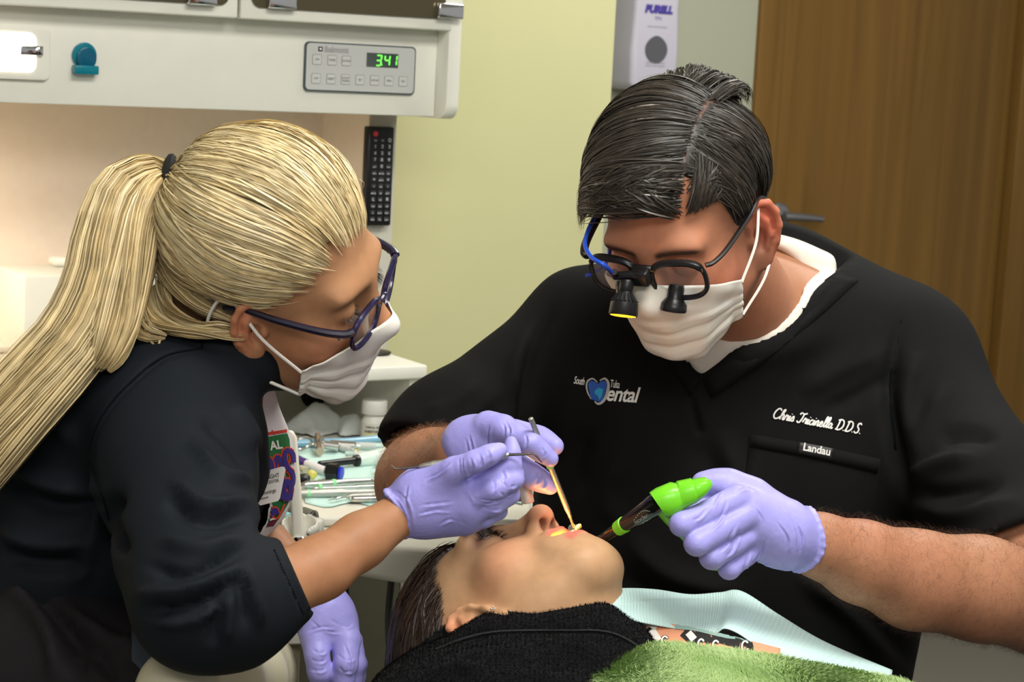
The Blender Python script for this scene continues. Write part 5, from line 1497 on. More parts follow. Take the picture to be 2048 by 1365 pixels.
# light guide
t0, t1 = P(1311, 1008, 1.745), P(1208, 1077, 1.803)
gd = np.linalg.norm(t1-t0)
lathe('light_guide', [(-.006, .0080), (0, .0094), (.006, .0094), (gd*.45, .0076), (gd*.62, .0062), (gd*.66, .0058), (gd, .0046)], mat('black_glass_fibre', srgb(20, 22, 22), 0.18), cl, t0, t1, 28)
lathe('green_ring', [(gd*.585, .0066), (gd*.59, .0074), (gd*.715, .0068), (gd*.72, .006)], M_GREEN2, cl, t0, t1, 28)
tip = [t1, P(1190, 1084, 1.811), P(1174, 1080, 1.815), P(1162, 1068, 1.815), P(1156, 1056, 1.813)]
tube('bent_tip', spline2(tip, 6), np.linspace(.0046, .0038, 25), mat('black_glass_tip', srgb(18, 18, 18), 0.15), cl, 16)
M_GLOW = mat('glowing_tip', (1, .55, .12), 0.3, emit=(1, .50, .07), estr=7)
e_ = P(1156, 1055, 1.813); ed = P(1148, 1044, 1.813)-e_
lathe('lit_lens', [(0, .0037), (.0012, .0035), (.002, .002)], M_GLOW, cl, e_, e_+ed, 16)
# lettering on the guide
def on_cyl_text(body, c_px, size_px, ang, m, lift_d):
    Vt, Ft = text_vf(body, 1.0, 0, 0.0, 'CENTER')
    a_ = math.radians(ang); X = Vt[:, 0]*size_px; Y = -Vt[:, 1]*size_px
    px = c_px[0]+X*math.cos(a_)-Y*math.sin(a_); py = c_px[1]+X*math.sin(a_)+Y*math.cos(a_)
    return np.stack([px, py], 1), Ft
gV, gF = tube_vf([t0+(t1-t0)*t for t in np.linspace(0, .7, 12)], np.interp(np.linspace(0, .7, 12), [0, .06, .45, .62, .7], [.0094, .0094, .0076, .0062, .0056]), 28)
gb_bvh = BVHTree.FromPolygons([tuple(v) for v in gV.tolist()], gF)
dots = []
for i in range(10):
    t = i/9; cx, cy = 1269+30*t, 1040-17*t-8*math.sin(t*PI); cx, cy = cx, cy
    dots.append(([(cx-.9, cy-.9), (cx+.9, cy-.9), (cx+.9, cy+.9), (cx-.9, cy+.9)], [(0, 1, 2, 3)]))
decal('lettering', *merge_vf([on_cyl_text('ivoclar', (1284, 1041), 11.5, -31, None, 0), on_cyl_text('vivadent', (1290, 1048), 10.5, -31, None, 0)]+dots), gb_bvh, mat('pale_print', srgb(205, 210, 205), .6), cl, 0.0003, 6)

# --- loupes
lp = empty('loupe_glasses', DF.to_world((0, .10, 0)), 'black magnifying loupe glasses with a headlamp and blue cable on the dentist', 'glasses')
FW_ = .066
def ring_path(cx, cz, w, h, y, n=40, e=.72, wrap=.0):
    out = []
    for i in range(n+1):
        t = 2*PI*i/n; c_, s_ = math.cos(t), math.sin(t)
        x = cx+w*math.copysign(abs(c_)**e, c_); z = cz+h*math.copysign(abs(s_)**e, s_)
        out.append((x, y-1.9*x*x, z))
    return np.array(out)
YG = .105
ZG = .004
rims = []
for sx in (-1, 1):
    rp = ring_path(sx*.0345, ZG-.006, .027, .021, YG)
    rad = np.where(rp[:, 2] > ZG+.006, .0034, .0025)
    tube('rim', DF.to_world(rp), rad, M_BLACKPL, lp, 8, 1.2)
    g_ = [(c*.985) for c in ring_path(0, 0, .0262, .0202, 0)]
    cen = np.array([sx*.0345, YG-1.9*.0345**2, ZG-.006])
    L = [cen+np.array([0, 0.0008, 0])]+[np.array([sx*.0345, 0, ZG-.006])+np.array([q[0], YG-1.9*(sx*.0345+q[0])**2, q[2]]) for q in g_[:-1]]
    L = np.array(L); n_ = len(L)-1
    back = L-np.array([0, .0016, 0])
    Fl = [(0, 1+i, 1+(i+1) % n_) for i in range(n_)]+[(n_+1, n_+2+(i+1) % n_, n_+2+i) for i in range(n_)]+[(1+i, n_+2+i, n_+2+(i+1) % n_, 1+(i+1) % n_) for i in range(n_)]
    o = mesh_np('lens', DF.to_world(np.vstack([L, back])), Fl, M_LENS, lp, True); fixn(o); autosharp(o)
    # end piece and temple
    hx = sx*.0635
    tp = [(hx, YG-.0085, ZG+.010), (hx+sx*.006, YG-.014, ZG+.010), (sx*.0755, .07, ZG+.011), (sx*.0795, .02, ZG+.013), (sx*.0800, -.006, ZG+.016), (sx*.0780, -.025, ZG+.004), (sx*.076, -.038, ZG-.014)]
    tube('temple', DF.to_world(spline2(tp, 8)), np.interp(np.linspace(0, 1, 49), [0, .15, .6, 1], [.0046, .0042, .0036, .0030]), M_BLACKPL, lp, 8, .55)
    pin = DF.to_world((sx*.0605, YG-.0045, ZG+.0085)); tube('pin', [pin, pin+DF.dir_world((0, 0, -.004))], .0007, M_STEEL, lp, 6)
    # telescope
    c = np.array([sx*.0285, YG-.004, ZG-.018]); ax = np.array([-sx*.10, .55, -.80]); ax /= np.linalg.norm(ax)
    lathe('telescope', [(-.004, .0070), (.000, .0078), (.0085, .0078), (.010, .0088), (.0145, .0122), (.0200, .0128), (.0215, .0122), (.0218, .0108), (.0200, .0104)], M_BLACKPL, lp, DF.to_world(c), axis=DF.dir_world(ax), n=8 if False else 24)
    lathe('telescope_lens', [(.0195, .001), (.0199, .008), (.0201, .0104), (.0190, .0104)], mat('coated_lens', (.06, .055, .05), .04, spec=.8), lp, DF.to_world(c), axis=DF.dir_world(ax), n=24)
br = [(-.013, YG, ZG+.006), (-.006, YG+.0015, ZG+.009), (0, YG+.002, ZG+.0095), (.006, YG+.0015, ZG+.009), (.013, YG, ZG+.006)]
tube('bridge', DF.to_world(spline2(br, 4)), .0032, M_BLACKPL, lp, 10)
# headlamp mount and lamp
box('lamp_mount', DF.to_world((-.009, YG+.000, ZG-.006)), DF.dir_world((.018, 0, 0)), DF.dir_world((0, .013, 0)), DF.dir_world((0, 0, .016)), M_BLACKMT, lp, .0025)
tube('lamp_arm', DF.to_world([(0, YG+.009, ZG+.006), (.012, YG+.012, ZG+.007), (.026, YG+.012, ZG+.005)]), .0040, M_BLACKMT, lp, 12)
la = DF.to_world((.0125, YG+.0135, ZG+.002)); lb = P(1246, 632, (la-CAM)@FW-.002)
ax = lb-la; ln = np.linalg.norm(ax)
lathe('lamp_collar', [(0, .0058), (.002, .0068), (.010, .0068), (.0115, .0058)], M_BLACKMT, lp, la, lb, 24)
prof = [(.011, .0062), (ln*.62, .0125), (ln*.64, .0132), (ln*.97, .0138), (ln, .0132), (ln-.0015, .0115)]
lamp = lathe('lamp_housing', prof, M_BLACKMT, lp, la, lb, 36)
axn = ax/ln; e1 = np.cross(axn, (0, 0, 1)); e1 /= np.linalg.norm(e1); e2 = np.cross(axn, e1)
for j in range(20):
    t = 2*PI*j/20; q = math.cos(t)*e1+math.sin(t)*e2
    tube('cooling_fin', [la+axn*.013+q*.0072, la+axn*ln*.6+q*.0128], .0008, M_BLACKMT, lamp, 5)
lathe('orange_filter', [(ln-.0006, .012), (ln+.0002, .0121), (ln+.0006, .010)], mat('orange_filter_glow', srgb(250, 170, 20), .3, emit=(1, .42, .02), estr=2.2), lp, la, lb, 28)
cb = [DF.to_world((.026, YG+.012, ZG+.005)), P(1210, 532, 1.845), P(1183, 515, 1.855), P(1170, 490, 1.875), P(1176, 462, 1.90), P(1192, 430, 1.925), P(1210, 410, 1.95)]
tube('cable', spline2(cb, 8), .0021, mat('blue_cable', srgb(28, 74, 190), .4), lp, 8)
tube('cable_sleeve', [DF.to_world((.024, YG+.012, ZG+.005)), DF.to_world((.024, YG+.012, ZG+.005))*.55+P(1222, 534, 1.845)*.45], .0031, M_BLACKPL, lp, 10)
tube('cable_clip', spline2([P(1222, 470, 1.93), P(1216, 520, 1.925), P(1190, 545, 1.92), P(1172, 552, 1.915)], 5), .0018, mat('blue_strap', srgb(52, 66, 170), .5), lp, 8)
# lamp lettering
lV, lF = tube_vf([la+axn*ln*t for t in np.linspace(.64, .97, 6)], .0139, 36)
decal('lamp_lettering', *text_px('FOR VISION INC.', 1281, 596, 12, 190, 0, .01, 1.0, .62), BVHTree.FromPolygons([tuple(v) for v in lV.tolist()], lF), M_EMB, lp, .0003, 5)
# ------------------------------------------------------------------ the assistant
AS = empty('person', P(150, 1365, 1.9)*np.array([1, 1, 0]), 'person with a long blonde ponytail, glasses and mask, in a charcoal zip jacket, leaning in', 'person')
AF = Frame(P(550, 533, 1.74), cv(.95, -.27, .12), cv(.14, .76, .63), 0.95)
A_NECK = P(428, 705, 1.80)

# --- jacket
b0 = np.array([-.62, 1.40, .78]); b1 = np.array([-.12, 2.22, 1.32])
f = Field(b0, b1, 0.0045)
f.cone(P(330, 850, 1.80), P(70, 1190, 1.86), .105, .125, 0)
f.cone(P(360, 850, 1.95), P(110, 1190, 1.98), .105, .125, 0.06)
f.ell(P(290, 800, 1.84), (.115, .13, .075), 0.05)
f.ell(P(430, 940, 1.90), (.070, .11, .10), 0.05)
f.cone(P(415, 735, 1.80), P(330, 800, 1.82), .062, .075, 0.05)          # base of the neck
# near arm
f.chain([P(345, 838, 1.715), P(352, 950, 1.66), P(380, 1100, 1.585), P(398, 1205, 1.535)], [.070, .061, .053, .047], 0.035)
f.chain([P(398, 1208, 1.535), P(470, 1210, 1.55), P(602, 1160, 1.595)], [.046, .042, .031], 0.03)
# far arm
f.chain([P(455, 850, 2.04), P(440, 1000, 2.00), P(420, 1120, 1.95)], [.060, .05, .045], 0.035)
# stand collar
f.chain([P(400, 690, 1.76), P(455, 690, 1.725), P(505, 722, 1.735), P(530, 760, 1.77)], [.020, .021, .021, .020], 0.02)
f.chain([P(530, 760, 1.77), P(540, 775, 1.84), P(520, 760, 1.90)], [.020, .021, .02], 0.015)
f.cone(AF.to_world((0, -.03, -.09)), P(470, 745, 1.80), .050, .050, 0.008, mode='cut')
# open front: the shirt shows between the two halves
u, v, d = f.project()
def front_open(X, Y, Z):
    line = np.interp(v, [760, 800, 860, 940, 1010, 1060], [546, 522, 536, 543, 535, 512])
    return np.maximum(np.maximum((line-u)*d/FPX, (v-1075)*d/FPX), (782-v)*d/FPX)
f._op(front_open, f.lo, f.lo+f.h*f.n, 0.004, 'cut')
# cuff
def cuffcut(f, p, n, rad):
    n = n/np.linalg.norm(n)
    def pl(X, Y, Z):
        t = (X-p[0])*n[0]+(Y-p[1])*n[1]+(Z-p[2])*n[2]
        rr = np.sqrt((X-p[0])**2+(Y-p[1])**2+(Z-p[2])**2)
        return np.maximum(-t, rr-rad)
    f._op(pl, p-rad-.01, p+rad+.01, 0.0, 'cut')
pc = P(599, 1162, 1.594); nc = cv(.90, .42, -.12)
cuffcut(f, pc, nc, .075)
f.cone(pc-nc*.02, pc+nc*.03, .0262, .0262, 0.001, mode='cut')
V, Q = f.mesh(2)
V = V+vnormals(V, Q)*(0.0020*wob(V, 18, 9))[:, None]
jfolds = [
    ([(400, 700), (330, 715), (270, 760), (215, 820), (186, 880), (184, 930), (205, 985)], -.0035, 5),
    ([(455, 800), (490, 850), (515, 900)], .007, 12), ([(400, 830), (460, 880), (505, 945)], -.006, 14), ([(380, 880), (440, 950), (505, 960)], .007, 12),
    ([(340, 960), (410, 1012), (500, 1000)], .008, 12), ([(330, 1000), (400, 1040), (495, 1035)], -.008, 12), ([(320, 1080), (400, 1100), (490, 1075)], .007, 14),
    ([(290, 1130), (380, 1150), (495, 1100)], -.007, 12), ([(270, 1190), (370, 1180), (490, 1130)], .008, 12), ([(280, 1225), (380, 1215), (480, 1165)], -.008, 10), ([(300, 1250), (390, 1240), (465, 1190)], .006, 10),
    ([(490, 1130), (510, 1190), (525, 1255)], .006, 9), ([(478, 1140), (485, 1200), (492, 1260)], -.006, 9), ([(440, 1190), (430, 1250), (425, 1295)], -.006, 10), ([(460, 1180), (455, 1240), (452, 1290)], .005, 9),
    ([(0, 890), (80, 960), (200, 985)], .012, 18), ([(0, 940), (90, 1010), (215, 1010)], -.010, 16), ([(0, 1060), (80, 1085), (190, 1080)], .012, 18), ([(0, 1105), (80, 1130), (180, 1130)], -.010, 16),
    ([(60, 780), (110, 830), (150, 900)], .006, 18), ([(240, 985), (215, 1040), (250, 1110)], -.016, 14), ([(205, 1000), (180, 1100), (150, 1180)], .006, 14),
    ([(560, 1095), (590, 1160), (622, 1225)], .0016, 2.5), ([(548, 1100), (578, 1165), (608, 1232)], -.0018, 3), ([(541, 1103), (571, 1167), (600, 1235)], .001, 3),
]
V = folds(V, Q, [(l_, a_*1.25, w_) for l_, a_, w_ in jfolds])
jacket = mesh_np('jacket', V, [Q], M_JACKET, AS); jacket['label'] = 'charcoal stretch jacket with pushed-up sleeves'
j_bvh = bvh_of(V, Q)
for poly in ([(402, 697), (330, 713), (270, 757), (214, 818), (184, 880), (183, 930), (203, 985), (218, 1040)], [(408, 655), (405, 680), (404, 698)]):
    tube('seam', ray_pts(spline2(poly, 6), j_bvh, .0001), .0011, M_SEAM, jacket, 6)
def seam_row(poly, n_):
    pts = ray_pts(spline2(poly, 12), j_bvh, .0005)
    idx = np.linspace(0, len(pts)-2, n_).astype(int)
    parts = [tube_vf([pts[i], pts[i]*.45+pts[i+1]*.55], .0005, 5) for i in idx]
    Vv, Fv = merge_vf(parts)
    o = mesh_np('stitching', Vv, Fv, M_SEAM, jacket); o['kind'] = 'stuff'
seam_row([(548, 1101), (578, 1166), (608, 1232)], 30)

# --- shirt under the jacket
fs = Field(P(380, 1100, 1.95)-.12, P(620, 780, 1.85)+.14, 0.004)
fs.ell(P(485, 935, 1.885), (.043, .085, .060), 0)
fs.ell(P(455, 1000, 1.88), (.052, .085, .042), 0.03)
fs.cone(P(460, 770, 1.84), P(470, 900, 1.88), .040, .045, 0.03)
V, Q = fs.mesh(2)
V = V+vnormals(V, Q)*(0.002*wob(V, 35, 19))[:, None]
shirt = mesh_np('shirt', V, [Q], mat('white_shirt_cotton', srgb(226, 222, 226), .85, bump=(1200, .2, .0005)), AS); shirt['label'] = 'white printed shirt under the jacket'
s_bvh = bvh_of(V, Q)
M_PG = mat('green_print', srgb(20, 110, 56), .7); M_PO = mat('orange_print', srgb(216, 70, 36), .7); M_PB = mat('blue_print', srgb(52, 42, 130), .7); M_PR = mat('red_print', srgb(205, 52, 40), .7); M_PK = mat('maroon_print', srgb(96, 24, 44), .7)
decal('printed_band', *poly_px([(520, 877), (581, 866), (586, 880), (588, 905), (590, 930), (584, 975), (574, 1010), (556, 1040), (516, 1050), (512, 1000), (516, 930)]), s_bvh, M_PG, shirt, .0006, 12)
decal('printed_stripe', *poly_px([(518, 868), (580, 858), (580.5, 864), (518, 874)]), s_bvh, M_PR, shirt, .0008, 12)
decal('printed_lettering', *text_px('AL', 540, 901, 24, -10, 0, .03, 1.0, .85), s_bvh, M_EMB, shirt, .0010, 12)
for k, (pts) in enumerate([[(546, 940), (552, 915), (560, 930), (562, 960), (558, 975)], [(584, 926), (582, 908), (570, 902), (566, 916), (572, 936), (582, 948), (582, 968), (572, 978)],
                           [(562, 985), (570, 962), (578, 975), (576, 1000)], [(560, 1000), (566, 985), (571, 1002)], [(530, 1040), (545, 1020), (550, 1028)], [(528, 930), (534, 920), (540, 935), (540, 960)]]):
    decal('printed_outline', *stroke_px(pts, 15), s_bvh, M_PO, shirt, .0010+.0002*k, 8)
    decal('printed_letter', *stroke_px(pts, 9), s_bvh, M_PB, shirt, .0016+.0002*k, 8)
decal('printed_outline', *stroke_px([(516, 1042), (535, 1030), (552, 1036), (566, 1008)], 4), s_bvh, M_PO, shirt, .0016, 8)
decal('printed_hem', *poly_px([(514, 1040), (540, 1034), (553, 1040), (545, 1052), (513, 1056)]), s_bvh, M_PK, shirt, .0012, 8)
decal('printed_swoosh', *stroke_px([(530, 1046), (540, 1038), (548, 1038)], [1, 4, 1]), s_bvh, M_EMB, shirt, .0016, 8)
# badge
bd = empty('name_badge', P(545, 975, 1.80), 'white rounded name badge clipped to the assistant\'s printed shirt', 'badge')
bp = [(528, 944), (563, 934), (569, 935), (571, 940), (560, 997), (556, 1003), (520, 1012), (516, 1008)]
bpd = 1.797
prism('badge_card', [P(x, y, bpd) for x, y in bp], FW*.0015, mat('white_card', srgb(224, 218, 214), .5), bd, .0004)
for body_, x_, y_, sz, an in (('BRIGHT', 528, 961, 11.5, -12), ('CENTER', 534, 969, 8.5, -12), ('mmings', 526, 991, 11, -14), ('Assistant', 519, 1001, 6.5, -14)):
    Vt, Ft = text_px(body_, x_, y_, sz, an, .2 if 'mm' in body_ else 0, .01, 1, .8)
    mesh_np('badge_lettering', np.array([P(a_, b_, bpd-.0004) for a_, b_ in Vt]), Ft, M_DARKPRINT, bd, False)

# --- trousers
ftz = Field(np.array([-.62, 1.55, .55]), np.array([-.18, 2.15, 1.02]), 0.006)
ftz.ell(P(60, 1330, 1.86), (.125, .14, .085), 0)
ftz.ell(P(70, 1330, 1.96), (.125, .12, .085), 0.05)
ftz.cone(P(90, 1330, 1.78), P(330, 1420, 1.72), .085, .075, 0.05)
ftz.cone(P(110, 1330, 1.98), P(380, 1420, 1.96), .085, .075, 0.05)
V, Q = ftz.mesh(2)
V = folds(V, Q, [([(0, 1170), (60, 1210), (110, 1290), (110, 1365)], .014, 18), ([(30, 1160), (110, 1230), (150, 1300), (165, 1365)], -.012, 16), ([(110, 1200), (180, 1260), (240, 1290), (300, 1285)], .010, 14), ([(130, 1250), (200, 1320), (230, 1365)], -.010, 14), ([(150, 1225), (175, 1255), (240, 1277)], .004, 5)])
trousers = mesh_np('trousers', V, [Q], M_PANTS, AS); trousers['label'] = 'dark charcoal scrub trousers'
t_bvh = bvh_of(V, Q)
band_on('trouser_pocket', [(262, 1262), (290, 1270), (318, 1285)], [(265, 1325), (285, 1345), (300, 1365)], t_bvh, mat('slate_cloth', srgb(46, 54, 64), .7), trousers, .002, .002, 5)

# --- body
A_TONE = np.array(srgb(176, 128, 92)); A_RED = np.array(srgb(212, 110, 84))
hf = head_field(dict(jaw=.92, neck=AF.to_local(A_NECK), neckr=(.046, .048), cran=((0, -.006, .036), (.0735, .086, .081)), flare=.80, earsize=.98, eary=.013, earz=-.016))
V, Q = hf.mesh(1)
A_BVH = bvh_of(V, Q)
cH = head_colors(V, A_TONE, A_RED, 0.40, lip=srgb(190, 110, 100), brow=srgb(150, 112, 76))
VH = AF.to_world(V); AHQ = Q
fb = Field(b0, np.array([-.05, 2.22, 1.30]), 0.004)
fb.cone(A_NECK, P(380, 780, 1.83), .048, .06, 0)
fb.cone(P(330, 850, 1.84), P(80, 1190, 1.90), .08, .09, 0.05)
fb.chain([P(345, 838, 1.735), P(380, 1100, 1.60), P(405, 1205, 1.545)], [.045, .040, .036], 0.03)
fb.chain([P(405, 1208, 1.545), P(520, 1190, 1.565), P(640, 1137, 1.600), P(720, 1083, 1.625), P(812, 1022, 1.655)], [.034, .030, .0245, .0215, .0180], 0.012)
fb.chain([P(455, 850, 2.04), P(420, 1085, 1.97)], [.04, .036], 0.03)
fb.chain([P(420, 1060, 1.97), P(520, 1105, 1.93), P(640, 1190, 1.885)], [.034, .030, .022], 0.012)
VB, QB = fb.mesh(2)
cB = np.tile(A_TONE*np.array([.80, .82, .80]), (len(VB), 1)); cB = mix(cB, A_RED, 0.10+.08*wob(VB, 30, 2))
mesh_np('body', np.vstack([VH, VB]), [AHQ, QB+len(VH)], M_SKIN, AS, True, np.vstack([cH, cB]))

# --- right glove (near), pinching the explorer
f = hand_field([P(740, 860, 1.62), P(1050, 1080, 1.62), P(900, 980, 1.70)])
wr = P(805, 1022, 1.655)
f.cone(wr, P(850, 1003, 1.655), .0205, .026, 0, flat=(cv(0, 0, 1), .85))
f.cone(P(850, 1000, 1.655), P(915, 975, 1.650), .0245, .0155, .012)
f.cone(P(850, 1005, 1.655), P(925, 1000, 1.645), .0245, .0155, .012)
f.cone(P(850, 1012, 1.655), P(935, 1025, 1.652), .0220, .0140, .012)
f.cone(P(850, 1018, 1.660), P(930, 1042, 1.662), .0200, .0120, .012)
f.cone(P(845, 985, 1.648), P(910, 940, 1.628), .0165, .0112, .010)
finger(f, [P(908, 942, 1.628), P(950, 924, 1.618), P(978, 911, 1.618), P(999, 901, 1.622)], [.0106, .0092, .0084, .0062], .003)
finger(f, [P(915, 980, 1.650), P(975, 960, 1.642), P(1021, 931, 1.642), P(1024, 905, 1.644), P(1022, 884, 1.648)], [.0110, .0098, .0088, .0066, .0054], .0035)
finger(f, [P(925, 1002, 1.646), P(985, 980, 1.635), P(1026, 960, 1.640), P(1028, 950, 1.665), P(1010, 955, 1.675)], [.0112, .0098, .0085, .0075, .0065], .0035)
finger(f, [P(935, 1026, 1.653), P(985, 1010, 1.645), P(1018, 990, 1.652), P(1016, 975, 1.675), P(1000, 975, 1.685)], [.0105, .0092, .0082, .0070, .0062], .0035)
finger(f, [P(930, 1043, 1.663), P(970, 1036, 1.658), P(996, 1022, 1.665), P(995, 1005, 1.682)], [.0092, .0080, .0072, .006], .0035)
cdir = P(770, 1040, 1.645)-P(830, 1012, 1.655)
open_cuff(f, P(791, 1029, 1.652), cdir, .026, .02)
cuff_ring(f, P(791, 1029, 1.652), cdir, .0205, .0021)
glove('glove', f, AS, [[(775, 985), (800, 1010), (822, 1058)], [(770, 990), (795, 1020), (812, 1060)], [(790, 982), (812, 1000), (826, 1050)], [(815, 970), (812, 1010), (826, 1060)], [(918, 915), (920, 940), (925, 955)], [(924, 916), (926, 940), (934, 958)],
      [(940, 915), (946, 932), (944, 945)], [(958, 908), (964, 922), (962, 935)], [(975, 900), (980, 912), (977, 924)], [(985, 958), (990, 972), (985, 985)], [(1005, 940), (1010, 955), (1006, 965)], [(930, 985), (960, 1000), (1000, 1005)],
      [(920, 970), (935, 990), (945, 1010)], [(1000, 962), (1018, 975), (1030, 972)], [(840, 1012), (880, 1008), (905, 1005)], [(835, 1030), (870, 1022), (900, 1024)], [(850, 960), (880, 945), (900, 925)], [(925, 965), (940, 958), (955, 962)], [(965, 1015), (985, 1022), (1000, 1020)], [(880, 1050), (900, 1040), (925, 1050)], [(1000, 985), (1012, 992), (1024, 985)], [(950, 1000), (975, 1008), (1005, 998)]], .0007, 2.2, 41, 'lavender nitrile glove pinching the explorer')

# --- left glove (far), hanging down
f = hand_field([P(580, 1160, 1.84), P(740, 1460, 1.84), P(660, 1300, 1.94)])
f.cone(P(642, 1195, 1.885), P(655, 1245, 1.88), .0205, .027, 0, flat=(cv(0, 0, 1), .7))
for (qx, qy, qd, qr) in ((692, 1282, 1.868, .0135), (680, 1284, 1.895, .0130), (668, 1284, 1.915, .012)):
    f.cone(P(652, 1235, 1.885), P(qx, qy, qd), .022, qr, .012)
f.cone(P(645, 1225, 1.88), P(630, 1275, 1.865), .021, .013, .012)
finger(f, [P(630, 1272, 1.866), P(634, 1310, 1.855), P(640, 1345, 1.855), P(640, 1362, 1.86)], [.0125, .0105, .0105, .008], .005)
finger(f, [P(692, 1282, 1.868), P(692, 1330, 1.855), P(684, 1385, 1.86), P(672, 1420, 1.87)], [.0130, .0112, .0102, .0085], .0035)
finger(f, [P(700, 1285, 1.89), P(708, 1330, 1.88), P(702, 1385, 1.885), P(690, 1420, 1.895)], [.0125, .0108, .0098, .008], .0035)
finger(f, [P(700, 1290, 1.91), P(714, 1330, 1.905), P(710, 1375, 1.91), P(700, 1405, 1.92)], [.0115, .010, .009, .0075], .0035)
open_cuff(f, P(638, 1182, 1.887), P(625, 1150, 1.89)-P(650, 1220, 1.885), .03, .02)
glove('glove', f, AS, [[(620, 1240), (650, 1262), (680, 1268)], [(615, 1265), (640, 1256), (668, 1258)], [(625, 1300), (640, 1308), (650, 1304)], [(622, 1320), (640, 1326), (650, 1320)], [(622, 1340), (640, 1344), (650, 1338)],
      [(675, 1310), (695, 1322), (708, 1318)], [(678, 1335), (690, 1345), (702, 1345)], [(660, 1240), (690, 1255), (705, 1250)], [(690, 1290), (700, 1320), (698, 1350)]], .0007, 2.4, 42, 'lavender nitrile glove hanging beside the tray arm')

# --- mask and glasses
G = fix_mask(A_BVH, AF, {'ang': (24, 6, -50, -22, 62), 'flare': 1.4})
amask = sheet('face_mask', AF.to_world(G.reshape(-1, 3)).reshape(G.shape), M_MASK, AS, 0.0012)
amask['label'] = 'white pleated surgical mask'
for sx in (-1, 1): ear_loop(G, AF, sx, amask)
ag = empty('eyeglasses', AF.to_world((0, .10, 0)), 'purple and black framed eyeglasses worn by the blonde assistant', 'glasses')
M_PURP = mat('dark_purple_acetate', srgb(34, 28, 62), .22, spec=.6, noise=(120, .5))
M_TEMP = mat('dark_temple_acetate', srgb(28, 26, 44), .25, spec=.6)
YG, ZG = .103, -.004
for sx in (-1, 1):
    rp = ring_path(sx*.0335, ZG-.004, .0265, .0185, YG, e=.8)
    tube('rim', AF.to_world(rp), np.where(rp[:, 2] > ZG, .0027, .0022), M_PURP, ag, 8, 1.3)
    L = np.array([[sx*.0335, YG-1.9*.0335**2, ZG-.004]]+[list(q) for q in ring_path(sx*.0335, ZG-.004, .0258, .0178, YG, e=.8)[:-1]]); n_ = len(L)-1
    back = L-np.array([0, .0014, 0])
    Fl = [(0, 1+i, 1+(i+1) % n_) for i in range(n_)]+[(n_+1, n_+2+(i+1) % n_, n_+2+i) for i in range(n_)]+[(1+i, n_+2+i, n_+2+(i+1) % n_, 1+(i+1) % n_) for i in range(n_)]
    o = mesh_np('lens', AF.to_world(np.vstack([L, back])), Fl, M_LENS, ag, True); fixn(o); autosharp(o)
    hx = sx*.0615
    tp = [(hx, YG-.0070, ZG+.006), (hx+sx*.007, YG-.014, ZG+.006), (sx*.0745, .068, ZG+.007), (sx*.0770, .03, ZG+.008), (sx*.0775, .0, ZG+.010), (sx*.076, -.020, ZG+.004)]
    tube('temple', AF.to_world(spline2(tp, 8)), np.interp(np.linspace(0, 1, 41), [0, .2, .6, 1], [.0046, .0046, .0040, .0026]), M_TEMP, ag, 8, .8)
    tube('hinge', AF.to_world([(hx+sx*.0075, YG-.0155, ZG+.0095), (hx+sx*.0085, YG-.0155, ZG+.001)]), .0022, M_STEEL, ag, 8)
tube('bridge', AF.to_world(spline2([(-.009, YG, ZG+.003), (0, YG+.002, ZG+.006), (.009, YG, ZG+.003)], 4)), .0024, M_PURP, ag, 8)

# --- hair
M_AHAIR = mat('blonde_hair', (.5, .38, .18), 0.38, spec=0.55, attr='Col', noise=(50, .18))
hc = np.array([0, -.006, .036]); hr0 = np.array([.0735, .086, .081])
TIE_L = AF.to_local(P(352, 366, 1.735))
def ahairline(y):
    return np.interp(y, [-.13, -.09, -.06, -.035, -.02, .0, .012, .02, .035, .05, .065, .08, .1], [-.06, -.05, -.035, .004, .022, .024, .024, .024, .034, .052, .068, .076, .078])
fh = Field((-.11, -.15, -.10), (.11, .13, .155), 0.0028)
fh.ell(hc, hr0+np.array([.007, .008, .007]), 0)
fh.cone((0, -.06, .05), TIE_L, .045, .006, .03)
def hl(X, Y, Z):
    zl = (ahairline(Y[0, :, 0])+.012).astype(np.float32)[None, :, None]
    return Z-zl+0*X
fh._op(hl, fh.lo, fh.lo+fh.h*fh.n, 0.006, 'cut')
V, Q = fh.mesh(2)
ahair = mesh_np('hair', AF.to_world(V), [Q], M_AHAIR, AS, True, np.tile((.34, .25, .12), (len(V), 1)))
ahair['label'] = 'blonde hair swept back from the forehead into a ponytail'
g = np.random.default_rng(77)
def blonde(n, g, cl):
    base = np.array([.62, .47, .23]); dark = np.array([.27, .19, .09]); pale = np.array([.80, .68, .42])
    w = np.clip(.55*cl+.45*g.uniform(size=n), 0, 1)
    c = np.where((w < .5)[:, None], dark+(base-dark)*(w*2)[:, None], base+(pale-base)*((w-.5)*2)[:, None])
    return np.clip(c*g.uniform(.85, 1.12, n)[:, None], 0, 1)
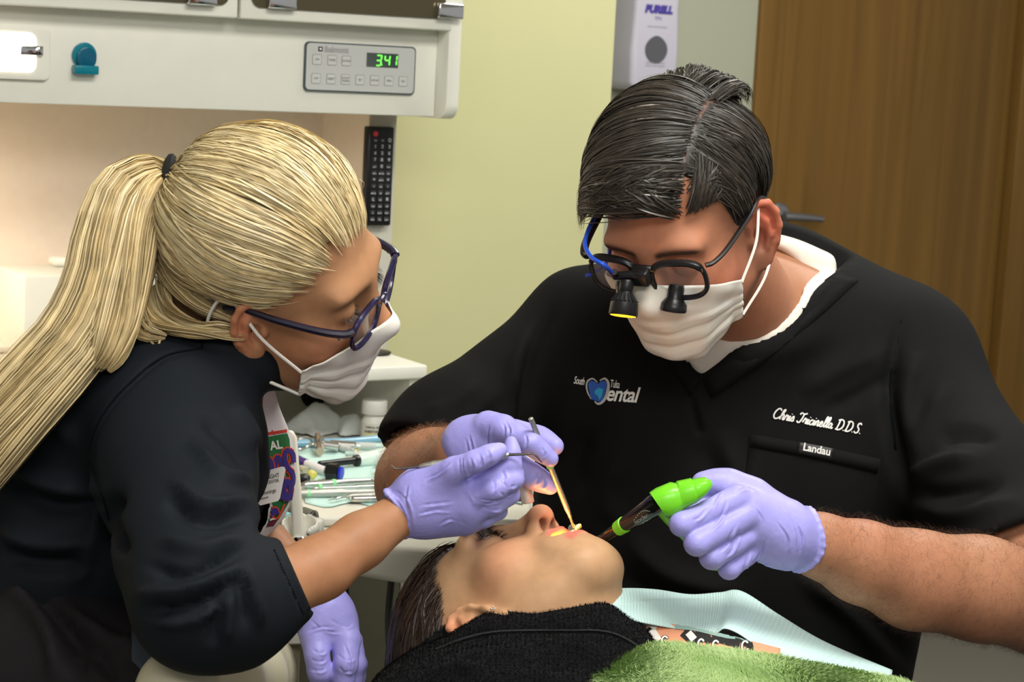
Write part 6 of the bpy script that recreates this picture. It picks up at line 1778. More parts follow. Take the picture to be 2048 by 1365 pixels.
# start points along the hairline (both sides) and a little behind it
hlp = []
for y in np.linspace(-.100, .078, 60):
    z = ahairline(y); hlp.append((y, z))
hlp = np.array(hlp)
def starts(n, g, back, sidesel):
    i = g.uniform(0, 59, n); y = np.interp(i, np.arange(60), hlp[:, 0]); z = np.interp(i, np.arange(60), hlp[:, 1])
    sx = np.where(g.uniform(size=n) < sidesel, 1.0, -1.0)
    front = np.clip((y-.06)/.02, 0, 1)
    yy = y; zz = z+g.uniform(-.003, .006, n)
    rr = np.maximum(0.0, 1-((yy-hc[1])/hr0[1])**2-((zz-hc[2])/hr0[2])**2)
    xx = sx*np.sqrt(rr)*hr0[0]
    topf = g.uniform(size=n) < .25                     # across the brow
    xx = np.where(topf, g.uniform(-.045, .052, n), xx); zz = np.where(topf, .079+.002*np.cos(xx*40)+g.uniform(0, .006, n), zz)
    yt = hc[1]+hr0[1]*np.sqrt(np.maximum(.02, 1-(xx/hr0[0])**2-((zz-hc[2])/hr0[2])**2))
    yy = np.where(topf, yt, yy)
    A = np.stack([(xx-hc[0])/hr0[0], (yy-hc[1])/hr0[1], (zz-hc[2])/hr0[2]], 1)
    return A/np.linalg.norm(A, axis=1, keepdims=True)
Tq = (TIE_L-hc)/hr0; tie_lift = (np.linalg.norm(Tq)-1)*.09; Tq = Tq/np.linalg.norm(Tq)
ng = 150; T = 16
Ag = starts(ng, g, 0, .72)
def head_strands(n, seed, lift0, spread, wid):
    g = np.random.default_rng(seed)
    idx = g.integers(0, ng, n); cl = np.random.default_rng(5).uniform(size=ng)[idx]
    A = Ag[idx]+g.normal(scale=spread, size=(n, 3)); A /= np.linalg.norm(A, axis=1, keepdims=True)
    B = np.tile(Tq, (n, 1))+g.normal(scale=.030, size=(n, 3))
    # start partway along for inner layers
    st = np.where(g.uniform(size=n) < .45, 0, g.uniform(0, .35, n))[:, None]
    A2 = A*(1-st)+B*st
    t = np.linspace(0, 1, T)
    amp = .0085*np.sin(np.clip(t*1.05, 0, 1)*PI)**.8
    L = lift0+amp[None, :]*(.45+.95*cl[:, None])+(t[None, :]**3)*tie_lift+.0022*np.sin(t[None, :]*9+cl[:, None]*20)*np.sin(t*PI)[None, :]+g.normal(scale=.0011, size=(n, 1))*np.sin(t*PI)[None, :]
    S, N = strands_ell(hc, hr0, A2, B, T, L)
    end = TIE_L+g.normal(scale=.0045, size=(n, 3))
    w = sstep(t, .72, 1.0)[None, :, None]
    S = S*(1-w)+(end[:, None, :]+(S-S[:, -1:, :])*.12)*w
    # wave across
    side = np.cross(np.gradient(S, axis=1), N); side /= np.maximum(np.linalg.norm(side, axis=2, keepdims=True), 1e-9)
    S = S+side*(.0055*np.sin(t[None, :]*6+cl[:, None]*40)*np.sin(t*PI)[None, :])[..., None]
    Wd = wid*np.interp(t, [0, .06, .9, 1], [.25, 1, 1, .7])[None, :]*g.uniform(.6, 1.3, (n, 1))
    return S, N, Wd, blonde(n, g, cl)
S, N, Wd, cc = head_strands(9500, 61, .006, .055, .0013)
o = ribbons('hair_strands', AF.to_world(S.reshape(-1, 3)).reshape(S.shape), Wd, N@AF.M, M_AHAIR, AS, cc, .8, 3); o['kind'] = 'stuff'
# ponytail: locks described by their own curves
def locks(defs, seed, wid=.0013, T=20):
    g = np.random.default_rng(seed); SS, NN, WW, CC = [], [], [], []
    for (pts, rads, n, cl0) in defs:
        c = np.array([P(*p) for p in pts]); path = spline2(c, 10)
        tt = np.linspace(0, 1, len(path)); ts = np.linspace(0, 1, T)
        path = np.stack([np.interp(ts, tt, path[:, k]) for k in range(3)], 1)
        rad = np.interp(ts, np.linspace(0, 1, len(rads)), rads)
        _, A_, B_ = frames(path)
        sub = max(3, n//60); th0 = g.uniform(0, 2*PI, sub); rr0 = np.sqrt(g.uniform(0, 1, sub)); clr = g.uniform(size=sub)
        ix = g.integers(0, sub, n)
        th = th0[ix]+g.normal(scale=.22, size=n); rr = np.clip(rr0[ix]+g.normal(scale=.10, size=n), 0, 1.15)
        tw = g.normal(scale=.35, size=sub)[ix][:, None]*ts[None, :]
        off = (np.cos(th[:, None]+tw)[..., None]*A_[None]+np.sin(th[:, None]+tw)[..., None]*B_[None])
        S = path[None]+off*(rr[:, None]*rad[None, :])[..., None]
        S += .0016*np.sin(ts[None, :, None]*8+(g.uniform(0, 6, sub)[ix])[:, None, None])*g.normal(size=(sub, 3))[ix][:, None, :]
        end = g.uniform(.86, 1.0, n)
        SS.append(S); NN.append(off); WW.append(wid*np.interp(ts, [0, .05, .8, 1], [.8, 1, .9, .2])[None, :]*g.uniform(.6, 1.3, (n, 1)))
        CC.append(blonde(n, g, np.clip(cl0+.5*(clr[ix]-.5), 0, 1)))
    return np.concatenate(SS), np.concatenate(NN), np.concatenate(WW), np.concatenate(CC)
d1 = 1.72
S, N, Wd, cc = locks([
    ([(352, 366, 1.735), (328, 357, 1.735), (300, 352, 1.73), (245, 385, 1.715), (215, 470, 1.70), (195, 580, 1.69), (150, 680, 1.68), (70, 770, 1.67), (-30, 880, 1.665), (-120, 990, 1.67)], [.008, .0095, .017, .022, .026, .028, .030, .032, .034, .032], 2600, .62),
    ([(352, 366, 1.735), (328, 361, 1.733), (300, 365, 1.72), (262, 420, 1.70), (240, 520, 1.685), (215, 620, 1.675), (195, 690, 1.67), (182, 735, 1.668)], [.008, .0095, .014, .018, .020, .020, .018, .008], 1400, .72),
    ([(352, 366, 1.735), (330, 363, 1.733), (310, 375, 1.715), (285, 440, 1.695), (268, 540, 1.68), (248, 640, 1.672), (222, 700, 1.668), (205, 735, 1.668)], [.008, .0095, .012, .014, .015, .015, .013, .006], 1000, .55),
    ([(352, 368, 1.737), (330, 362, 1.738), (290, 370, 1.77), (235, 450, 1.78), (205, 560, 1.77), (140, 690, 1.74), (40, 800, 1.72), (-80, 900, 1.71)], [.008, .0095, .016, .022, .026, .030, .032, .03], 1300, .35),
    ([(350, 380, 1.735), (315, 420, 1.72), (298, 500, 1.71), (285, 570, 1.70), (275, 620, 1.695), (290, 660, 1.69), (330, 672, 1.69)], [.008, .009, .010, .010, .009, .006, .003], 500, .25),
    ([(300, 560, 1.715), (318, 620, 1.70), (365, 648, 1.69), (430, 660, 1.685), (488, 668, 1.69)], [.012, .012, .010, .007, .003], 500, .5),
    ([(470, 640, 1.70), (400, 600, 1.705), (350, 540, 1.715), (322, 470, 1.725), (340, 400, 1.735)], [.004, .014, .018, .014, .008], 900, .12),
    ([(275, 640, 1.69), (290, 672, 1.688), (318, 682, 1.69), (318, 655, 1.69)], [.004, .003, .002, .0015], 70, .3),
    ([(265, 630, 1.69), (262, 665, 1.688), (285, 672, 1.69), (300, 650, 1.69), (285, 640, 1.69)], [.004, .003, .002, .002, .001], 60, .3),
], 71)
o = ribbons('ponytail', S, Wd, N, M_AHAIR, AS, cc, 1.2, 4); o['kind'] = 'stuff'; o['label'] = 'long blonde ponytail hanging over the shoulder'
# flyaway hairs
fl = []
for k in range(26):
    a_ = g.uniform(0, 1); x0 = 430+300*a_; y0 = 300+30*math.sin(a_*3)+190*max(0, a_-.45)**1.3
    fl.append(([(x0, y0, 1.735), (x0+g.uniform(-30, 30), y0-g.uniform(8, 34), 1.735), (x0+g.uniform(-70, 60), y0-g.uniform(-5, 40), 1.735)], [.0006, .0006, .0003], 1, .7))
S, N, Wd, cc = locks(fl, 72, .0004, 12)
o = ribbons('flyaway_hair', S, Wd, N, M_AHAIR, AS, cc, 1.2, 5); o['kind'] = 'stuff'
tie = P(334, 358, 1.732)
nd = P(300, 352, 1.73)-P(395, 372, 1.735); nd /= np.linalg.norm(nd)
a_ = np.cross(nd, (0, 1, .1)); a_ /= np.linalg.norm(a_); b_ = np.cross(nd, a_)
tube('hair_tie', [tie+.0165*(math.cos(t)*a_+math.sin(t)*b_) for t in np.linspace(0, 2*PI, 33)], .0048, mat('black_elastic', srgb(14, 14, 15), .8), AS, 8, 1.3)

# --- explorer in the right glove
ex = empty('dental_explorer', P(920, 915, 1.63), 'double-ended steel dental explorer pinched in the assistant\'s right glove', 'dental instrument')
a, b = P(838, 934, 1.642), P(1018, 910, 1.632); L = np.linalg.norm(b-a)
lathe('handle', [(0, .0014), (.004, .0026), (.010, .0030), (.012, .0034), (L-.014, .0034), (L-.012, .0030), (L-.009, .0036), (L-.005, .0036), (L, .0016)], M_STEELK, ex, a, b, 12)
tube('working_end', [a, P(800, 938, 1.643), P(790, 938, 1.643), P(782, 931, 1.643)], [.0012, .0009, .0008, .0004], M_DARKSTEEL, ex, 8)
tube('working_end', [b, P(1052, 909, 1.63), P(1066, 907, 1.63), P(1074, 914, 1.63), P(1084, 926, 1.63)], [.0013, .0010, .0009, .0008, .0004], M_DARKSTEEL, ex, 8)
# ------------------------------------------------------------------ the patient
PT = empty('person', P(1250, 1365, 1.8)*np.array([1, 1, 0]), 'person lying back with open mouth, dark hair and black fleece jacket', 'person')
PF = Frame(P(1010, 1257, 1.835), cv(.10, .985, -.08), cv(-.72, .05, -.69), 0.97)
P_TONE = np.array(srgb(194, 152, 114)); P_RED = np.array(srgb(226, 120, 92))
P_NECK = P(1190, 1330, 1.79)
OC = .013
hf = head_field(dict(jaw=.94, open=OC, neck=PF.to_local(P_NECK), neckr=(.048, .050), flare=.60, earsize=1.05, eary=.016, earz=-.036, chin=.007, cran=((0, -.015, .030), (.0735, .095, .070)), lids=.0034))
V, Q = hf.mesh(1)
P_BVH = bvh_of(V, Q)
cH = head_colors(V, P_TONE, P_RED, 0.42, lip=srgb(206, 108, 98), oc=OC, brow=srgb(92, 62, 46), eye=srgb(104, 72, 78))
VH = PF.to_world(V); PHQ = Q
fb = Field(P(1100, 1500, 1.83)-np.array([.05, .16, .10]), P(1500, 1300, 1.83)+np.array([.2, .18, .08]), .005)
fb.cone(P_NECK, P(1260, 1400, 1.84), .05, .075, 0)
fg = Field(P(1430, 1500, 1.86)-np.array([.30, .22, .12]), P(1430, 1500, 1.86)+np.array([.36, .22, .10]), .007)
fg.ell(P(1430, 1505, 1.86), (.20, .13, .060), 0)
fg.ell(P(1700, 1560, 1.84), (.22, .13, .06), .08)
V_, Q_ = fg.mesh(2)
mesh_np('sweatshirt', V_, [Q_], mat('black_jersey', srgb(20, 20, 22), .9, spec=.1), PT)
VB, QB = fb.mesh(2)
mesh_np('body', np.vstack([VH, VB]), [PHQ, QB+len(VH)], M_SKIN, PT, True, np.vstack([cH, np.tile(P_TONE, (len(VB), 1))]))
# eyes
def eyeball(name, fr, sx, parent):
    n1, n2 = 24, 16; V, F, C = [], [], []
    look = np.array([0, .92, -.22]); look /= np.linalg.norm(look)
    for i in range(n2+1):
        th = PI*i/n2
        for j in range(n1):
            ph = 2*PI*j/n1
            q = np.array([math.sin(th)*math.cos(ph), math.cos(th), math.sin(th)*math.sin(ph)])
            V.append(np.array([sx*.031, .0735, -.001])+q*.0126)
            c = q@look
            C.append((.02, .015, .012) if c > .975 else (.16, .10, .06) if c > .90 else (.45, .40, .37))
    for i in range(n2):
        for j in range(n1): F.append((i*n1+j, i*n1+(j+1) % n1, (i+1)*n1+(j+1) % n1, (i+1)*n1+j))
    return mesh_np(name, fr.to_world(np.array(V)), F, mat('eyeball', (.8, .8, .8), .08, attr='Col', coat=.5), parent, True, np.array(C))
for sx in (-1, 1): eyeball('eye', PF, sx, PT)
# lashes
def lashes(fr, parent, m, sides, seed, up=.55):
    g = np.random.default_rng(seed); S = []
    for sx in (-1, 1):
        for side, n_, ln, zz in sides:
            for k in range(n_):
                t = g.uniform(-1, 1); x = sx*.031+t*.0125
                r0 = np.array([x, .0735+.0140*math.sqrt(max(.05, 1-(t*.85)**2)), zz*math.sqrt(max(0.05, 1-t*t))-.0005])
                dv = np.array([t*.5, .75, side*up])+g.normal(scale=.12, size=3); dv /= np.linalg.norm(dv)
                tt = np.linspace(0, 1, 5)[:, None]
                S.append(r0+dv*ln*tt+np.array([0, 0, side*.003])*tt**2)
    S = np.array(S); Wd = .0005*np.array([1, .9, .7, .5, .15])[None, :]*np.ones((len(S), 1))
    o = ribbons('eyelashes', fr.to_world(S.reshape(-1, 3)).reshape(S.shape), Wd, np.tile(np.array([0, .6, .8])@fr.M, (len(S), 5, 1)), m, parent, None, .4, 2); o['kind'] = 'stuff'
M_LASH = mat('black_lash', srgb(16, 13, 13), .5)
lashes(PF, PT, M_LASH, ((1, 130, .0100, .0034), (-1, 90, .0065, -.0042)), 8)
lashes(AF, AS, mat('brown_lash', srgb(40, 28, 24), .5), ((-1, 80, .0080, -.0050),), 9, .2)
g = np.random.default_rng(8)
# teeth
def teeth(parent, z0, y0, r, up, n=10):
    for k in range(n):
        a = math.radians(-62+124*(k+.5)/n); c = np.array([r*1.05*math.sin(a), y0+r*math.cos(a), z0])
        w = .0042 if abs(k-(n-1)/2) < 1.2 else .0034
        f_ = np.array([math.sin(a), math.cos(a), 0]); s_ = np.array([math.cos(a), -math.sin(a), 0])
        box('tooth', PF.to_world(c-s_*w-f_*.002-np.array([0, 0, .0045])), PF.dir_world(s_*2*w*PF.s), PF.dir_world(f_*.004*PF.s), PF.dir_world(np.array([0, 0, .009*PF.s])), M_TOOTH, parent, .0012)
M_TOOTH = mat('enamel', srgb(238, 230, 212), .25, sss=.2, sssr=(.002,))
teeth(PT, -.0575, .060, .024, 1)
teeth(PT, -.0700-OC, .058, .023, -1)
# earring
er = ray_pts([(986, 1219)], bvh_of(VH, PHQ), .0003, 1.78)[0]
mo = empty('stud_earring', er, 'tiny silver stud in the patient\'s right earlobe', 'earring')
for (dx, dz) in ((0, 0), (.0014, 0), (-.0014, 0), (0, .0014), (0, -.0014)):
    c = er+RT*dx+UP*dz; lathe('gem', [(0, .0009), (.0006, .0009), (.0010, .0003)], M_STEEL, mo, c, axis=-FW, n=8)

# --- the curing light glows inside the mouth
gl = bpy.data.lights.new('curing_glow', 'POINT'); gl.energy = 0.48; gl.color = (1.0, .44, .06); gl.shadow_soft_size = .004
go = bpy.data.objects.new('curing_glow', gl); COL.objects.link(go); go.location = Vector(PF.to_world((.010, .070, -.0645-OC*.5)))

# --- hair
M_PHAIR = mat('dark_hair', (.04, .025, .018), .4, spec=.5, attr='Col', noise=(40, .3))
hc = np.array([0, -.015, .030]); hr0 = np.array([.0735, .095, .070])
def phairline(y):
    return np.interp(y, [-.13, -.09, -.05, -.02, .0, .015, .03, .05, .07, .085, .1], [-.09, -.08, -.05, -.005, .012, .014, .022, .042, .058, .066, .068])
fh = Field((-.13, -.16, -.12), (.13, .12, .16), .003)
fh.ell(hc+np.array([0, -.004, .003]), hr0+np.array([.008, .010, .013]), 0)
fh.ell((0, -.070, .0), (.070, .048, .070), .04)
def hl(X, Y, Z):
    zl = (phairline(Y[0, :, 0])+.010).astype(np.float32)[None, :, None]; return Z-zl+0*X
fh._op(hl, fh.lo, fh.lo+fh.h*fh.n, .006, 'cut')
V, Q = fh.mesh(2)
ph = mesh_np('hair', PF.to_world(V), [Q], M_PHAIR, PT, True, np.tile((.020, .013, .010), (len(V), 1))); ph['label'] = 'dark brown hair falling back over the headrest'
n, T = 3600, 18
y = g.uniform(-.09, .085, n); z = phairline(y)+g.uniform(-.002, .018, n); sx = np.where(g.uniform(size=n) < .8, 1., -1.)
xx = sx*hr0[0]*np.sqrt(np.maximum(.0, 1-((y-hc[1])/hr0[1])**2-((z-hc[2])/hr0[2])**2))
A = np.stack([xx/hr0[0], (y-hc[1])/hr0[1], (z-hc[2])/hr0[2]], 1)
B = np.stack([sx*g.uniform(.15, .75, n), -.75+g.normal(scale=.2, size=n), .35+g.normal(scale=.3, size=n)], 1)
t = np.linspace(0, 1, T); cl = g.uniform(size=n)
L = .006+.008*np.sin(t*PI)[None, :]+g.normal(scale=.0012, size=(n, 1))+0*cl[:, None]
S, N = strands_ell(hc, hr0, A, B, T, L)
Sw = PF.to_world(S.reshape(-1, 3)).reshape(S.shape)
drop = sstep(t, .35, 1.)[None, :]*g.uniform(.02, .10, n)[:, None]
Sw = Sw+np.array([0, 0, -1.])[None, None, :]*drop[..., None]+RT[None, None, :]*(-.12*drop*g.uniform(.0, 1, (n, 1)))[..., None]
Wd = .0012*np.interp(t, [0, .1, .8, 1], [.3, 1, .9, .2])[None, :]*g.uniform(.6, 1.3, (n, 1))
cc = np.array([.034, .019, .013])[None, :]*g.uniform(.4, 1.5, n)[:, None]
o = ribbons('hair_strands', Sw, Wd, N@PF.M, M_PHAIR, PT, cc, .8, 6); o['kind'] = 'stuff'
# --- fleece jacket
M_FLEECE = mat('black_fleece', srgb(19, 19, 21), .95, spec=.06, noise=(70, .3), bump=(260, .5, .002), sheen=.06)
f = Field(np.array([-.16, 1.50, .78]), np.array([.22, 1.98, 1.05]), .0040)
f.chain([P(905, 1288, 1.79), P(1000, 1262, 1.765), P(1110, 1250, 1.755), P(1205, 1248, 1.758), P(1262, 1278, 1.765), P(1310, 1330, 1.77), P(1350, 1390, 1.77)], [.012, .0125, .0125, .0125, .0125, .013, .015], .010)
f.ell(P(960, 1400, 1.70), (.095, .075, .036), .03)
f.cone(P(900, 1380, 1.735), P(1010, 1310, 1.745), .035, .026, .03)
f.cone(P(1000, 1322, 1.74), P(1180, 1312, 1.735), .030, .032, .03)
f.cone(P(1180, 1320, 1.735), P(1290, 1385, 1.73), .032, .032, .03)
f.ell(P(1120, 1400, 1.68), (.13, .07, .036), .04)
f.cone(P(890, 1330, 1.80), P(930, 1370, 1.78), .028, .04, .03)
V, Q = f.mesh(2)
V = V+vnormals(V, Q)*(.0016*wob(V, 45, 21))[:, None]
V = folds(V, Q, [([(870, 1300), (930, 1276), (1000, 1262), (1120, 1260), (1210, 1262), (1265, 1285), (1300, 1315)], -.005, 5), ([(880, 1330), (980, 1310), (1080, 1310)], .006, 14), ([(850, 1350), (920, 1340), (1000, 1350)], .006, 10), ([(1000, 1290), (1120, 1292), (1220, 1300)], .004, 12), ([(1030, 1330), (1150, 1330), (1230, 1365)], -.005, 14)])
pj = mesh_np('fleece_jacket', V, [Q], M_FLEECE, PT); pj['label'] = 'black fleece jacket with a zip along the collar'
pj_bvh = bvh_of(V, Q)
tube('zip', ray_pts(spline2([(872, 1302), (930, 1278), (1000, 1264), (1120, 1262), (1210, 1264), (1265, 1287), (1300, 1318)], 10), pj_bvh, .0006, 1.75), .0010, mat('zip_tape', srgb(20, 20, 22), .5), pj, 6)
zp = ray_pts(spline2([(872, 1302), (930, 1278), (1000, 1264), (1120, 1262), (1210, 1264), (1265, 1287), (1300, 1318)], 40), pj_bvh, .0014, 1.75)
Vv, Fv = merge_vf([tube_vf([zp[i], zp[i]*.5+zp[i+1]*.5], .0007, 4) for i in range(0, len(zp)-1)])
o = mesh_np('zip_teeth', Vv, Fv, mat('zip_teeth', srgb(46, 46, 48), .4), pj); o['kind'] = 'stuff'
def pile(name, V, Q, sel, count, length, wid, m, parent, seed, colors=None, lean=None, up=(.5, 1.0)):
    g = np.random.default_rng(seed); N = vnormals(V, Q)
    cen = V[Q].mean(1); ok = np.where(sel(cen, N[Q].mean(1)))[0]
    area = np.linalg.norm(np.cross(V[Q[ok, 2]]-V[Q[ok, 0]], V[Q[ok, 3]]-V[Q[ok, 1]]), axis=1)
    ch = g.choice(ok, count, p=area/area.sum()); w = g.dirichlet((1, 1, 1, 1), count)
    root = (V[Q[ch]]*w[..., None]).sum(1); n = N[Q[ch]].mean(1)
    ln = g.normal(size=(count, 3)) if lean is None else lean(root)+g.normal(scale=.6, size=(count, 3))
    ln -= n*(ln*n).sum(1)[:, None]; ln /= np.linalg.norm(ln, axis=1)[:, None]
    u_ = g.uniform(up[0], up[1], count)[:, None]; L = length*g.uniform(.5, 1.2, count)[:, None]
    s = np.cross(n, ln)*wid/2
    a = root-s; b = root+s; m_ = root+(n*u_*.6+ln*.35)*L; c = root+(n*u_+ln*.9)*L
    Vt = np.stack([a, b, m_+s*.7, m_-s*.7, c], 1).reshape(-1, 3)
    i0 = np.arange(count)[:, None]*5
    F4 = i0+np.array([[0, 1, 2, 3]]); F3 = i0+np.array([[3, 2, 4]])
    cc = None if colors is None else np.repeat(colors(root, g), 5, axis=0)
    o = mesh_np(name, Vt, [F4, F3], m, parent, True, cc); o['kind'] = 'stuff'
    return o
def seljk(c, n):
    u, v, d = proj(c); return (v < 1370) & (n@FW < .45) & (u < 1340)
pile('fleece_pile', V, Q, seljk, 26000, .0028, .0005, mat('black_fleece_fibre', srgb(16, 16, 18), .9, spec=.1), pj, 3)

# --- tee shirt on the chest
chest = []
for row in [[(1180, 1232, 1.80), (1260, 1236, 1.79), (1400, 1262, 1.775), (1500, 1285, 1.77), (1560, 1300, 1.77)],
            [(1200, 1262, 1.785), (1290, 1272, 1.772), (1400, 1290, 1.762), (1500, 1310, 1.757), (1560, 1325, 1.757)],
            [(1230, 1300, 1.765), (1310, 1312, 1.755), (1400, 1322, 1.75), (1500, 1335, 1.745), (1560, 1350, 1.745)],
            [(1260, 1350, 1.75), (1320, 1355, 1.745), (1400, 1360, 1.74), (1500, 1370, 1.735), (1560, 1385, 1.735)]]:
    chest.append([P(*q) for q in row])
Gc = patch(chest, 8, 8)
ts = sheet('tee_shirt', Gc, mat('peach_jersey', srgb(232, 158, 122), .85, bump=(900, .2, .0005)), PT, .003); ts['label'] = 'peach tee shirt with black and white graphic lettering'
tb = bvh_of(Gc.reshape(-1, 3), grid_faces(*Gc.shape[:2]))
M_BK = mat('black_ink', srgb(26, 25, 24), .75); M_WH = mat('white_ink', srgb(236, 230, 222), .75); M_TE = mat('sage_ink', srgb(138, 168, 160), .75)
for pts, m_, w_ in [([(1252, 1243), (1268, 1254), (1278, 1268)], M_WH, 9), ([(1278, 1247), (1300, 1254), (1312, 1262)], M_WH, 10), ([(1296, 1260), (1306, 1275), (1312, 1288), (1326, 1290)], M_BK, 22), ([(1303, 1264), (1311, 1276), (1317, 1286)], M_WH, 14),
                    ([(1368, 1266), (1384, 1280), (1396, 1290)], M_BK, 24), ([(1376, 1270), (1388, 1284)], M_WH, 14), ([(1395, 1262), (1412, 1278), (1420, 1290)], M_BK, 16), ([(1425, 1272), (1450, 1280), (1480, 1288)], M_BK, 26), ([(1350, 1258), (1390, 1262), (1440, 1274)], M_TE, 9),
                    ([(1430, 1268), (1452, 1274), (1470, 1276)], M_TE, 14), ([(1460, 1270), (1466, 1290), (1474, 1304)], M_BK, 8), ([(1470, 1268), (1484, 1274), (1494, 1286)], M_TE, 14), ([(1488, 1262), (1500, 1290), (1504, 1312)], M_BK, 8)]:
    decal('printed_graphic', *stroke_px(pts, w_), tb, m_, ts, .0022+.0003*(m_ is not M_BK)+.0002*(m_ is M_WH), 8, 1.77)
for c_ in ((1402, 1294), (1431, 1297), (1330, 1288), (1489, 1298)):
    lp_ = [(c_[0]+8*math.sin(a)*.8, c_[1]+10*math.cos(a)) for a in np.linspace(2.2, 2.2+5.2, 9)]
    decal('printed_loop', *stroke_px(lp_, 7), tb, M_BK, ts, .0026, 6, 1.76)
    decal('printed_loop', *stroke_px(lp_, 3.4), tb, M_WH, ts, .0031, 6, 1.76)

# --- bib: a sheet of ribbed blue paper
bib_rows = [
    [(1186, 1188, 1.775), (1240, 1178, 1.795), (1310, 1180, 1.84), (1380, 1190, 1.895), (1440, 1186, 1.905), (1484, 1184, 1.90), (1560, 1232, 1.885), (1650, 1285, 1.87), (1785, 1342, 1.84)],
    [(1185, 1197, 1.765), (1245, 1196, 1.78), (1310, 1197, 1.82), (1380, 1202, 1.865), (1440, 1205, 1.865), (1478, 1208, 1.86), (1550, 1255, 1.845), (1640, 1305, 1.83), (1780, 1352, 1.81)],
    [(1187, 1213, 1.757), (1245, 1226, 1.765), (1310, 1228, 1.785), (1380, 1232, 1.815), (1435, 1238, 1.815), (1465, 1240, 1.81), (1530, 1282, 1.80), (1610, 1325, 1.79), (1745, 1365, 1.78)],
    [(1200, 1224, 1.750), (1255, 1240, 1.757), (1310, 1251, 1.770), (1380, 1263, 1.776), (1425, 1271, 1.774), (1452, 1258, 1.772), (1500, 1284, 1.768), (1560, 1345, 1.765), (1700, 1385, 1.755)]]
Gb = patch([[P(*q) for q in r] for r in bib_rows], 10, 10)
nu, nv = Gb.shape[:2]
uu = np.linspace(0, 1, nv)[None, :]; vv = np.linspace(0, 1, nu)[:, None]
bump_ = .0030*np.exp(-((vv-(.62-.40*uu*1.6))/.05)**2)*sstep(uu, .02, .12)*(1-sstep(uu, .35, .5))
Gb = Gb+UP[None, None, :]*bump_[..., None]-FW*0
M_BIB = mat('blue_bib_paper', srgb(204, 234, 232), .75, spec=.2)
nt = M_BIB.node_tree; bs = nt.nodes['Principled BSDF']; uvn = nt.nodes.new('ShaderNodeUVMap'); uvn.uv_map = 'UVMap'
wv = nt.nodes.new('ShaderNodeTexWave'); wv.inputs['Scale'].default_value = 26; wv.bands_direction = 'X'; wv.inputs['Distortion'].default_value = .4
nt.links.new(uvn.outputs['UV'], wv.inputs['Vector'])
bp = nt.nodes.new('ShaderNodeBump'); bp.inputs['Strength'].default_value = .45; bp.inputs['Distance'].default_value = .0012
nt.links.new(wv.outputs['Fac'], bp.inputs['Height']); nt.links.new(bp.outputs['Normal'], bs.inputs['Normal'])
bib = sheet('dental_bib', Gb, M_BIB, None, .0009)
tag(bib, 'pale blue ribbed paper bib laid over the patient\'s chest', 'bib')
uvl = bib.data.uv_layers.new(name='UVMap')
vi = np.zeros(len(bib.data.loops), int); bib.data.loops.foreach_get('vertex_index', vi)
vi = vi % (nu*nv); uv = np.stack([(vi % nv)/nv, (vi//nv)/nu], 1).astype(np.float32); uvl.data.foreach_set('uv', uv.ravel())
tube('bib_clip_strap', spline2([P(1196, 1222, 1.79), P(1150, 1224, 1.785), P(1118, 1216, 1.785), P(1112, 1210, 1.785)], 6), .0016, mat('blue_strap_paper', srgb(120, 170, 190), .6), bib, 8, .4)

# --- green blanket
blk = [[(1080, 1395, 1.705), (1180, 1348, 1.70), (1280, 1308, 1.71), (1330, 1298, 1.715), (1420, 1308, 1.715), (1560, 1325, 1.715), (1680, 1345, 1.71), (1800, 1372, 1.705), (1900, 1420, 1.70)],
       [(1080, 1405, 1.67), (1180, 1362, 1.665), (1280, 1326, 1.67), (1340, 1322, 1.675), (1430, 1336, 1.675), (1560, 1350, 1.675), (1680, 1372, 1.67), (1800, 1400, 1.67), (1900, 1450, 1.66)],
       [(1080, 1430, 1.63), (1180, 1395, 1.625), (1290, 1362, 1.63), (1350, 1358, 1.635), (1440, 1370, 1.635), (1560, 1385, 1.63), (1680, 1410, 1.63), (1800, 1440, 1.62), (1900, 1490, 1.62)],
       [(1080, 1480, 1.60), (1180, 1450, 1.595), (1290, 1420, 1.60), (1350, 1415, 1.60), (1440, 1425, 1.60), (1560, 1440, 1.60), (1680, 1465, 1.59), (1800, 1490, 1.59), (1900, 1540, 1.59)]]
Gk = patch([[P(*q) for q in r] for r in blk], 14, 10)
M_BLANKET = mat('green_plush', srgb(150, 182, 110), .95, spec=.1, noise=(40, .12), sheen=.3)
bl = sheet('plush_blanket', Gk, M_BLANKET, None, .008); tag(bl, 'soft green plush blanket spread over the patient\'s body', 'blanket')
Vk = Gk.reshape(-1, 3); Qk = grid_faces(*Gk.shape[:2])
if (vnormals(Vk, Qk)@UP).mean() < 0: Qk = Qk[:, ::-1]
Vk = Vk+vnormals(Vk, Qk)*.004
def gcol(r, g):
    w = np.clip(.5+.5*wob(r, 60, 4)+g.normal(scale=.18, size=len(r)), 0, 1)
    return np.array(srgb(128, 160, 88))[None, :]*(1-w)[:, None]+np.array(srgb(190, 214, 150))[None, :]*w[:, None]
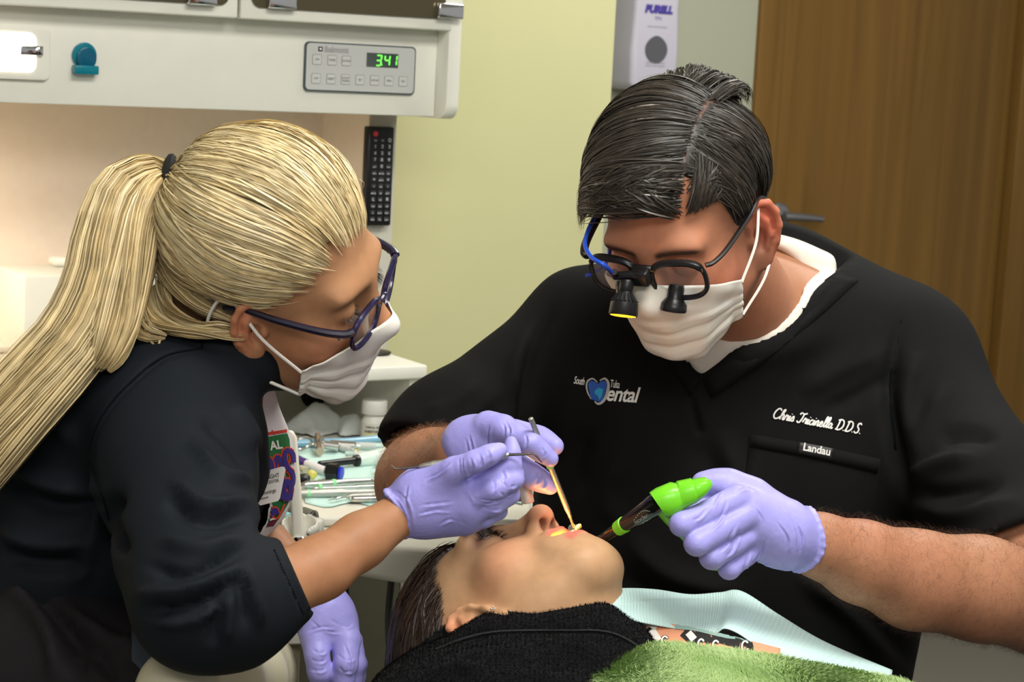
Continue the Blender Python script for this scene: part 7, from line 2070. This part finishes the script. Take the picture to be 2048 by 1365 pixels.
pile('blanket_pile', Vk, Qk, lambda c, n: proj(c)[1] < 1560, 84000, .0062, .0008, mat('green_plush_fibre', (.3, .4, .15), .9, spec=.15, attr='Col'), bl, 5, gcol,
     lambda r: np.stack([np.sin(r[:, 0]*40+r[:, 1]*25), np.cos(r[:, 0]*33), np.sin(r[:, 1]*50+r[:, 0]*20)], 1)*1.2, (.35, .8))

# --- dental chair under the patient
ch = empty('dental_chair', P(1150, 1365, 1.85)*np.array([1, 1, 0]), 'dark padded dental chair under the reclining patient', 'dental chair')
M_VINYL = mat('dark_vinyl', srgb(30, 31, 34), .45, noise=(20, .1))
hpos = PF.to_world((0, -.155, .02))
fz = Field(hpos-np.array([.16, .16, .08]), hpos+np.array([.16, .16, .06]), .005)
fz.ell(hpos, (.10, .10, .028), 0)
V, Q = fz.mesh(2); mesh_np('headrest', V, [Q], M_VINYL, ch)
b0_ = P(1260, 1500, 1.84)
prism('backrest', [b0_+np.array([0, -.24, 0]), b0_+np.array([0, .22, 0]), b0_+np.array([.75, .22, -.12]), b0_+np.array([.75, -.24, -.12])], (0, 0, -.08), M_VINYL, ch, .03, 3)
prism('seat', [b0_+np.array([.75, -.26, -.12]), b0_+np.array([.75, .24, -.12]), b0_+np.array([1.6, .24, -.10]), b0_+np.array([1.6, -.26, -.10])], (0, 0, -.09), M_VINYL, ch, .03, 3)
bz = b0_+np.array([.9, 0, -.2]); lathe('pedestal', [(0, .28), (.03, .28), (.05, .12), (bz[2]-.02, .10)], mat('chair_base', srgb(180, 178, 170), .5), ch, np.array([bz[0], bz[1], 0]), axis=(0, 0, 1), n=32)
tube('headrest_arm', [hpos+np.array([0, 0, -.02]), hpos+np.array([.06, 0, -.05]), b0_+np.array([.05, 0, -.05])], .018, M_STEEL, ch, 12)

# --- gauze between the dentist's fingers
gz = [[(1036, 952, 1.80), (1046, 950, 1.798), (1056, 955, 1.80)], [(1042, 985, 1.80), (1052, 982, 1.794), (1062, 984, 1.80)], [(1046, 1008, 1.802), (1056, 1008, 1.796), (1066, 1004, 1.802)]]
gz_o = sheet('gauze_strip', patch([[P(*q) for q in r] for r in gz], 6, 6), mat('white_gauze', srgb(236, 226, 216), .9, bump=(1500, .4, .0006)), None, .003)
tag(gz_o, 'folded white gauze strip hanging below the dentist\'s right glove', 'gauze')
